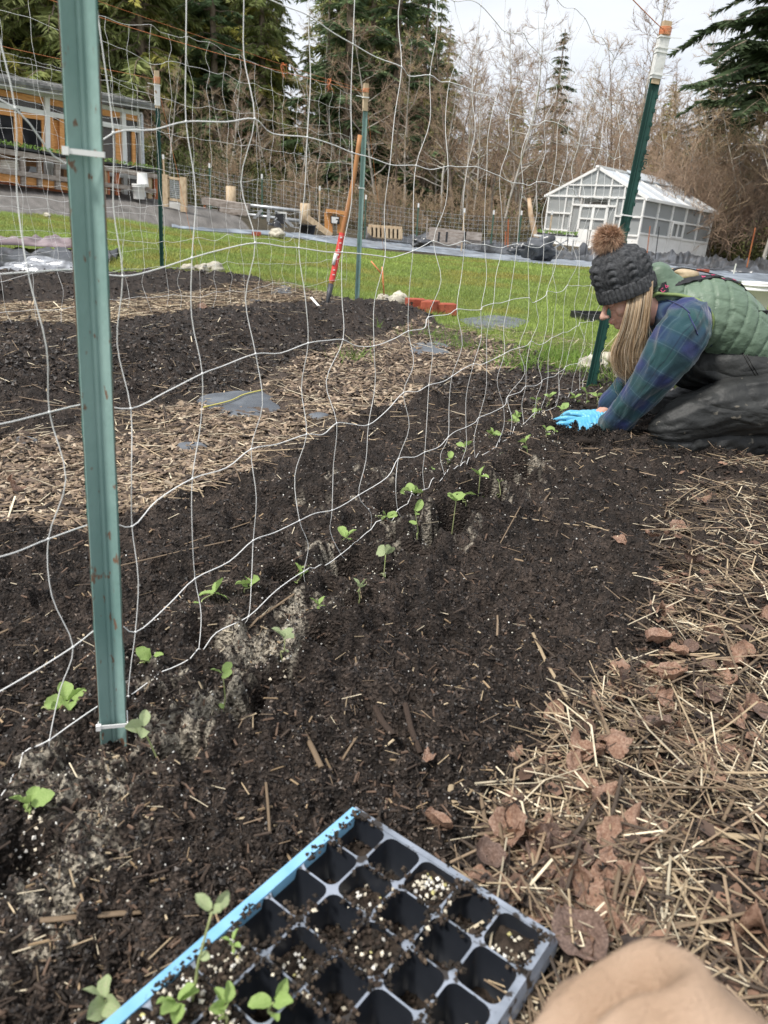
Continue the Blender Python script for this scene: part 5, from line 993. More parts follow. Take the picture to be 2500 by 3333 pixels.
def seedling(base, tip, nl, size, lab, seed, pale=0, mid=1, grp='pea seedlings planted along the netting', sag=.0):
    rg = np.random.default_rng(seed); base = np.asarray(base, float); tip = np.asarray(tip, float); t = thing('pea_seedling', lab, 'seedling', tuple(base), grp); m_ = (base+tip)/2+rg.normal(0, .004, 3)+(0, 0, sag)
    P = catmull([base-(0, 0, .01), base*.7+tip*.3+rg.normal(0, .002, 3)+(0, 0, sag*.7), m_, tip], 4); mb = MB(); mb.tube(P, np.linspace(.0017, .0011, len(P)), 5); mb.build('stem', M['stem'], t)
    ax_d = (tip-base)/np.linalg.norm(tip-base); a0 = rg.uniform(0, 6.28)
    cam_d_ = (CO-tip); cam_d_[2] = 0; cam_d_ /= np.linalg.norm(cam_d_)
    for k in range(nl):
        a = a0+k*2*math.pi/nl+rg.normal(0, .35); el = rg.uniform(-.1, .75); d = np.array([math.cos(a)*math.cos(el), math.sin(a)*math.cos(el), math.sin(el)])+ax_d*.3
        place_leaf(t, tip+d*.002, d, rg.uniform(-1.0, 1.0), size*rg.uniform(.8, 1.2), pale, rg)
    for k in range(mid):
        u = rg.uniform(.25, .7); q_ = base+(tip-base)*u; a = rg.uniform(0, 6.28); place_leaf(t, q_, (math.cos(a), math.sin(a), .5), rg.uniform(-.8, .8), size*.5, pale, rg)
    return t
def PX(x, y): return x*1.507, y*1.507
def tip_at(x, y, base, up): 
    """point above the seedling's base at the sight line of its crown"""
    d = ray(*PX(x, y)); t_ = (base[1]+up)/d[1]; return CO+d*t_
SD = [((357, 1668), (308, 1572), 3, .030, 1, 'pale leaning pea seedling just right of the near post base'), ((484, 1512), (481, 1455), 3, .024, 0, 'upright narrow leaved seedling right of the near post, beside a planting hole'), ((611, 1440), (615, 1378), 3, .030, 1, 'grey green seedling in a ring of white perlite, third of the right row'),
 ((688, 1345), (689, 1308), 3, .026, 0, 'short bushy seedling, fourth of the right row'), ((775, 1308), (778, 1270), 3, .026, 1, 'small grey green seedling beside a brown twig, fifth of the right row'), ((835, 1248), (833, 1198), 2, .036, 1, 'seedling with two pale upright leaves over a root clump'),
 ((903, 1172), (897, 1105), 2, .045, 0, 'tall seedling with one broad round leaf in the middle of the right row'), ((975, 1140), (985, 1082), 3, .036, 0, 'tall seedling with three leaves left of the dark holes'), ((1005, 1110), (1003, 1068), 2, .036, 0, 'seedling just behind the tall one at the dark holes'), ((1040, 1072), (1037, 1028), 3, .036, 0, 'seedling at the hole below the netting corner'),
 ((1105, 1010), (1085, 995), 4, .034, 0, 'seedling leaning left beside two deep holes'), ((1140, 993), (1135, 955), 2, .036, 0, 'slim upright seedling at the last dark hole'), ((1178, 958), (1180, 930), 2, .040, 0, 'two leaved seedling just left of the gloved hands'), ((1074, 1060), (1078, 1042), 2, .018, 0, 'tiny broken seedling stub between the holes'),
 ((88, 1560), (148, 1545), 5, .042, 0, 'large leaved seedling lying left of the near post'), ((300, 1450), (325, 1425), 2, .034, 0, 'reddish edged seedling right behind the near post'), ((418, 1365), (465, 1318), 3, .038, 0, 'leaning seedling with a round leaf under the netting'), ((528, 1292), (542, 1260), 3, .036, 0, 'round leaved seedling where a netting strand ends'),
 ((640, 1250), (652, 1243), 4, .030, 0, 'low rosette seedling in perlite beneath the netting'), ((725, 1178), (747, 1180), 3, .034, 0, 'flat lying seedling right of the low rosette'), ((800, 1142), (834, 1140), 4, .030, 0, 'seedling lying with folded leaves under the netting in mid row'), ((862, 1090), (888, 1065), 4, .042, 0, 'big many leaved seedling lying under the netting strands'),
 ((930, 1040), (935, 1020), 4, .032, 0, 'seedling behind the big many leaved one'), ((968, 1008), (972, 992), 2, .036, 0, 'single leaf seedling in the left row, eleventh from the near post'), ((1004, 985), (1004, 965), 2, .036, 0, 'round leaf seedling in the left row by a netting strand'), ((1050, 948), (1062, 938), 4, .036, 0, 'seedling with a white speckled base in the left row'),
 ((1118, 938), (1108, 932), 3, .034, 0, 'seedling under the lowest netting line near the hands'), ((1120, 915), (1116, 900), 3, .036, 0, 'seedling in the perlite heap left of the hands'), ((1152, 915), (1158, 907), 2, .034, 0, 'small seedling between netting strands left of the hands'), ((1158, 895), (1160, 865), 2, .034, 0, 'seedling behind, fourth from the dark post'),
 ((1180, 885), (1187, 858), 3, .036, 0, 'seedling behind, third from the dark post'), ((1216, 918), (1214, 885), 3, .042, 0, 'seedling whose leaves stand before the blue gloves'), ((1255, 890), (1242, 860), 3, .040, 0, 'leaning seedling left of the dark post foot'), ((1267, 880), (1268, 850), 2, .044, 0, 'two leaved seedling at the foot of the dark post'), ((1291, 868), (1290, 856), 2, .028, 0, 'tiny seedling right of the dark post'),
 ((1195, 955), (1197, 948), 2, .020, 0, 'tiny sprout right of the two leaved seedling by the gloves'), ((70, 1808), (75, 1795), 4, .030, 0, 'seedling lying flat over perlite at the lower left edge'), ((235, 2215), (228, 2160), 4, .028, 1, 'grey pink leaved seedling at the bottom edge left of the tray')]
bases = []
for i, (b_, t_, nl, sz, pale, lab) in enumerate(SD):
    B = gp3(*PX(*b_)); T_ = tip_at(*t_, B, 0.0 if i else .0)
    if T_[2] < B[2]+.008: 
        q_ = gp3(*PX(*t_)); T_ = q_+(0, 0, .012)
    bases.append(B); seedling(B, T_, nl, sz*.84, lab, i, pale)
for k_, (bx, by, tx_, ty_, nl, sz, lab, pale) in enumerate(((620, 3258, 690, 2968, 3, .030, 'tall seedling with a brown stem standing in the tray', 1), (572, 3318, 575, 3262, 5, .030, 'bushy blue green seedling in the near corner of the tray', 0), (766, 3112, 758, 3070, 4, .015, 'thin leaved sprout by the blue tape of the tray', 0), (738, 3325, 735, 3275, 4, .026, 'bright green sprout in the bottom row of the tray', 0), (888, 3312, 890, 3262, 3, .032, 'seedling with two round upright leaves in front of an empty cell', 0))):
    B = on_z(bx, by, .060); T_ = at_y(tx_, ty_, B[1]+.004); seedling(B, T_, nl, sz*.68, lab, 300+k_, pale, 1, 'pea seedlings standing in the tray')
# ------------------------------------------------------------------ perlite, crumbs, chips, straw (stuff) and single straws, leaves
OCT = [(1, 0, 0), (-1, 0, 0), (0, 1, 0), (0, -1, 0), (0, 0, 1), (0, 0, -1)]; OCF = [(0, 2, 4), (2, 1, 4), (1, 3, 4), (3, 0, 4), (2, 0, 5), (1, 2, 5), (3, 1, 5), (0, 3, 5)]
def stuff_scatter(name, T, F, XY, S, C, m, lab, cat, dz=.0, tilt=.4, flat=False, parent=None, seed=0, Z=None):
    rg = np.random.default_rng(seed); n = len(XY); z = GZ(XY[:, 0], XY[:, 1]) if Z is None else Z; R_ = euler_mats(rg.normal(0, tilt, n), rg.normal(0, tilt, n), rg.uniform(0, 6.283, n))
    me = scatter_mesh(name, T, F, np.stack([XY[:, 0], XY[:, 1], z+dz], 1), R_, S, C); o = mobj(name, me, M[m], parent); 
    if parent is None: tag(o, lab, cat)
    o['kind'] = 'stuff'; return o
def in_tray(x, y):
    a = (x-T0[0])*du[0]+(y-T0[1])*du[1]; b = (x-T0[0])*dv[0]+(y-T0[1])*dv[1]; return (a > -.02) & (a < TWd+.02) & (b > -.02) & (b < TL+.02)
def sample(n, pred, rmin, rmax, seed, half=44, power=1.0):
    """points with density falling as distance grows; pred filters"""
    rg = np.random.default_rng(seed); out = []; tot = 0
    while tot < n:
        k = n*2; u = rg.random(k); r = rmin*(rmax/rmin)**(u**power); a = np.radians(rg.uniform(-half, half, k)); x, y = r*np.sin(a), r*np.cos(a); q_ = pred(x, y); q_ &= ~in_tray(x, y); out.append(np.stack([x[q_], y[q_]], 1)); tot += q_.sum()
        if len(out) > 30: break
    return np.concatenate(out)[:n]
M['tint'] = mat('loose_bits', (.85, .85, .85), (1.1, 1.1, 1.1), 60, .8, attr=True)
M['crumb'] = mat('moist_crumbs', (.85, .85, .85), (1.1, 1.1, 1.1), 60, .5, attr=True, spec=.5)
M['strawm'] = mat('straw', (.80, .78, .72), (1.15, 1.12, 1.05), 40, .6, .3, 150, attr=True, spec=.35)
rg = np.random.default_rng(21)
def col_mix(n, cols, w, seed): r_ = np.random.default_rng(seed); return np.array(cols)[r_.choice(len(cols), n, p=np.array(w)/sum(w))]*r_.uniform(.65, 1.35, n)[:, None]
soilp = lambda x, y: (zones(x, y) == 0)
XY = sample(80000, lambda x, y: np.isin(zones(x, y), (0, 3)), .45, 4.2, 31); R_ = np.hypot(XY[:, 0], XY[:, 1]); k = .0013+.0016*R_*rg.random(len(XY))**2+.0022*rg.random(len(XY))**3; S = np.stack([k*rg.uniform(.7, 1.6, len(k)), k*rg.uniform(.7, 1.2, len(k)), k*rg.uniform(.6, 1.1, len(k))], 1)
stuff_scatter('soil_crumbs', OCT, OCF, XY, S, col_mix(len(XY), [(.016, .012, .010), (.040, .030, .024), (.085, .064, .05), (.15, .115, .09)], (5, 3.5, 1.8, .5), 1), 'crumb', 'loose dark crumbs of compost on the near beds', 'soil', .0005, .8, seed=1)
SLV = [(-.5, -.5, 0), (.5, -.5, 0), (.5, .5, 0), (-.5, .5, 0), (-.4, -.35, 1), (.45, -.3, 1), (.42, .4, 1), (-.45, .3, 1)]; SLF = [(4, 5, 6, 7), (0, 1, 5, 4), (1, 2, 6, 5), (2, 3, 7, 6), (3, 0, 4, 7)]
XY = sample(15000, lambda x, y: np.isin(zones(x, y), (0, 3)), .45, 6., 32); n = len(XY); R_ = np.hypot(XY[:, 0], XY[:, 1]); S = np.stack([rg.uniform(.006, .022, n)*(1+.15*R_), rg.uniform(.0012, .0035, n)*(1+.2*R_), rg.uniform(.0008, .002, n)], 1)
stuff_scatter('bark_slivers', SLV, SLF, XY, S, col_mix(n, [(.026, .020, .016), (.06, .043, .033), (.13, .085, .06), (.28, .20, .12), (.45, .36, .24)], (6, 4, 1.8, .45, .2), 2), 'tint', 'small slivers of bark mixed in the compost', 'bark', .002, .25, seed=2)
# perlite: loose grains round each seedling and in the dust
PXY = []; 
for B in bases:
    m_ = int(rg.uniform(22, 46)); PXY.append(B[:2]+rg.normal(0, 1, (m_, 2))*(.018+.012*np.hypot(*B[:2])**.5))
for (dx, dy), r, kk in DUST:
    m_ = int(60*kk); PXY.append(np.array([dx, dy])+rg.normal(0, 1, (m_, 2))*r*.9)
PXY.append(sample(900, soilp, .45, 4., 33)); PXY = np.concatenate(PXY); n = len(PXY); k = rg.uniform(.0007, .0023, n)*(.8+.28*np.hypot(PXY[:, 0], PXY[:, 1]))
stuff_scatter('perlite_grains', OCT, OCF, PXY, np.stack([k, k*.9, k*.8], 1), col_mix(n, [(.66, .62, .52), (.5, .42, .30), (.75, .74, .70)], (4, 2, 3), 5), 'tint', 'white perlite grains round the planted seedlings', 'perlite', .001, .9, seed=5)
XY = np.concatenate([gp(110, 2740)+rg.normal(0, 1, (16, 2))*.014, gp(925, 2180)+rg.normal(0, 1, (8, 2))*.01]); n = len(XY); k = rg.uniform(.0025, .005, n)
stuff_scatter('perlite_grains', OCT, OCF, XY, np.stack([k, k*.9, k*.8], 1), col_mix(n, [(.66, .58, .45), (.75, .72, .66)], (1, 1), 6), 'tint', 'larger pale perlite lumps at the lower left seedling', 'perlite', .002, .9, seed=6)
# soil and perlite spilled on the tray
n = 8000; U = rg.uniform(.004, TWd-.004, n); Vv = rg.uniform(.004, TL*.85, n); dens = fbm2(U*28, Vv*28, 3, 5)+.62*np.exp(-((U-.125)**2/.003+(Vv-.17)**2/.006))+.45*np.exp(-((U-.03)**2+(Vv-.38)**2)/.015); keep = dens > .07; U, Vv = U[keep], Vv[keep]
def tray_h(u, v):
    i = np.clip(((u-RM)/cu_).astype(int), 0, 4); j = np.clip(((v-RM)/cv_).astype(int), 0, 9); a = (u-RM)/cu_-i-.5; b = (v-RM)/cv_-j-.5; hh = np.array([FILL[(p, q_)][2] for p, q_ in zip(i, j)])
    kk = .33+.142*hh/.062; return np.where((np.abs(a) < kk*.93) & (np.abs(b) < kk*.93) & (u > RM) & (u < TWd-RM), hh+.003, TZt+.002), np.where((np.abs(a) < .47) & (np.abs(b) < .47), 1, 0)
Z, _ = tray_h(U, Vv); Q = T0+du*U[:, None]+dv*Vv[:, None]; n = len(U); k = rg.uniform(.0008, .0040, n)
o = stuff_scatter('spilled_soil', OCT, OCF, Q, np.stack([k, k, k*.8], 1), col_mix(n, [(.02, .015, .011), (.05, .035, .026), (.09, .065, .045), (.62, .56, .44)], (5, 3, 1.4, .3), 7), 'tint', None, None, 0, .9, parent=tray, seed=7, Z=Z)
n = 420; ce = [(2, 0), (4, 0), (0, 4), (0, 5), (0, 6), (1, 5), (1, 6), (2, 6), (0, 7), (1, 1), (2, 2), (1, 3)]; w = [7, 2, 4, 6, 9, 6, 8, 6, 5, 2, 1, 2]; ci = rg.choice(len(ce), n, p=np.array(w)/sum(w)); cc = np.array([FILL[ce[i]] for i in ci]); U = cc[:, 0]+rg.uniform(-.34, .34, n)*cu_; Vv = cc[:, 1]+rg.uniform(-.34, .34, n)*cv_; Z = cc[:, 2]+.004; Q = T0+du*U[:, None]+dv*Vv[:, None]; k = rg.uniform(.0012, .0036, n)
stuff_scatter('perlite_grains', OCT, OCF, Q, np.stack([k, k, k*.8], 1), col_mix(n, [(.66, .60, .48), (.55, .50, .22), (.75, .72, .66)], (4, 1, 3), 8), 'tint', None, None, 0, .9, parent=tray, seed=8, Z=Z)
# wood chips on the path
XY = sample(12500, lambda x, y: (zones(x, y) == 2) & (fbm2(x*2.2, y*2.2, 3, 14) > -.16), 1.4, 8.5, 34, 50); n = len(XY); R_ = np.hypot(XY[:, 0], XY[:, 1]); S = np.stack([rg.uniform(.012, .045, n)*(1+.06*R_), rg.uniform(.005, .015, n)*(1+.06*R_), rg.uniform(.002, .005, n)], 1)
stuff_scatter('wood_chips', SLV, SLF, XY, S, col_mix(n, [(.31, .235, .165), (.22, .16, .115), (.12, .088, .067), (.43, .35, .26), (.055, .042, .034)], (4, 4, 3.5, 1.6, 3), 9), 'tint', 'pale wood chips covering the path between the beds', 'wood chips', .003, .3, seed=9)
# straw: flattened hollow stalks
STV = []; 
for xx_ in (-.5, 0, .5):
    for a in range(6): STV.append((xx_, .5*math.cos(a*math.pi/3), .35*math.sin(a*math.pi/3)+(.0)))
STF = [(i*6+a, i*6+(a+1) % 6, i*6+6+(a+1) % 6, i*6+6+a) for i in range(2) for a in range(6)]+[]
STV = np.array(STV)
def straw_cols(n, s_): return col_mix(n, [(.38, .30, .205), (.60, .53, .41), (.25, .185, .13), (.15, .11, .075), (.065, .048, .037)], (2.4, 2.0, 3, 3.2, 3.6), s_)
def bent(k): return STV+np.stack([0*STV[:, 0], k*(.25-STV[:, 0]**2)*4, 0*STV[:, 0]], 1)
XY = sample(8500, lambda x, y: (zones(x, y) == 3) & (fbm2(x*5, y*5, 3, 8) > -.17), .42, 4.6, 35, 50)
for q_, kb in enumerate((0, 5, -9, 3)):
    xy = XY[q_::4]; n = len(xy); S = np.stack([rg.uniform(.02, .17, n), rg.uniform(.0010, .0034, n), rg.uniform(.0009, .0026, n)], 1)
    stuff_scatter('straw_mulch', bent(kb), STF, xy, S, straw_cols(n, 10+q_), 'strawm', 'loose straw mulch covering the ground at the right', 'straw', .006, .15, seed=110+q_)
LFV = [(-.5, 0, .06), (-.15, -.4, 0), (.3, -.35, .05), (.5, .05, -.02), (.1, .4, .07), (-.35, .3, 0), (0, 0, -.05)]; LFF = [(0, 1, 6), (1, 2, 6), (2, 3, 6), (3, 4, 6), (4, 5, 6), (5, 0, 6)]
XY = sample(7000, lambda x, y: zones(x, y) == 3, .42, 4.8, 45, 50); n = len(XY); k = rg.uniform(.008, .034, n)
stuff_scatter('leaf_litter', LFV, LFF, XY, np.stack([k, k*.8, k*1.6], 1), col_mix(n, [(.075, .05, .038), (.14, .085, .06), (.24, .145, .10), (.035, .026, .022)], (4, 4, 2, 4), 45), 'tint', 'broken brown leaf litter under the straw at the right', 'leaf litter', .003, .28, seed=45)
XY = sample(26000, lambda x, y: np.isin(zones(x, y), (0,)), 3.2, 9., 46, 46); n = len(XY); k = rg.uniform(.003, .016, n)
stuff_scatter('soil_clods', OCT, OCF, XY, np.stack([k, k*.9, k*.6], 1), col_mix(n, [(.020, .015, .012), (.045, .034, .027), (.10, .075, .058)], (5, 3, 1), 46), 'crumb', 'dark clods of compost on the farther beds', 'soil', .001, .8, seed=46)
XY = sample(2600, soilp, 2.4, 9., 47, 46); n = len(XY); S = np.stack([rg.uniform(.03, .14, n), rg.uniform(.0015, .005, n), rg.uniform(.001, .003, n)], 1)
stuff_scatter('scattered_straw', STV, STF, XY, S, straw_cols(n, 48), 'strawm', 'bits of straw strewn over the farther dark beds', 'straw', .006, .12, seed=47)
XY = sample(2600, lambda x, y: (zones(x, y) == 2), 1.4, 8.5, 36, 50); n = len(XY); S = np.stack([rg.uniform(.04, .22, n), rg.uniform(.002, .005, n), rg.uniform(.0015, .003, n)], 1)
stuff_scatter('scattered_straw', STV, STF, XY, S, straw_cols(n, 11), 'strawm', 'loose straw lying over the wood chips of the path', 'straw', .008, .08, seed=11)
STRIPp = lambda x, y: inside(STRIP, x, y)
XY = sample(3000, STRIPp, 3., 9.5, 37, 50); n = len(XY); S = np.stack([rg.uniform(.06, .3, n), rg.uniform(.003, .007, n), rg.uniform(.002, .004, n)], 1)
stuff_scatter('scattered_straw', STV, STF, XY, S, straw_cols(n, 12)*1.15, 'strawm', 'pale straw strip between the two dark beds at the left', 'straw', .01, .08, seed=12)
XY = sample(900, soilp, .5, 6.5, 38, 46); n = len(XY); S = np.stack([rg.uniform(.010, .045, n)*(.7+.35*np.hypot(XY[:, 0], XY[:, 1])), rg.uniform(.0008, .0022, n), rg.uniform(.001, .002, n)], 1)
stuff_scatter('scattered_straw', STV, STF, XY, S, straw_cols(n, 13), 'strawm', 'small bits of straw strewn over the dark compost', 'straw', .004, .1, seed=13)
XY = sample(900, lambda x, y: (zones(x, y) == 1) & (seg_dist(np.vstack([LAWN[11:], LAWN[11:12]])[:6], x, y) < .8), 3., 9., 39, 46); n = len(XY); S = np.stack([rg.uniform(.04, .2, n), rg.uniform(.002, .005, n), rg.uniform(.0015, .003, n)], 1)
stuff_scatter('scattered_straw', STV, STF, XY, S, straw_cols(n, 14), 'strawm', 'straw lying in the grass at the lawn edge', 'straw', .012, .1, seed=14)
def mspot(x, y):
    r = math.hypot(x, y); a = math.degrees(math.atan2(x, y))
    d = 'just above the tan knee' if r < .8 else 'right of the tray' if r < 1.1 else 'in the lower mulch' if r < 1.5 else 'in the middle of the mulch' if r < 2. else 'below the boots' if r < 2.6 else 'by the knees'
    return d+(', near the bare soil' if a < 22 else ', midway' if a < 32 else ', near the right edge')
# single straws that can be picked out
strawM = []
for k in range(6):
    m, = [fast_mesh('straw_stalk', STV*np.array([1, 1, 1])+np.stack([0*STV[:, 0], .9*(k-2.5)*(STV[:, 0]**2-.1), 0*STV[:, 0]], 1), STF, True)]; set_col(m, np.tile(straw_cols(1, 60+k)*1.1, (len(STV), 1))); m.materials.append(M['strawm']); strawM.append(m)
def single_straw(a, b, w, lab, grp=None, k=None, dz=.006, pt=0.5):
    """straw from ground point a to b"""
    c = (a+b)/2; d = b-a; L_ = np.linalg.norm(d); d /= L_; up = np.array([0, 0, 1.]); y_ = np.cross(up, d); y_ /= np.linalg.norm(y_); z_ = np.cross(d, y_); c = c+(0, 0, dz)
    o = bpy.data.objects.new('straw_stalk', strawM[random.randrange(6) if k is None else k]); COL.objects.link(o); h = w*.7; o.matrix_world = Matrix(((d[0]*L_, y_[0]*w, z_[0]*h, c[0]), (d[1]*L_, y_[1]*w, z_[1]*h, c[1]), (d[2]*L_, y_[2]*w, z_[2]*h, c[2]), (0, 0, 0, 1))); return tag(o, lab, 'straw', grp)
NS = [((90, 2012), (430, 1946), .008, 'thick pale stalk lying in the dark soil left of the tray'), ((30, 2060), (90, 2012), .0035, 'broken thin end of the thick stalk at the lower left'), ((665, 1272), (560, 1338), .006, 'long stalk under the lowest netting line behind the near post, upper one'), ((560, 1340), (440, 1395), .006, 'long stalk beside the netting line behind the near post, lower one'),
 ((400, 1195), (540, 1145), .004, 'long straw right of the near post above the seedlings'), ((262, 1255), (500, 1185), .005, 'longest straw crossing the soil right of the near post'), ((0, 1385), (75, 1335), .006, 'straw at the left edge below the chips'), ((1150, 1360), (1220, 1540), .007, 'tall pale leaning stalk right of centre, the longer of a crossed pair'), ((1150, 1365), (1195, 1445), .005, 'shorter stalk crossing the tall pale one'),
 ((1075, 1310), (1072, 1395), .004, 'single upright straw lying in the middle of the right bed'), ((1100, 1125), (1300, 1145), .005, 'long straw bundle piece in the middle of the bed, upper one'), ((1140, 1135), (1265, 1150), .004, 'long straw bundle piece in the middle of the bed, lower one'), ((1160, 1120), (1185, 1080), .005, 'short straw sticking up from the straw bundle in the bed'),
 ((1255, 1135), (1310, 1170), .004, 'thin straw right of the straw bundle in the bed'), ((1253, 965), (1303, 980), .006, 'single straw before the gloved hands'), ((1130, 1100), (1060, 1230), .003, 'thin straw left of the bundle'), ((1315, 1045), (1330, 1085), .005, 'short straw below the knees in the bed'), ((655, 1600), (695, 1670), .009, 'thick short stalk in the open soil left of centre'),
 ((770, 1600), (740, 1640), .004, 'short straw right of the thick stalk'), ((870, 1560), (905, 1640), .010, 'dark bark stick in the open soil'), ((808, 1540), (845, 1620), .012, 'dark curved bark stick left of the other stick'), ((575, 1700), (583, 1800), .004, 'dull upright straw above the tray'), ((970, 1700), (978, 1760), .009, 'flat split straw above the right tray corner'), ((1035, 1735), (1050, 1800), .006, 'pale straw right of the tray top corner'),
 ((1270, 1560), (1320, 1640), .007, 'thick straw among the leaves at mid right'), ((1190, 1850), (1310, 1770), .008, 'long split straw over the leaves right of the tray'), ((1300, 1990), (1500, 1900), .007, 'long straw left of the leaf at the right edge'), ((1480, 1790), (1659, 1830), .011, 'thickest pale stalk near the right edge'), ((1380, 1700), (1480, 1640), .006, 'straw crossing above the thickest stalk'), ((1330, 1835), (1500, 1960), .006, 'long straw below the thickest stalk'), ((1290, 1700), (1400, 1790), .007, 'straw leading down to the leaf heap')]
for a, b, w, lab in NS: single_straw(gp3(*PX(*a)), gp3(*PX(*b)), w, lab, k=4 if 'bark' in lab else None)
M['stick'] = mat('bark_stick', (.03, .02, .016), (.08, .055, .04), 30, .85, .4)
for o in COL.objects:
    if o.name.startswith('straw_stalk') and 'bark stick' in o.get('label', ''): o.material_slots[0].link = 'OBJECT'; o.material_slots[0].material = M['stick']; o.name = 'bark_stick'; o['category'] = 'stick'
XY = sample(230, lambda x, y: zones(x, y) == 3, .45, 3.4, 41, 44); 
for i, (x_, y_) in enumerate(XY):
    if in_tray(x_-.06, y_) or in_tray(x_, y_+.05): continue
    a = rg.normal(.2, 1.1); L_ = rg.uniform(.07, .23)*(.8+.2*np.hypot(x_, y_)); d = np.array([math.cos(a), math.sin(a)])*L_/2; h0 = rg.uniform(.006, .03)
    single_straw(np.array([x_-d[0], y_-d[1], gz(x_-d[0], y_-d[1])+h0*rg.random()]), np.array([x_+d[0], y_+d[1], gz(x_+d[0], y_+d[1])+h0]), rg.uniform(.003, .0058), ['pale', 'tan', 'thin pale', 'brownish', 'golden', 'dull'][i % 6]+' straw stalk '+mspot(x_, y_), 'loose stalks on the mulch', k=i % 6)
# dead leaves
M['dead_leaf'] = mat('dead_leaf', (.25, .135, .09), (.46, .30, .215), 16, .30, .5, 90, spec=.45, spots=((.10, .05, .035), 30, .62), trans=.08)
M['dead_leaf_b'] = mat('dead_leaf_dark', (.10, .06, .045), (.24, .16, .125), 22, .42, .5, 90, spec=.5, spots=((.34, .25, .20), 24, .63))
def dead_leaf(seed):
    r_ = np.random.default_rng(seed); nu, nv = 12, 9; V = []; F = []; bend = r_.uniform(1.2, 3.6)*r_.choice([-1, 1]); fold = r_.uniform(.1, 1.0)*r_.choice([-1, 1]); wd = r_.uniform(.55, .95); lob = r_.uniform(0, .22)
    for i in range(nu):
        t = i/(nu-1); w = wd*.5*math.sin(math.pi*min(t*.94+.03, 1))**.7*(1+lob*math.sin(t*17+seed))
        for j in range(nv):
            s_ = j/(nv-1)*2-1; xw = w*s_; yy = t-.5; zz = abs(xw)*fold
            cv = bend*.5; ang = cv*yy*1.6; Y_ = math.sin(ang)/max(abs(cv*1.6), .05)*np.sign(cv) if abs(cv) > .03 else yy; Zb = (1-math.cos(ang))/(cv*1.6) if abs(cv) > .03 else 0
            V.append((xw*(1-.15*abs(s_)), Y_, zz+Zb+.07*math.sin(xw*11+seed)*abs(s_)+.035*math.sin(t*13+s_*4+seed)+.02*r_.normal()))
    for i in range(nu-1):
        for j in range(nv-1): F.append((i*nv+j, i*nv+j+1, (i+1)*nv+j+1, (i+1)*nv+j))
    me = bpy.data.meshes.new('dead_leaf'); me.from_pydata(V, [], F); me.polygons.foreach_set('use_smooth', [True]*len(F)); return me
DL = []
for k in range(12): l = dead_leaf(k+50); l.materials.append(M['dead_leaf'] if k % 3 else M['dead_leaf_b']); DL.append(l)
def put_leaf(p, size, lab, grp, k=None, tilt=.35, lift=.008):
    o = bpy.data.objects.new('dead_leaf', DL[random.randrange(12) if k is None else k]); COL.objects.link(o); o.location = Vector((p[0], p[1], p[2]+lift)); o.rotation_euler = (random.gauss(0, tilt), random.gauss(0, tilt), random.uniform(0, 6.28)); o.scale = (size,)*3; return tag(o, lab, 'leaf', grp)
for px, py, sz, k, lab in ((1280, 1935, .062, 1, 'round pinkish dead leaf in front, above the tan knee'), (1145, 1915, .055, 4, 'tall pale dead leaf right of the tray edge'), (1115, 1735, .060, 2, 'single pointed dead leaf on bare soil above the leaf heap'), (1200, 1560, .062, 5, 'curled orange brown leaf at the edge of the bare soil'), (1160, 1830, .085, 7, 'long curled dark brown leaf on the leaf heap'), (1075, 1850, .05, 8, 'small flat dead leaf at the left end of the leaf heap'),
    (1230, 1800, .05, 10, 'pointed dead leaf at the top of the leaf heap'), (1420, 1165, .085, 5, 'pinkish curled leaf in the straw below the boots'), (925, 1655, .038, 2, 'small orange leaf on the soil above the tray'), (1110, 1640, .035, 1, 'small cupped leaf right of the small orange one'), (1335, 1180, .05, 4, 'small leaf lying in the open bed'), (1440, 1290, .07, 8, 'dull leaf in the straw at mid right'), (1640, 2010, .085, 7, 'large orange leaf at the right edge above the knee'),
    (1530, 1800, .06, 10, 'dead leaf under straw at the lower right'), (940, 1800, .045, 11, 'narrow crumpled leaf touching the right tray edge'), (45, 1065, .11, 1, 'pinkish leaf on the wood chips at the left edge'), (1385, 1470, .075, 6, 'dark flat leaf in the straw at mid right'), (790, 955, .05, 7, 'small leaf on the soil near the netting'), (440, 670, .1, 4, 'brown leaf lying far off on the lawn')):
    put_leaf(gp3(*PX(px, py)), sz, lab, None, k)
hp = [gp(*PX(*q_)) for q_ in ((1180, 1870), (1300, 1700), (1420, 1450), (1540, 1600), (1560, 1420), (1250, 1980))]
for i in range(190):
    if i < 150: hc_ = hp[[0, 0, 0, 0, 1, 2, 5, 5, 3, 4][i % 10]]; c = hc_+rg.normal(0, 1, 2)*([.05, .08][i % 2]+.08*(np.hypot(*hc_)-.8))
    else: c = sample(1, lambda x, y: zones(x, y) == 3, .5, 4.2, 900+i)[0]
    if zones(c[:1], c[1:])[0] != 3 or in_tray(c[0]-.02, c[1]) or in_tray(c[0]+.03, c[1]): continue
    put_leaf((c[0], c[1], gz(*c)), rg.uniform(.035, .075), ['flat', 'curled', 'small crumpled'][i % 3]+' brown dead leaf '+mspot(*c), 'dead leaves in the straw mulch', None, .35, rg.uniform(.004, .016))
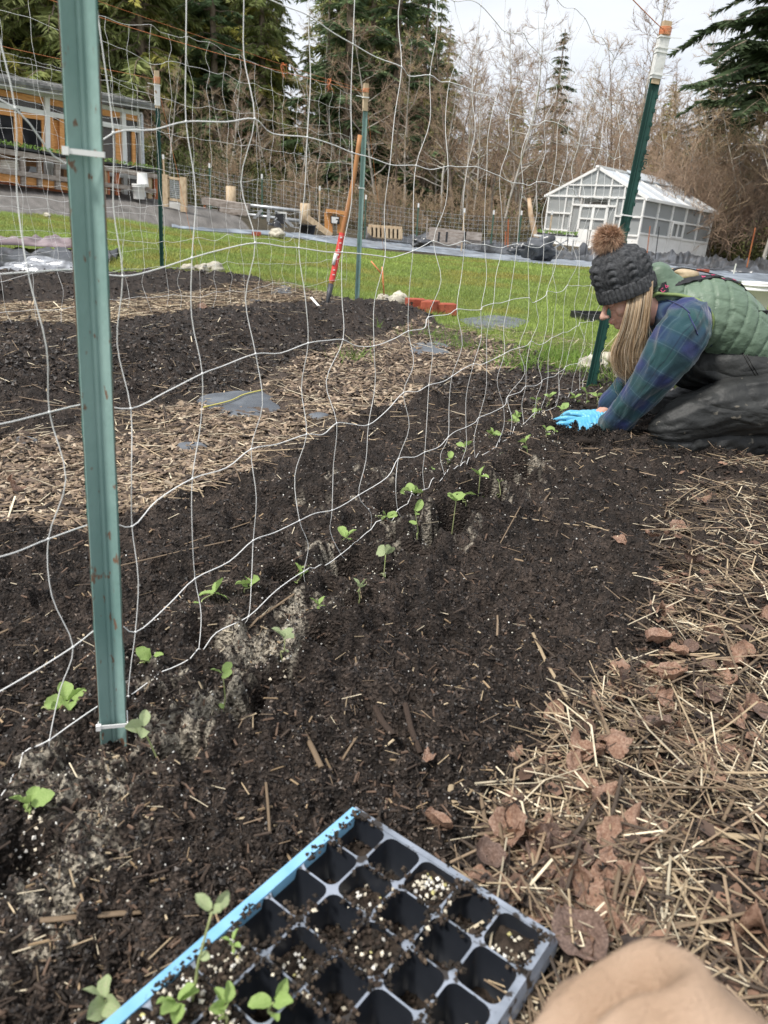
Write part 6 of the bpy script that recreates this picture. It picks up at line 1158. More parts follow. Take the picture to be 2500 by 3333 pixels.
# ------------------------------------------------------------------ grass
BL = np.array([(-.5, 0, 0), (.5, 0, 0), (.28, .25, .55), (-.28, .25, .55), (0, .75, 1.)]); BLF = [(0, 1, 2, 3), (3, 2, 4, 4)]
M['grass'] = mat('grass_blade', (.85, .85, .85), (1.15, 1.15, 1.1), 3, .5, attr=True, spec=.3, trans=.3)
def grass(name, XY, H, W, C, lab, seed, lean=.35):
    r_ = np.random.default_rng(seed); n = len(XY); R_ = euler_mats(r_.normal(0, lean, n), r_.normal(0, lean, n), r_.uniform(0, 6.28, n)); T_ = BL[[0, 1, 2, 3, 4]]; z = GZ(XY[:, 0], XY[:, 1], False)
    V = np.einsum('nij,nkj->nki', R_, T_[None]*np.stack([W, H*.7, H], 1)[:, None, :])+np.stack([XY[:, 0], XY[:, 1], z-.003], 1)[:, None, :]
    F = np.array([(0, 1, 2), (0, 2, 3), (3, 2, 4)])[None]+(np.arange(n)*5)[:, None, None]; me = fast_mesh(name, V.reshape(-1, 3), F.reshape(-1, 3)); set_col(me, np.repeat(C, 5, 0)); tag(mobj(name, me, M['grass']), lab, 'grass', kind='stuff')
def gcols(XY, s_): 
    n = len(XY); r_ = np.random.default_rng(s_); g_ = fbm2(XY[:, 0]*1.1, XY[:, 1]*1.1, 4, 77)[:, None]
    return (np.array([.25, .315, .08])*(1+.7*g_)+np.array([.17, .11, .03])*np.clip(-g_*2.4, 0, 1))*r_.uniform(.6, 1.4, n)[:, None]*np.where(r_.random(n) < .06, 1, 1)[:, None]
XY = sample(150000, lambda x, y: zones(x, y) == 1, 3.2, 21, 51, 40, .85); R_ = np.hypot(XY[:, 0], XY[:, 1]); n = len(XY); grass('grass', XY, rg.uniform(.02, .05, n)*(1+.5*fbm2(XY[:, 0]*2, XY[:, 1]*2, 2, 5)), .0016*(.5+R_*.45)*rg.uniform(.6, 1.2, n), gcols(XY, 1), 'short green grass growing over the lawn', 1)
XYs = []
for px, py, r, k in ((1780, 1165, .22, 420), (1860, 1180, .22, 420), (1680, 1190, .14, 160), (1950, 1230, .18, 220), (1990, 1250, .15, 160), (1230, 1085, .03, 20), (1330, 1100, .05, 30), (2110, 1280, .08, 40), (2160, 1250, .1, 40), (2000, 1180, .2, 160), (1500, 1130, .15, 130), (1430, 1100, .15, 110), (1160, 1175, .12, 60), (2075, 1205, .2, 200)):
    XYs.append(gp(px, py)+rg.normal(0, 1, (k, 2))*r*.6)
XY = np.concatenate(XYs); n = len(XY); grass('grass', XY, rg.uniform(.04, .13, n), rg.uniform(.003, .006, n), np.array([.16, .26, .05])*rg.uniform(.6, 1.5, n)[:, None], 'longer grass tufts along the bed edge by the dark post', 2, .6)
# ------------------------------------------------------------------ people
def loft(mb, P, R, n=20, k=5, side=None, m=0):
    """closed limb through points P with radii R ((a,b) pairs: a across 'side', b the other way), rounded ends"""
    P = np.asarray(P, float); R = np.array([(r, r) if np.isscalar(r) else r for r in R], float); Q = catmull(P, k); RR_ = catmull(np.hstack([R, R[:, :1]]), k)[:, :2]
    T = np.gradient(Q, axis=0); T /= np.linalg.norm(T, axis=1)[:, None]; side = np.array([0, 1., 0]) if side is None else np.asarray(side, float)
    # rounded caps
    e0 = [Q[0]-T[0]*RR_[0].mean()*math.sin(a) for a in (1.35, 1.0, .5)]; r0 = [RR_[0]*math.cos(a) for a in (1.35, 1.0, .5)]; e1 = [Q[-1]+T[-1]*RR_[-1].mean()*math.sin(a) for a in (.5, 1.0, 1.35)]; r1 = [RR_[-1]*math.cos(a) for a in (.5, 1.0, 1.35)]
    Q = np.vstack([e0, Q, e1]); RR_ = np.vstack([r0, RR_, r1]); T = np.vstack([T[:1]]*3+[T]+[T[-1:]]*3); V = []; F = []
    for i in range(len(Q)):
        A = side-T[i]*(side@T[i]); A /= np.linalg.norm(A); B = np.cross(T[i], A)
        for j in range(n): a = 2*math.pi*j/n; V.append(Q[i]+A*RR_[i, 0]*math.cos(a)+B*RR_[i, 1]*math.sin(a))
    for i in range(len(Q)-1):
        for j in range(n): a = i*n+j; b = i*n+(j+1) % n; F.append((a, b, b+n, a+n))
    F.append(tuple(range(n))[::-1]); F.append(tuple((len(Q)-1)*n+j for j in range(n))); mb.add(V, F, m, True)
def fuse(mb, name, voxel, smooth=6, factor=.5):
    """one continuous skin from overlapping shapes"""
    me = mb.mesh(name+'_raw'); o = bpy.data.objects.new(name+'_raw', me); COL.objects.link(o)
    r_ = o.modifiers.new('r', 'REMESH'); r_.mode = 'VOXEL'; r_.voxel_size = voxel
    if smooth: s_ = o.modifiers.new('s', 'SMOOTH'); s_.iterations = smooth; s_.factor = factor
    dg = bpy.context.evaluated_depsgraph_get(); out = bpy.data.meshes.new_from_object(o.evaluated_get(dg)); bpy.data.objects.remove(o); bpy.data.meshes.remove(me); out.name = name
    out.polygons.foreach_set('use_smooth', [True]*len(out.polygons)); return out
def verts(me): a = np.empty(len(me.vertices)*3, np.float32); me.vertices.foreach_get('co', a); return a.reshape(-1, 3).astype(float)
def norms(me): a = np.empty(len(me.vertices)*3, np.float32); me.vertices.foreach_get('normal', a); return a.reshape(-1, 3).astype(float)
def set_verts(me, V): me.vertices.foreach_set('co', np.asarray(V, np.float32).ravel()); me.update()
def polyline_param(V, P):
    """arc length along polyline P, distance to it, for each vertex"""
    best = np.full(len(V), 1e9); S = np.zeros(len(V)); acc = 0.; C_ = np.zeros((len(V), 3))
    for a, b in zip(P[:-1], P[1:]):
        d = b-a; L_ = np.linalg.norm(d); t = np.clip(((V-a)@d)/(L_*L_), 0, 1); q_ = a+d*t[:, None]; dd = np.linalg.norm(V-q_, axis=1); m_ = dd < best; best[m_] = dd[m_]; S[m_] = acc+t[m_]*L_; C_[m_] = q_[m_]; acc += L_
    return S, best, C_
def folds(V, s, ang, amp, fr, seed, skew=2.):
    """cloth folds: ridged noise running round the limb"""
    q_ = np.stack([s*fr, np.cos(ang)*skew, np.sin(ang)*skew], 1); n1 = 1-np.abs(vn3(q_, seed))*4; n2 = 1-np.abs(vn3(q_*2.1+5, seed+1))*4; return amp*(n1*.7+n2*.3)
W = lambda px, py, Y: at_y(px, py, Y)
woman = thing('person', 'woman with long fair hair kneeling in green vest, plaid shirt and black bib overalls, planting seedlings', 'person', tuple(gp3(2250, 1480)))
woman['label'] = 'kneeling woman with long fair hair in green vest, plaid shirt and black overalls'
# overalls (rubber bib trousers)
M['overall'] = mat('black_rubber_cloth', (.015, .016, .016), (.034, .035, .034), 7, .56, .3, 60, spec=.38, spots=((.14, .125, .10), 30, .66), wr=(3.2, .05, (1, 1.2, 2.6), .7))
mb = MB(); nY, fY, cY = 2.74, 3.08, 2.90
loft(mb, [W(2265, 1190, cY), W(2360, 1190, cY), W(2470, 1215, cY), W(2590, 1250, cY)], [(.125, .085), (.165, .115), (.185, .15), (.18, .17)])
thg = MB(); loft(thg, [W(2600, 1290, nY+.03), W(2480, 1318, nY), W(2330, 1338, nY-.01), W(2215, 1378, nY-.02), W(2184, 1396, nY-.02)], [.13, .118, .104, .084, .072]); shin = MB(); loft(shin, [W(2178, 1418, nY-.03), W(2270, 1436, nY-.03), W(2400, 1438, nY-.01), W(2485, 1436, nY+.02)], [.068, .072, .076, .062])
loft(mb, [W(2560, 1250, fY-.02), W(2420, 1270, fY), W(2300, 1300, fY), W(2165, 1338, fY-.02)], [.12, .105, .088, .060]); loft(shin, [W(2165, 1350, fY-.02), W(2300, 1385, fY), W(2480, 1390, fY)], [.058, .062, .055])
me = fuse(mb, 'overalls', .0085, 3); V = verts(me); N_ = norms(me)
thp = np.array([W(2600, 1290, nY), W(2330, 1350, nY), W(2172, 1400, nY)]); s1_, d1, c1 = polyline_param(V, thp); a1 = np.arctan2(V[:, 2]-c1[:, 2], V[:, 1]-c1[:, 1]); V = V+N_*(folds(V, s1_*.55+.05*a1, a1, .013, 6, 3, 2.6)+folds(V, V[:, 0]*.35+V[:, 2]*.9, a1*.3, .008, 13, 6)+.004*vn3(V*30, 2))[:, None]
V[:, 2] = np.maximum(V[:, 2], GZ(V[:, 0], V[:, 1], False)-.02); set_verts(me, V); ov_ = mobj('overalls', me, M['overall'], woman)
mt_ = fuse(thg, 'thigh', .008, 3); V = verts(mt_); N_ = norms(mt_); s1_, d1, c1 = polyline_param(V, thp); a1 = np.arctan2(V[:, 2]-c1[:, 2], V[:, 1]-c1[:, 1]); V = V+N_*(folds(V, s1_*.55+.05*a1, a1, .011, 6, 3, 2.6)+folds(V, V[:, 0]*.35+V[:, 2]*.9, a1*.3, .007, 13, 6)+.004*vn3(V*30, 2))[:, None]; V[:, 2] = np.maximum(V[:, 2], GZ(V[:, 0], V[:, 1], False)-.02); set_verts(mt_, V); mobj('trouser_leg', mt_, M['overall'], ov_)
ms_ = fuse(shin, 'trouser_leg', .0075, 4); V = verts(ms_); N_ = norms(ms_); shp = np.array([W(2172, 1408, nY), W(2270, 1438, nY), W(2480, 1440, nY)]); s1_, d1, c1 = polyline_param(V, shp); a1 = np.arctan2(V[:, 2]-c1[:, 2], V[:, 1]-c1[:, 1])
V = V+N_*(folds(V, s1_+.03*a1, a1, .011, 13, 23, 1.5)+.003*vn3(V*34, 2))[:, None]; V[:, 2] = np.maximum(V[:, 2], GZ(V[:, 0], V[:, 1], False)-.02); set_verts(ms_, V); mobj('trouser_leg', ms_, M['overall'], ov_)
def surf_line(name, pts, r, m, parent, Y0=2.2, off=.002, target=None, k=6):
    """cord laid on a body surface: each sight line is dropped onto the mesh"""
    from mathutils.bvhtree import BVHTree
    bv = BVHTree.FromPolygons([v.co[:] for v in target.vertices], [p.vertices[:] for p in target.polygons]); P = []
    pts = catmull(np.array([(a, b, 0) for a, b in pts], float), k)[:, :2]
    for a, b in pts:
        d = Vector(ray(a, b).tolist()); h = bv.ray_cast(Vector((0, 0, CZ)), d)
        if h[0] is not None: P.append(np.array(h[0])+np.array(h[1])*off)
    if len(P) < 2: return None
    mb = MB(); mb.tube(P, r, 6); return mb.build(name, M[m] if isinstance(m, str) else m, parent)
surf_line('seam', [(2418, 1150), (2440, 1190), (2465, 1230), (2480, 1270)], .0022, 'overall', ov_, target=me); surf_line('seam', [(2427, 1148), (2449, 1188), (2474, 1228), (2489, 1270)], .0022, 'overall', ov_, target=me)
# boots
mb = MB(); loft(mb, [W(2470, 1462, nY+.02), W(2510, 1450, nY+.02), W(2600, 1470, nY+.02)], [(.045, .05), (.045, .05), (.045, .04)]); bo = mobj('boot', fuse(mb, 'boot', .008, 3), mat('muddy_boot', (.02, .035, .06), (.10, .085, .07), 18, .6), woman)
mb = MB(); loft(mb, [W(2480, 1400, fY), W(2600, 1410, fY)], [(.045, .05), (.045, .04)]); mobj('boot', fuse(mb, 'boot', .01, 3), bo.data.materials[0], woman)
# shirt
def plaid_mat():
    m, nt, b = new_mat('plaid_flannel'); N = nt.nodes; L = nt.links; a = N.new('ShaderNodeAttribute'); a.attribute_name = 'uvp'; sp = N.new('ShaderNodeSeparateXYZ'); L.new(a.outputs['Vector'], sp.inputs[0])
    def band(o, f, lo, hi, ph=0.):
        x = N.new('ShaderNodeMath'); x.operation = 'MULTIPLY_ADD'; x.inputs[1].default_value = f; x.inputs[2].default_value = ph; L.new(o, x.inputs[0]); y = N.new('ShaderNodeMath'); y.operation = 'FRACT'; L.new(x.outputs[0], y.inputs[0])
        z = N.new('ShaderNodeMath'); z.operation = 'PINGPONG'; z.inputs[1].default_value = .5; L.new(y.outputs[0], z.inputs[0]); r = N.new('ShaderNodeMapRange'); r.inputs[1].default_value = lo; r.inputs[2].default_value = hi; L.new(z.outputs[0], r.inputs[0]); return r.outputs[0]
    u, v = sp.outputs[0], sp.outputs[1]; col = None
    def mixc(fac, c1, c2):
        x = N.new('ShaderNodeMix'); x.data_type = 'RGBA'; L.new(fac, x.inputs[0]); 
        if isinstance(c1, tuple): x.inputs[6].default_value = c1
        else: L.new(c1, x.inputs[6])
        x.inputs[7].default_value = c2; return x.outputs[2]
    def mul(f, k): x = N.new('ShaderNodeMath'); x.operation = 'MULTIPLY'; x.inputs[1].default_value = k; L.new(f, x.inputs[0]); return x.outputs[0]
    c = mixc(mul(band(u, 9, .12, .36), .8), (.022, .034, .115, 1), (.018, .062, .060, 1)); c = mixc(mul(band(v, 9, .12, .36), .5), c, (.020, .068, .062, 1))
    c = mixc(mul(band(u, 18, .455, .49), .22), c, (.12, .19, .22, 1)); c = mixc(mul(band(v, 18, .455, .49), .22), c, (.12, .19, .22, 1)); c = mixc(mul(band(v, 11, .47, .5, .25), .6), c, (.006, .010, .03, 1))
    n = N.new('ShaderNodeTexNoise'); n.inputs['Scale'].default_value = 240; bp = N.new('ShaderNodeBump'); bp.inputs['Strength'].default_value = .35; bp.inputs['Distance'].default_value = .003; t = N.new('ShaderNodeTexCoord'); L.new(t.outputs['Object'], n.inputs['Vector']); L.new(n.outputs[0], bp.inputs['Height']); L.new(bp.outputs[0], b.inputs['Normal']); wrinkle(nt, bp, t.outputs['Object'], 5.5, .055, (1.8, 1, 1), .6)
    L.new(c, b.inputs['Base Color']); b.inputs['Roughness'].default_value = .85; b.inputs['Specular IOR Level'].default_value = .2; b.inputs['Sheen Weight'].default_value = .3; return m
M['plaid'] = plaid_mat()
armP = [W(2238, 1045, 2.77), W(2215, 1095, 2.72), W(2160, 1180, 2.71), W(2100, 1265, 2.74), W(2035, 1340, 2.79), W(1992, 1382, 2.83)]
farP = [W(2190, 1040, 3.06), W(2130, 1150, 3.10), W(2060, 1240, 3.06), W(1990, 1310, 3.0)]
mb = MB(); loft(mb, armP, [.080, .092, .080, .062, .055, .050]); loft(mb, farP, [.085, .07, .055, .046]); loft(mb, [W(2200, 1030, 2.90), W(2300, 1060, 2.90)], [(.14, .09), (.14, .10)])
me = fuse(mb, 'shirt', .007, 6); V = verts(me); N_ = norms(me); P_ = np.array(armP); s_, d_, c_ = polyline_param(V, P_); sf, df, cf_ = polyline_param(V, np.array(farP)); far_ = df < d_; s_[far_] = sf[far_]; c_[far_] = cf_[far_]
ang = np.arctan2(V[:, 1]-c_[:, 1], -(V[:, 0]-c_[:, 0])+(V[:, 2]-c_[:, 2])*.8); set_vec(me, np.stack([s_, ang*.062, 0*s_], 1))
V = V+N_*(folds(V, s_*1.0+.25*np.sin(ang), ang, .011, 8, 9, 1.0)+folds(V, s_, ang, .008, 18, 12, 1.2)*sstep(.30, .5, s_)+.004*vn3(V*40, 4))[:, None]; set_verts(me, V); sh = mobj('shirt', me, M['plaid'], woman); shm = me
surf_line('seam', [(2105, 975), (2160, 975), (2215, 995), (2245, 1020)], .0025, M['plaid'], sh, target=me); surf_line('seam', [(2240, 1022), (2258, 1060), (2270, 1090)], .0025, M['plaid'], sh, target=me)
mb = MB(); e = (armP[-1]-armP[-2]); e /= np.linalg.norm(e); P = [armP[-1]-e*.035, armP[-1]+e*.018, armP[-1]+e*.024]; mb.tube(P, [.052, .049, .043], 20); cfm = mb.mesh('cuff'); Vc = verts(cfm); set_vec(cfm, np.stack([Vc[:, 0]*.3, np.arange(len(Vc))*.003, 0*Vc[:, 0]], 1)); cfm.materials.append(M['plaid']); link(bpy.data.objects.new('cuff', cfm), sh)
# vest
M['vest'] = mat('green_quilted_nylon', (.105, .158, .108), (.145, .205, .145), 5, .48, .25, 60, spec=.45, wr=(16, .006, (1, 1, 2), .5))
mb = MB(); sp_ = [W(2150, 958, 2.90), W(2215, 1000, 2.90), W(2310, 1034, 2.90), W(2405, 1100, 2.90), W(2500, 1192, 2.90), W(2590, 1275, 2.90)]
loft(mb, sp_, [(.075, .075), (.135, .118), (.162, .150), (.165, .130), (.155, .125), (.15, .125)]); me = fuse(mb, 'vest', .0068, 4); V = verts(me); N_ = norms(me)
s_, d_, c_ = polyline_param(V, np.array(sp_)); ang = np.arctan2(V[:, 1]-c_[:, 1], V[:, 2]-c_[:, 2])
q_ = s_*1.0+.035*np.cos(ang); st1 = np.abs(((q_/.055) % 1)-.5)*2; st2 = np.abs((((ang*1.7)+.3*np.floor(q_/.055)) % 1)-.5)*2; quilt = -.0075*np.exp(-((1-st1)/.16)**2)-.005*np.exp(-((1-st2)/.09)**2)*(np.cos(ang) > .15)
low = sstep(.2, -.5, np.cos(ang)); V = V+N_*(quilt+folds(V, s_, ang, .006, 26, 5, .7)*low+.0035*vn3(V*26, 8)+.003*vn3(V*55, 9))[:, None]
# arm opening: cut the near side where the sleeve comes out
set_verts(me, V); import bmesh; bm = bmesh.new(); bm.from_mesh(me)
ac = W(2200, 1060, 2.74); dl = [v for v in bm.verts if (v.co.y < 2.86 and ((v.co.x-ac[0])/.118)**2+((v.co.z-ac[2])/.098)**2 < 1) or (v.co.y < 2.84 and v.co.x < ac[0] and v.co.z < ac[2]+.06)]
bmesh.ops.delete(bm, geom=dl, context='VERTS'); bm.to_mesh(me); bm.free(); me.update(); vo = mobj('vest', me, M['vest'], woman); vm = me
M['piping'] = mat('olive_piping', (.16, .22, .08), (.20, .27, .10), 30, .6)
pa = [np.array([ac[0]+.126*math.cos(a), 0, ac[2]+.108*math.sin(a)]) for a in np.linspace(2.9, -1.6, 40)]
from mathutils.bvhtree import BVHTree
bvV = BVHTree.FromPolygons([v.co[:] for v in vm.vertices], [p.vertices[:] for p in vm.polygons]); PP = []
for p in pa:
    h = bvV.find_nearest(Vector((p[0]+.004*np.sign(p[0]-ac[0]), 2.74, p[2]))); PP.append(np.array(h[0])+np.array(h[1])*.006)
mb = MB(); mb.tube(catmull(PP[::2], 3), .0065, 8); mb.build('piping', M['piping'], vo)
mb = MB(); loft(mb, [W(2178, 955, 2.90), W(2155, 930, 2.90), W(2146, 908, 2.90)], [(.085, .072), (.072, .064), (.066, .055)]); me = fuse(mb, 'collar', .006, 3); V = verts(me); N_ = norms(me); V = V+N_*(.006*np.sin(V[:, 1]*130)*.5+.005*vn3(V*35, 3))[:, None]; set_verts(me, V); mobj('collar', me, M['vest'], vo)
# straps
M['strap'] = mat('black_webbing', (.012, .012, .013), (.025, .025, .027), 40, .6)
M['pink'] = mat('pink_print', (.62, .09, .20), rough=.6)
def ribbon(pts, w, target, name, parent, m, off=.004):
    bv = BVHTree.FromPolygons([v.co[:] for v in target.vertices], [p.vertices[:] for p in target.polygons]); P = []; Nn_ = []
    for p in catmull(np.array(pts, float), 5):
        h = bv.find_nearest(Vector(p.tolist())); P.append(np.array(h[0])); Nn_.append(np.array(h[1]))
    P = np.array(P); Nn_ = np.array(Nn_); Nn_ = (Nn_+np.roll(Nn_, 1, 0)+np.roll(Nn_, -1, 0)); Nn_[0] = Nn_[1]; Nn_[-1] = Nn_[-2]; Nn_ /= np.linalg.norm(Nn_, axis=1)[:, None]; T = np.gradient(P, axis=0); S_ = np.cross(T, Nn_); S_ /= np.linalg.norm(S_, axis=1)[:, None]; V = []; F = []
    for i in range(len(P)):
        for a, b in ((-w/2, off), (w/2, off), (w/2, off+.003), (-w/2, off+.003)): V.append(P[i]+S_[i]*a+Nn_[i]*b)
    for i in range(len(P)-1):
        for j in range(4): F.append((i*4+j, i*4+(j+1) % 4, i*4+4+(j+1) % 4, i*4+4+j))
    mb = MB(); mb.add(V, F); return mb.build(name, m, parent), P, Nn_, T, S_
r1_ = ribbon([W(2150, 965, 2.80), W(2175, 925, 2.80), W(2215, 900, 2.83), W(2280, 893, 2.86), W(2350, 918, 2.87), W(2420, 980, 2.87), W(2520, 1075, 2.87)], .032, vm, 'strap', woman, M['strap'])
for k in (3, 6, 16, 18, 20, 22, 24):
    if k < len(r1_[1])-1:
        c = r1_[1][k]+r1_[2][k]*.0085; T_ = r1_[3][k]/np.linalg.norm(r1_[3][k]); mb = MB()
        for a, b in (((-.006, -.006), (-.006, .006)), ((-.006, .006), (.005, .006)), ((-.006, -.006), (.005, -.006))) if k % 2 else (((-.006, -.006), (-.006, .006)), ((-.006, .006), (.005, .002)), ((.005, .002), (-.004, -.002))):
            mb.beam(c+T_*a[0]+r1_[4][k]*a[1], c+T_*b[0]+r1_[4][k]*b[1], .0022, .0012, r1_[2][k])
        mb.build('print', M['pink'], r1_[0])
mb = MB(); hpz = [W(2176, 905, 2.95), W(2190, 880, 2.95), W(2225, 872, 2.95), W(2290, 885, 2.95), W(2350, 900, 2.95)]
for a, b in zip(catmull(hpz, 4)[:-1], catmull(hpz, 4)[1:]): mb.beam(a, b+(b-a)*.05, .03, .004, (0, 0, 1))
mb.build('back_loop', M['strap'], woman)
mb = MB()
for a, b in zip([W(2440, 1000, 2.86), W(2475, 1035, 2.82)], [W(2475, 1035, 2.82), W(2540, 1075, 2.78)]): mb.beam(a, b, .03, .004, (-.4, -.5, .8))
mb.box(W(2475, 1033, 2.80), (.045, .012, .05), rotz(.2)); mb.build('buckle', M['strap'], woman)
# head
M['skin'] = mat('skin', (.58, .32, .24), (.66, .40, .31), 16, .5, spec=.4); M['skin'].node_tree.nodes['Principled BSDF'].inputs['Subsurface Weight'].default_value = .12; M['skin'].node_tree.nodes['Principled BSDF'].inputs['Subsurface Radius'].default_value = (.02, .008, .004)
hc = W(2052, 955, 2.88); ha = np.array([-.45, 0., .893]); hg = np.array([-.893, 0., -.45]); hs = np.array([0, 1., 0]); HM = np.stack([hg, hs, ha], 1)
def H(g, s, a): return hc+hg*g+hs*s+ha*a
mb = MB(); mb.ball(H(.004, 0, .012), (.090, .072, .100), 24, 18, HM); mb.ball(H(.025, 0, -.06), (.066, .056, .062), 20, 14, HM); mb.ball(H(.068, 0, -.094), (.024, .026, .018), 14, 10, HM)
loft(mb, [H(.094, 0, .004), H(.108, 0, -.022), H(.121, 0, -.042)], [.008, .0095, .0125], 12, 4); mb.ball(H(.106, .011, -.046), .0085, 10, 8); mb.ball(H(.106, -.011, -.046), .0085, 10, 8)
mb.ball(H(.094, 0, -.066), (.011, .021, .006), 12, 8, HM); mb.ball(H(.092, 0, -.077), (.011, .019, .0065), 12, 8, HM); mb.ball(H(.052, -.042, -.035), (.028, .024, .026), 12, 8, HM); mb.ball(H(.052, .042, -.035), (.028, .024, .026), 12, 8, HM); mb.ball(H(.086, 0, .022), (.016, .05, .012), 12, 8, HM)
loft(mb, [H(-.02, 0, -.04), H(-.055, 0, -.10), W(2195, 985, 2.92)], [.054, .050, .050])
loft(mb, [W(2185, 985, 2.90), W(2300, 1060, 2.90), W(2450, 1130, 2.90), W(2560, 1220, 2.90)], [(.06, .045), (.10, .07), (.12, .09), (.13, .1)])
loft(mb, [W(2245, 1060, 2.80)]+armP[2:5]+[W(1968, 1392, 2.85), W(1940, 1395, 2.86)], [.04, .046, .042, .035, .028, .027]); loft(mb, [W(2200, 1040, 3.0)]+farP[1:]+[W(1972, 1335, 2.98), W(1950, 1352, 2.97)], [.05, .045, .04, .032, .027, .026])
mobj('body', fuse(mb, 'body', .0045, 3, .4), M['skin'], woman)
for sg_ in (-1, 1):
    mb = MB(); mb.ball(H(.084, sg_*.031, -.002), (.012, .014, .011), 12, 8, HM); e_ = mb.build('eyelid', M['skin'], woman)
    mb = MB(); mb.tube(catmull([H(.094, sg_*.022, -.009), H(.0985, sg_*.031, -.013), H(.092, sg_*.042, -.009)], 3), .0013, 5); mb.build('eyelashes', mat('lashes', (.05, .03, .02)), e_)
mb = MB(); mb.ball(H(.1005, 0, -.072), (.004, .018, .0045), 12, 6, HM); mb.build('lips', mat('lips', (.50, .20, .17), rough=.45), woman)
# knitted hat
hgn = np.array([-.90, 0, -.42]); han = np.array([-.42, 0., .907]); nu, nv = 260, 120; ph = np.linspace(0, 2*math.pi, nu, endpoint=False); hb = W(2044, 957, 2.88)
prof_v = np.array([0, .02, .055, .06, .10, .15, .19, .215, .228]); prof_r = np.array([1.0, 1.035, 1.02, .985, 1.05, .98, .72, .36, .05]); V = []
for j in range(nv):
    v = .228*(j/(nv-1)); r = np.interp(v, prof_v, prof_r); cuff = v < .056
    if cuff: disp = .0034*np.cos(ph*42)+.003
    else:
        k = 9; u = (ph*k/(2*math.pi)) % 1; cab = np.exp(-((u-.5)/.20)**2); tw = np.sin((v/.030)*2*math.pi+np.sign(u-.5)*(u-.5)*9); disp = cab*(.0055+.0040*tw)+(1-cab)*(-.002+.0012*np.cos(ph*k*7)*np.cos(v*900))-.0012*np.cos(ph*42)*(1-cab)
    disp = disp*(1-.7*(v > .2))
    R1 = (.0985*r+disp*.85); R2 = (.086*r+disp*.85); C = hb+han*v*.83+hgn*(.012*(v/.228)**2)
    V.append(C[None]+np.outer(np.cos(ph)*R1, hgn)+np.outer(np.sin(ph)*R2, hs))
V = np.concatenate(V); V += .003*vn3(V*22, 3)[:, None]*hs; ii, jj = np.meshgrid(np.arange(nv-1), np.arange(nu), indexing='ij'); a = (ii*nu+jj).ravel(); b = (ii*nu+(jj+1) % nu).ravel(); me = fast_mesh('hat', V, np.stack([a, b, b+nu, a+nu], 1), True)
M['knit'] = mat('charcoal_knit', (.048, .050, .054), (.11, .112, .118), 90, .95, .7, 330, spec=.15); hat = mobj('hat', me, M['knit'], woman); sm = hat.modifiers.new('thickness', 'SOLIDIFY'); sm.thickness = .005; sm.offset = -1
pc = hb+han*.212+hgn*.014; mb = MB(); mb.ball(pc, .036, 14, 10, nz=.3); pom = mb.build('pompom', mat('fur_base', (.16, .085, .055), (.25, .15, .10), 30, .95), hat)
r_ = np.random.default_rng(8); n = 7500; d = r_.normal(0, 1, (n, 3)); d /= np.linalg.norm(d, axis=1)[:, None]; L_ = r_.uniform(.022, .042, n); b0 = pc+d*.026; bend = r_.normal(0, .5, (n, 3))*.35; mid = b0+d*L_[:, None]*.5; tip = b0+(d+bend+hgn*.15-np.array([0, 0, .15]))*L_[:, None]; w = np.cross(d, r_.normal(0, 1, (n, 3))); w /= np.linalg.norm(w, axis=1)[:, None]; ww = .0008
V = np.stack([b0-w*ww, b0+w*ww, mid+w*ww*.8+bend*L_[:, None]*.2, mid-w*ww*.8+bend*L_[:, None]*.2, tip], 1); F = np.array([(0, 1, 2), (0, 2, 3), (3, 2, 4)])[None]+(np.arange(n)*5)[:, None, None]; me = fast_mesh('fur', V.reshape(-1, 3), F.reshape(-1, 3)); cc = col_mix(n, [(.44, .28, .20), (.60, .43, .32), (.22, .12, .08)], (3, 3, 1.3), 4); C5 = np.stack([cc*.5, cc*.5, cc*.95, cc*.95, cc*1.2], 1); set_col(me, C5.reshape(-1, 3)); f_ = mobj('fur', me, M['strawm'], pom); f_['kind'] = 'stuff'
# hair
r_ = np.random.default_rng(15); V = []; F = []; C = []; k0 = 0; ns = 13
def hair_path(u, dep, fr):
    """u 0 front .. 1 back, dep 0 near side .. 1 far side, fr random pair"""
    Yo = lerp(2.795, 2.90, dep); s0 = W(lerp(2042, 2126, u), lerp(972, 914, u), Yo+.015); s1 = W(lerp(2040, 2126, u)-4, lerp(1010, 975, u), Yo-.008); m1 = W(lerp(2018, 2112, u), lerp(1075, 1060, u), Yo-.01)
    m2 = W(lerp(1994, 2098, u)+fr[0]*7, lerp(1150, 1130, u), Yo+.0); e1 = W(lerp(2006, 2086, u)+fr[0]*9, lerp(1205, 1172, u)+fr[1]*8, Yo+.01); e2 = W(lerp(2040, 2080, u)+fr[0]*10, lerp(1228, 1205, u)+fr[1]*10, Yo+.02); return [s0, s1, m1, m2, e1, e2]
clump = r_.uniform(0, 1, 60)
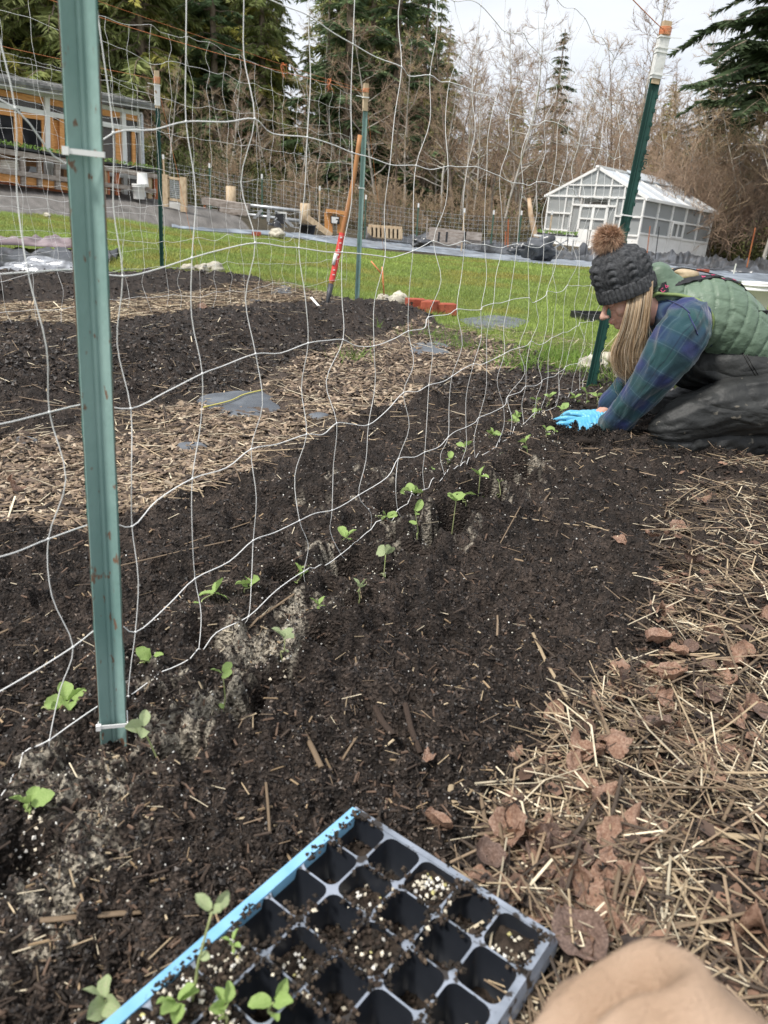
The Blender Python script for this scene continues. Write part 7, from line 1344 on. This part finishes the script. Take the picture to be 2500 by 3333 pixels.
for i in range(1500):
    cl = r_.integers(0, 60); u = np.clip(clump[cl]+r_.normal(0, .022), 0, 1); dep = r_.random()**1.6; fr = r_.normal(0, .8 if i % 14 else 3., 2)
    P = catmull(hair_path(u, dep, fr), 3)[:16]; wob = r_.uniform(0, 6); amp = .0035*np.linspace(0, 1, 16)
    P = P+np.stack([np.sin(np.linspace(0, 7, 16)+wob+cl)*amp, np.cos(np.linspace(0, 6, 16)+wob)*amp, 0*amp], 1)*1.2; T = np.gradient(P, axis=0); T /= np.linalg.norm(T, axis=1)[:, None]; S_ = np.cross(T, CO-P); S_ /= np.linalg.norm(S_, axis=1)[:, None]; Bq = np.cross(T, S_); wd = np.linspace(1, .45, 16)*r_.uniform(.0007, .0014)
    for a in range(3): V.append(P+(S_*math.cos(a*2.09)+Bq*math.sin(a*2.09))*wd[:, None])
    for j in range(15):
        for a in range(3): a2 = (a+1) % 3; F.append((k0+a*16+j, k0+a2*16+j, k0+a2*16+j+1, k0+a*16+j+1))
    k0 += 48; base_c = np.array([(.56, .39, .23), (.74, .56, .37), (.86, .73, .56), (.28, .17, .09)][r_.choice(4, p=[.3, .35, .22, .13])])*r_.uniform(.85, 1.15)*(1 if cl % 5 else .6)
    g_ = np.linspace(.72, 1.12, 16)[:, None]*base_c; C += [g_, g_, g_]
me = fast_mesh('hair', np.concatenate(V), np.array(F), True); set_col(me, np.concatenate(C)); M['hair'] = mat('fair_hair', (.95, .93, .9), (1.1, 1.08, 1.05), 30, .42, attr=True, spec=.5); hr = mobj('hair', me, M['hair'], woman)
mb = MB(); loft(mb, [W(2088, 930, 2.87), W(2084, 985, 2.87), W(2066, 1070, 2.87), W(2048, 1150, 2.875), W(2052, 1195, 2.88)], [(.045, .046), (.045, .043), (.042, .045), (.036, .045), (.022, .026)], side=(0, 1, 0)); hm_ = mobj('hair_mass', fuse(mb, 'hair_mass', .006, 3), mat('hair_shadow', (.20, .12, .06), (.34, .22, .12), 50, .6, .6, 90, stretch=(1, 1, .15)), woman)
# gloved hands
M['glove'] = mat('blue_nitrile_glove', (.10, .42, .66), (.15, .50, .74), 12, .38, .3, 60, spec=.5)
def hand(wr, fwd, tilt, sgn, name, parent, L_=.185):
    fwd = np.asarray(fwd, float); fwd /= np.linalg.norm(fwd); up = np.array([0, 0, 1.]); sd_ = np.cross(fwd, up); sd_ /= np.linalg.norm(sd_); up = np.cross(sd_, fwd); c, s_ = math.cos(tilt), math.sin(tilt); X = sd_*c+up*s_; Zu = -sd_*s_+up*c
    q = lambda f_, x_, z_: wr+fwd*f_+X*x_*sgn+Zu*z_
    mb = MB(); loft(mb, [q(-.03, 0, .004), q(0, 0, .002), q(.035, .0, .0), q(.075, .0, 0), q(.098, 0, -.002)], [(.030, .026), (.031, .024), (.040, .020), (.045, .017), (.043, .014)], side=X, n=18)
    for x_, ln, sp, cu__ in ((-.033, .072, -.16, .02), (-.011, .082, -.05, .014), (.012, .078, .05, .014), (.033, .062, .15, .02)):
        p0 = q(.085, x_, -.001); p1 = q(.10+ln*.35, x_+sp*ln*.4, .001); p2 = q(.10+ln*.68, x_+sp*ln*.75, -cu__*.5); p3 = q(.10+ln*.93, x_+sp*ln, -cu__*1.3); loft(mb, [p0, p1, p2, p3], [.0105, .0100, .0092, .0078], 12, 3, X)
    loft(mb, [q(.015, -.026, -.002), q(.045, -.052, -.006), q(.075, -.064, -.010), q(.098, -.068, -.014)], [.015, .0125, .0108, .0088], 12, 3, X)
    me = fuse(mb, name, .0028, 2, .4); V = verts(me); N_ = norms(me); f_ = (V-wr)@fwd; V = V+N_*(.0012*np.sin(f_*420+vn3(V*40, 2)*8)*np.exp(-((f_-.01)/.045)**2)+.0010*vn3(V*90, 5))[:, None]; set_verts(me, V); g_ = mobj(name, me, M['glove'], parent)
    mb = MB(); P = [q(-.045, .0312*math.cos(a), .004+.027*math.sin(a)) for a in np.linspace(0, 2*math.pi, 19)]; mb.tube(P, .0019, 5); mb.build('glove_cuff', M['glove'], g_); return g_
hand(W(1950, 1388, 2.86), (-1, -.05, -.03), math.radians(42), -1, 'glove', woman); hand(W(1958, 1352, 2.97), (-1, -.10, -.07), math.radians(12), 1, 'glove', woman)
# mound of compost pushed up round the hands
mb = MB(); c = gp3(1900, 1425); mb.ball(c+(0, 0, -.012), (.13, .035, .028), 36, 16, nz=.5, seed=3); c2_ = gp3(1865, 1372)
mb.ball(W(1862, 1362, 2.90)+(0, 0, -.008), (.025, .015, .012), 20, 12, nz=.6, seed=5); mb.ball(gp3(1890, 1345)+(0, .02, -.0), (.12, .03, .022), 30, 12, nz=.5, seed=7); tag(mb.build('compost_heap', mat('dark_compost', (.014, .010, .008), (.035, .026, .02), 60, .9, .9, 140)), 'loose compost heaped round the blue gloved hands', 'soil', kind='stuff')
XY = np.concatenate([gp(1900, 1420)+rg.normal(0, 1, (1500, 2))*(.07, .035), gp(1860, 1375)+rg.normal(0, 1, (260, 2))*(.02, .012), gp(1890, 1345)+rg.normal(0, 1, (600, 2))*(.07, .02), gp(2130, 1480)+rg.normal(0, 1, (900, 2))*(.14, .03)]); n = len(XY); k = rg.uniform(.002, .006, n)
stuff_scatter('soil_crumbs', OCT, OCF, XY, np.stack([k, k*.8, k*.7], 1), col_mix(n, [(.014, .011, .009), (.03, .022, .016)], (3, 1), 33), 'tint', 'loose compost crumbs round the gloved hands and knees', 'soil', .006, .9, seed=33)
# photographer's knee
M['canvas'] = mat('tan_canvas', (.42, .29, .20), (.54, .39, .285), 14, .9, .6, 500, spec=.15, detail=8, wr=(8, .035, (1, 1, 1.6), .6))
ph_ = thing('person', 'photographer kneeling at the lower right, only a knee in tan canvas trousers showing', 'person', (.45, .3, 0))
kc = CO+ray(2185, 3690)*.48; mb = MB(); loft(mb, [kc+(.0, .0, -.005), kc+(.03, -.10, -.005), kc+(.09, -.30, -.03), kc+(.10, -.50, -.06)], [(.074, .075), (.085, .082), (.10, .10), (.12, .12)], side=(1, 0, 0), n=28); loft(mb, [kc+(.0, .0, -.02), kc+(.01, -.02, -.12), kc+(.0, -.06, -.26), kc+(-.0, -.08, kc[2]*-1+.08)], [(.072, .072), (.070, .072), (.062, .062), (.055, .055)], side=(1, 0, 0), n=28)
me = fuse(mb, 'trousers', .0045, 10); V = verts(me); N_ = norms(me); bvk = BVHTree.FromPolygons([v.co[:] for v in me.vertices], [p.vertices[:] for p in me.polygons]); FL = [np.array(h[0]) for h in (bvk.ray_cast(Vector((0, 0, CZ)), Vector(ray(a, b).tolist())) for a, b in ((1850, 3400), (1900, 3320), (1960, 3250), (2030, 3205), (2110, 3190))) if h[0] is not None]
if len(FL) < 2: FL = [kc+np.array([-.095, .03, .03]), kc+np.array([-.01, .045, .085])]
s_, d_, _ = polyline_param(V, np.array(FL)); V = V+N_*(-.014*np.exp(-(d_/.008)**2)+.011*np.exp(-((d_-.020)/.010)**2)+.009*vn3(V*14, 4)+.003*vn3(V*45, 5)+.0045*(1-np.abs(vn3(V*np.array([22, 9, 30]), 9))*4))[:, None]; set_verts(me, V); mobj('trousers', me, M['canvas'], ph_)
mb = MB(); f0 = kc+(0, -.08, -kc[2]+.05); loft(mb, [f0+(0, -.06, .0), f0+(0, .05, 0), f0+(0, .15, -.01)], [(.045, .045), (.045, .04), (.04, .03)], side=(1, 0, 0)); mobj('boot', fuse(mb, 'boot', .006, 3), mat('brown_boot', (.10, .06, .035), (.16, .10, .06), 9, .6), ph_)
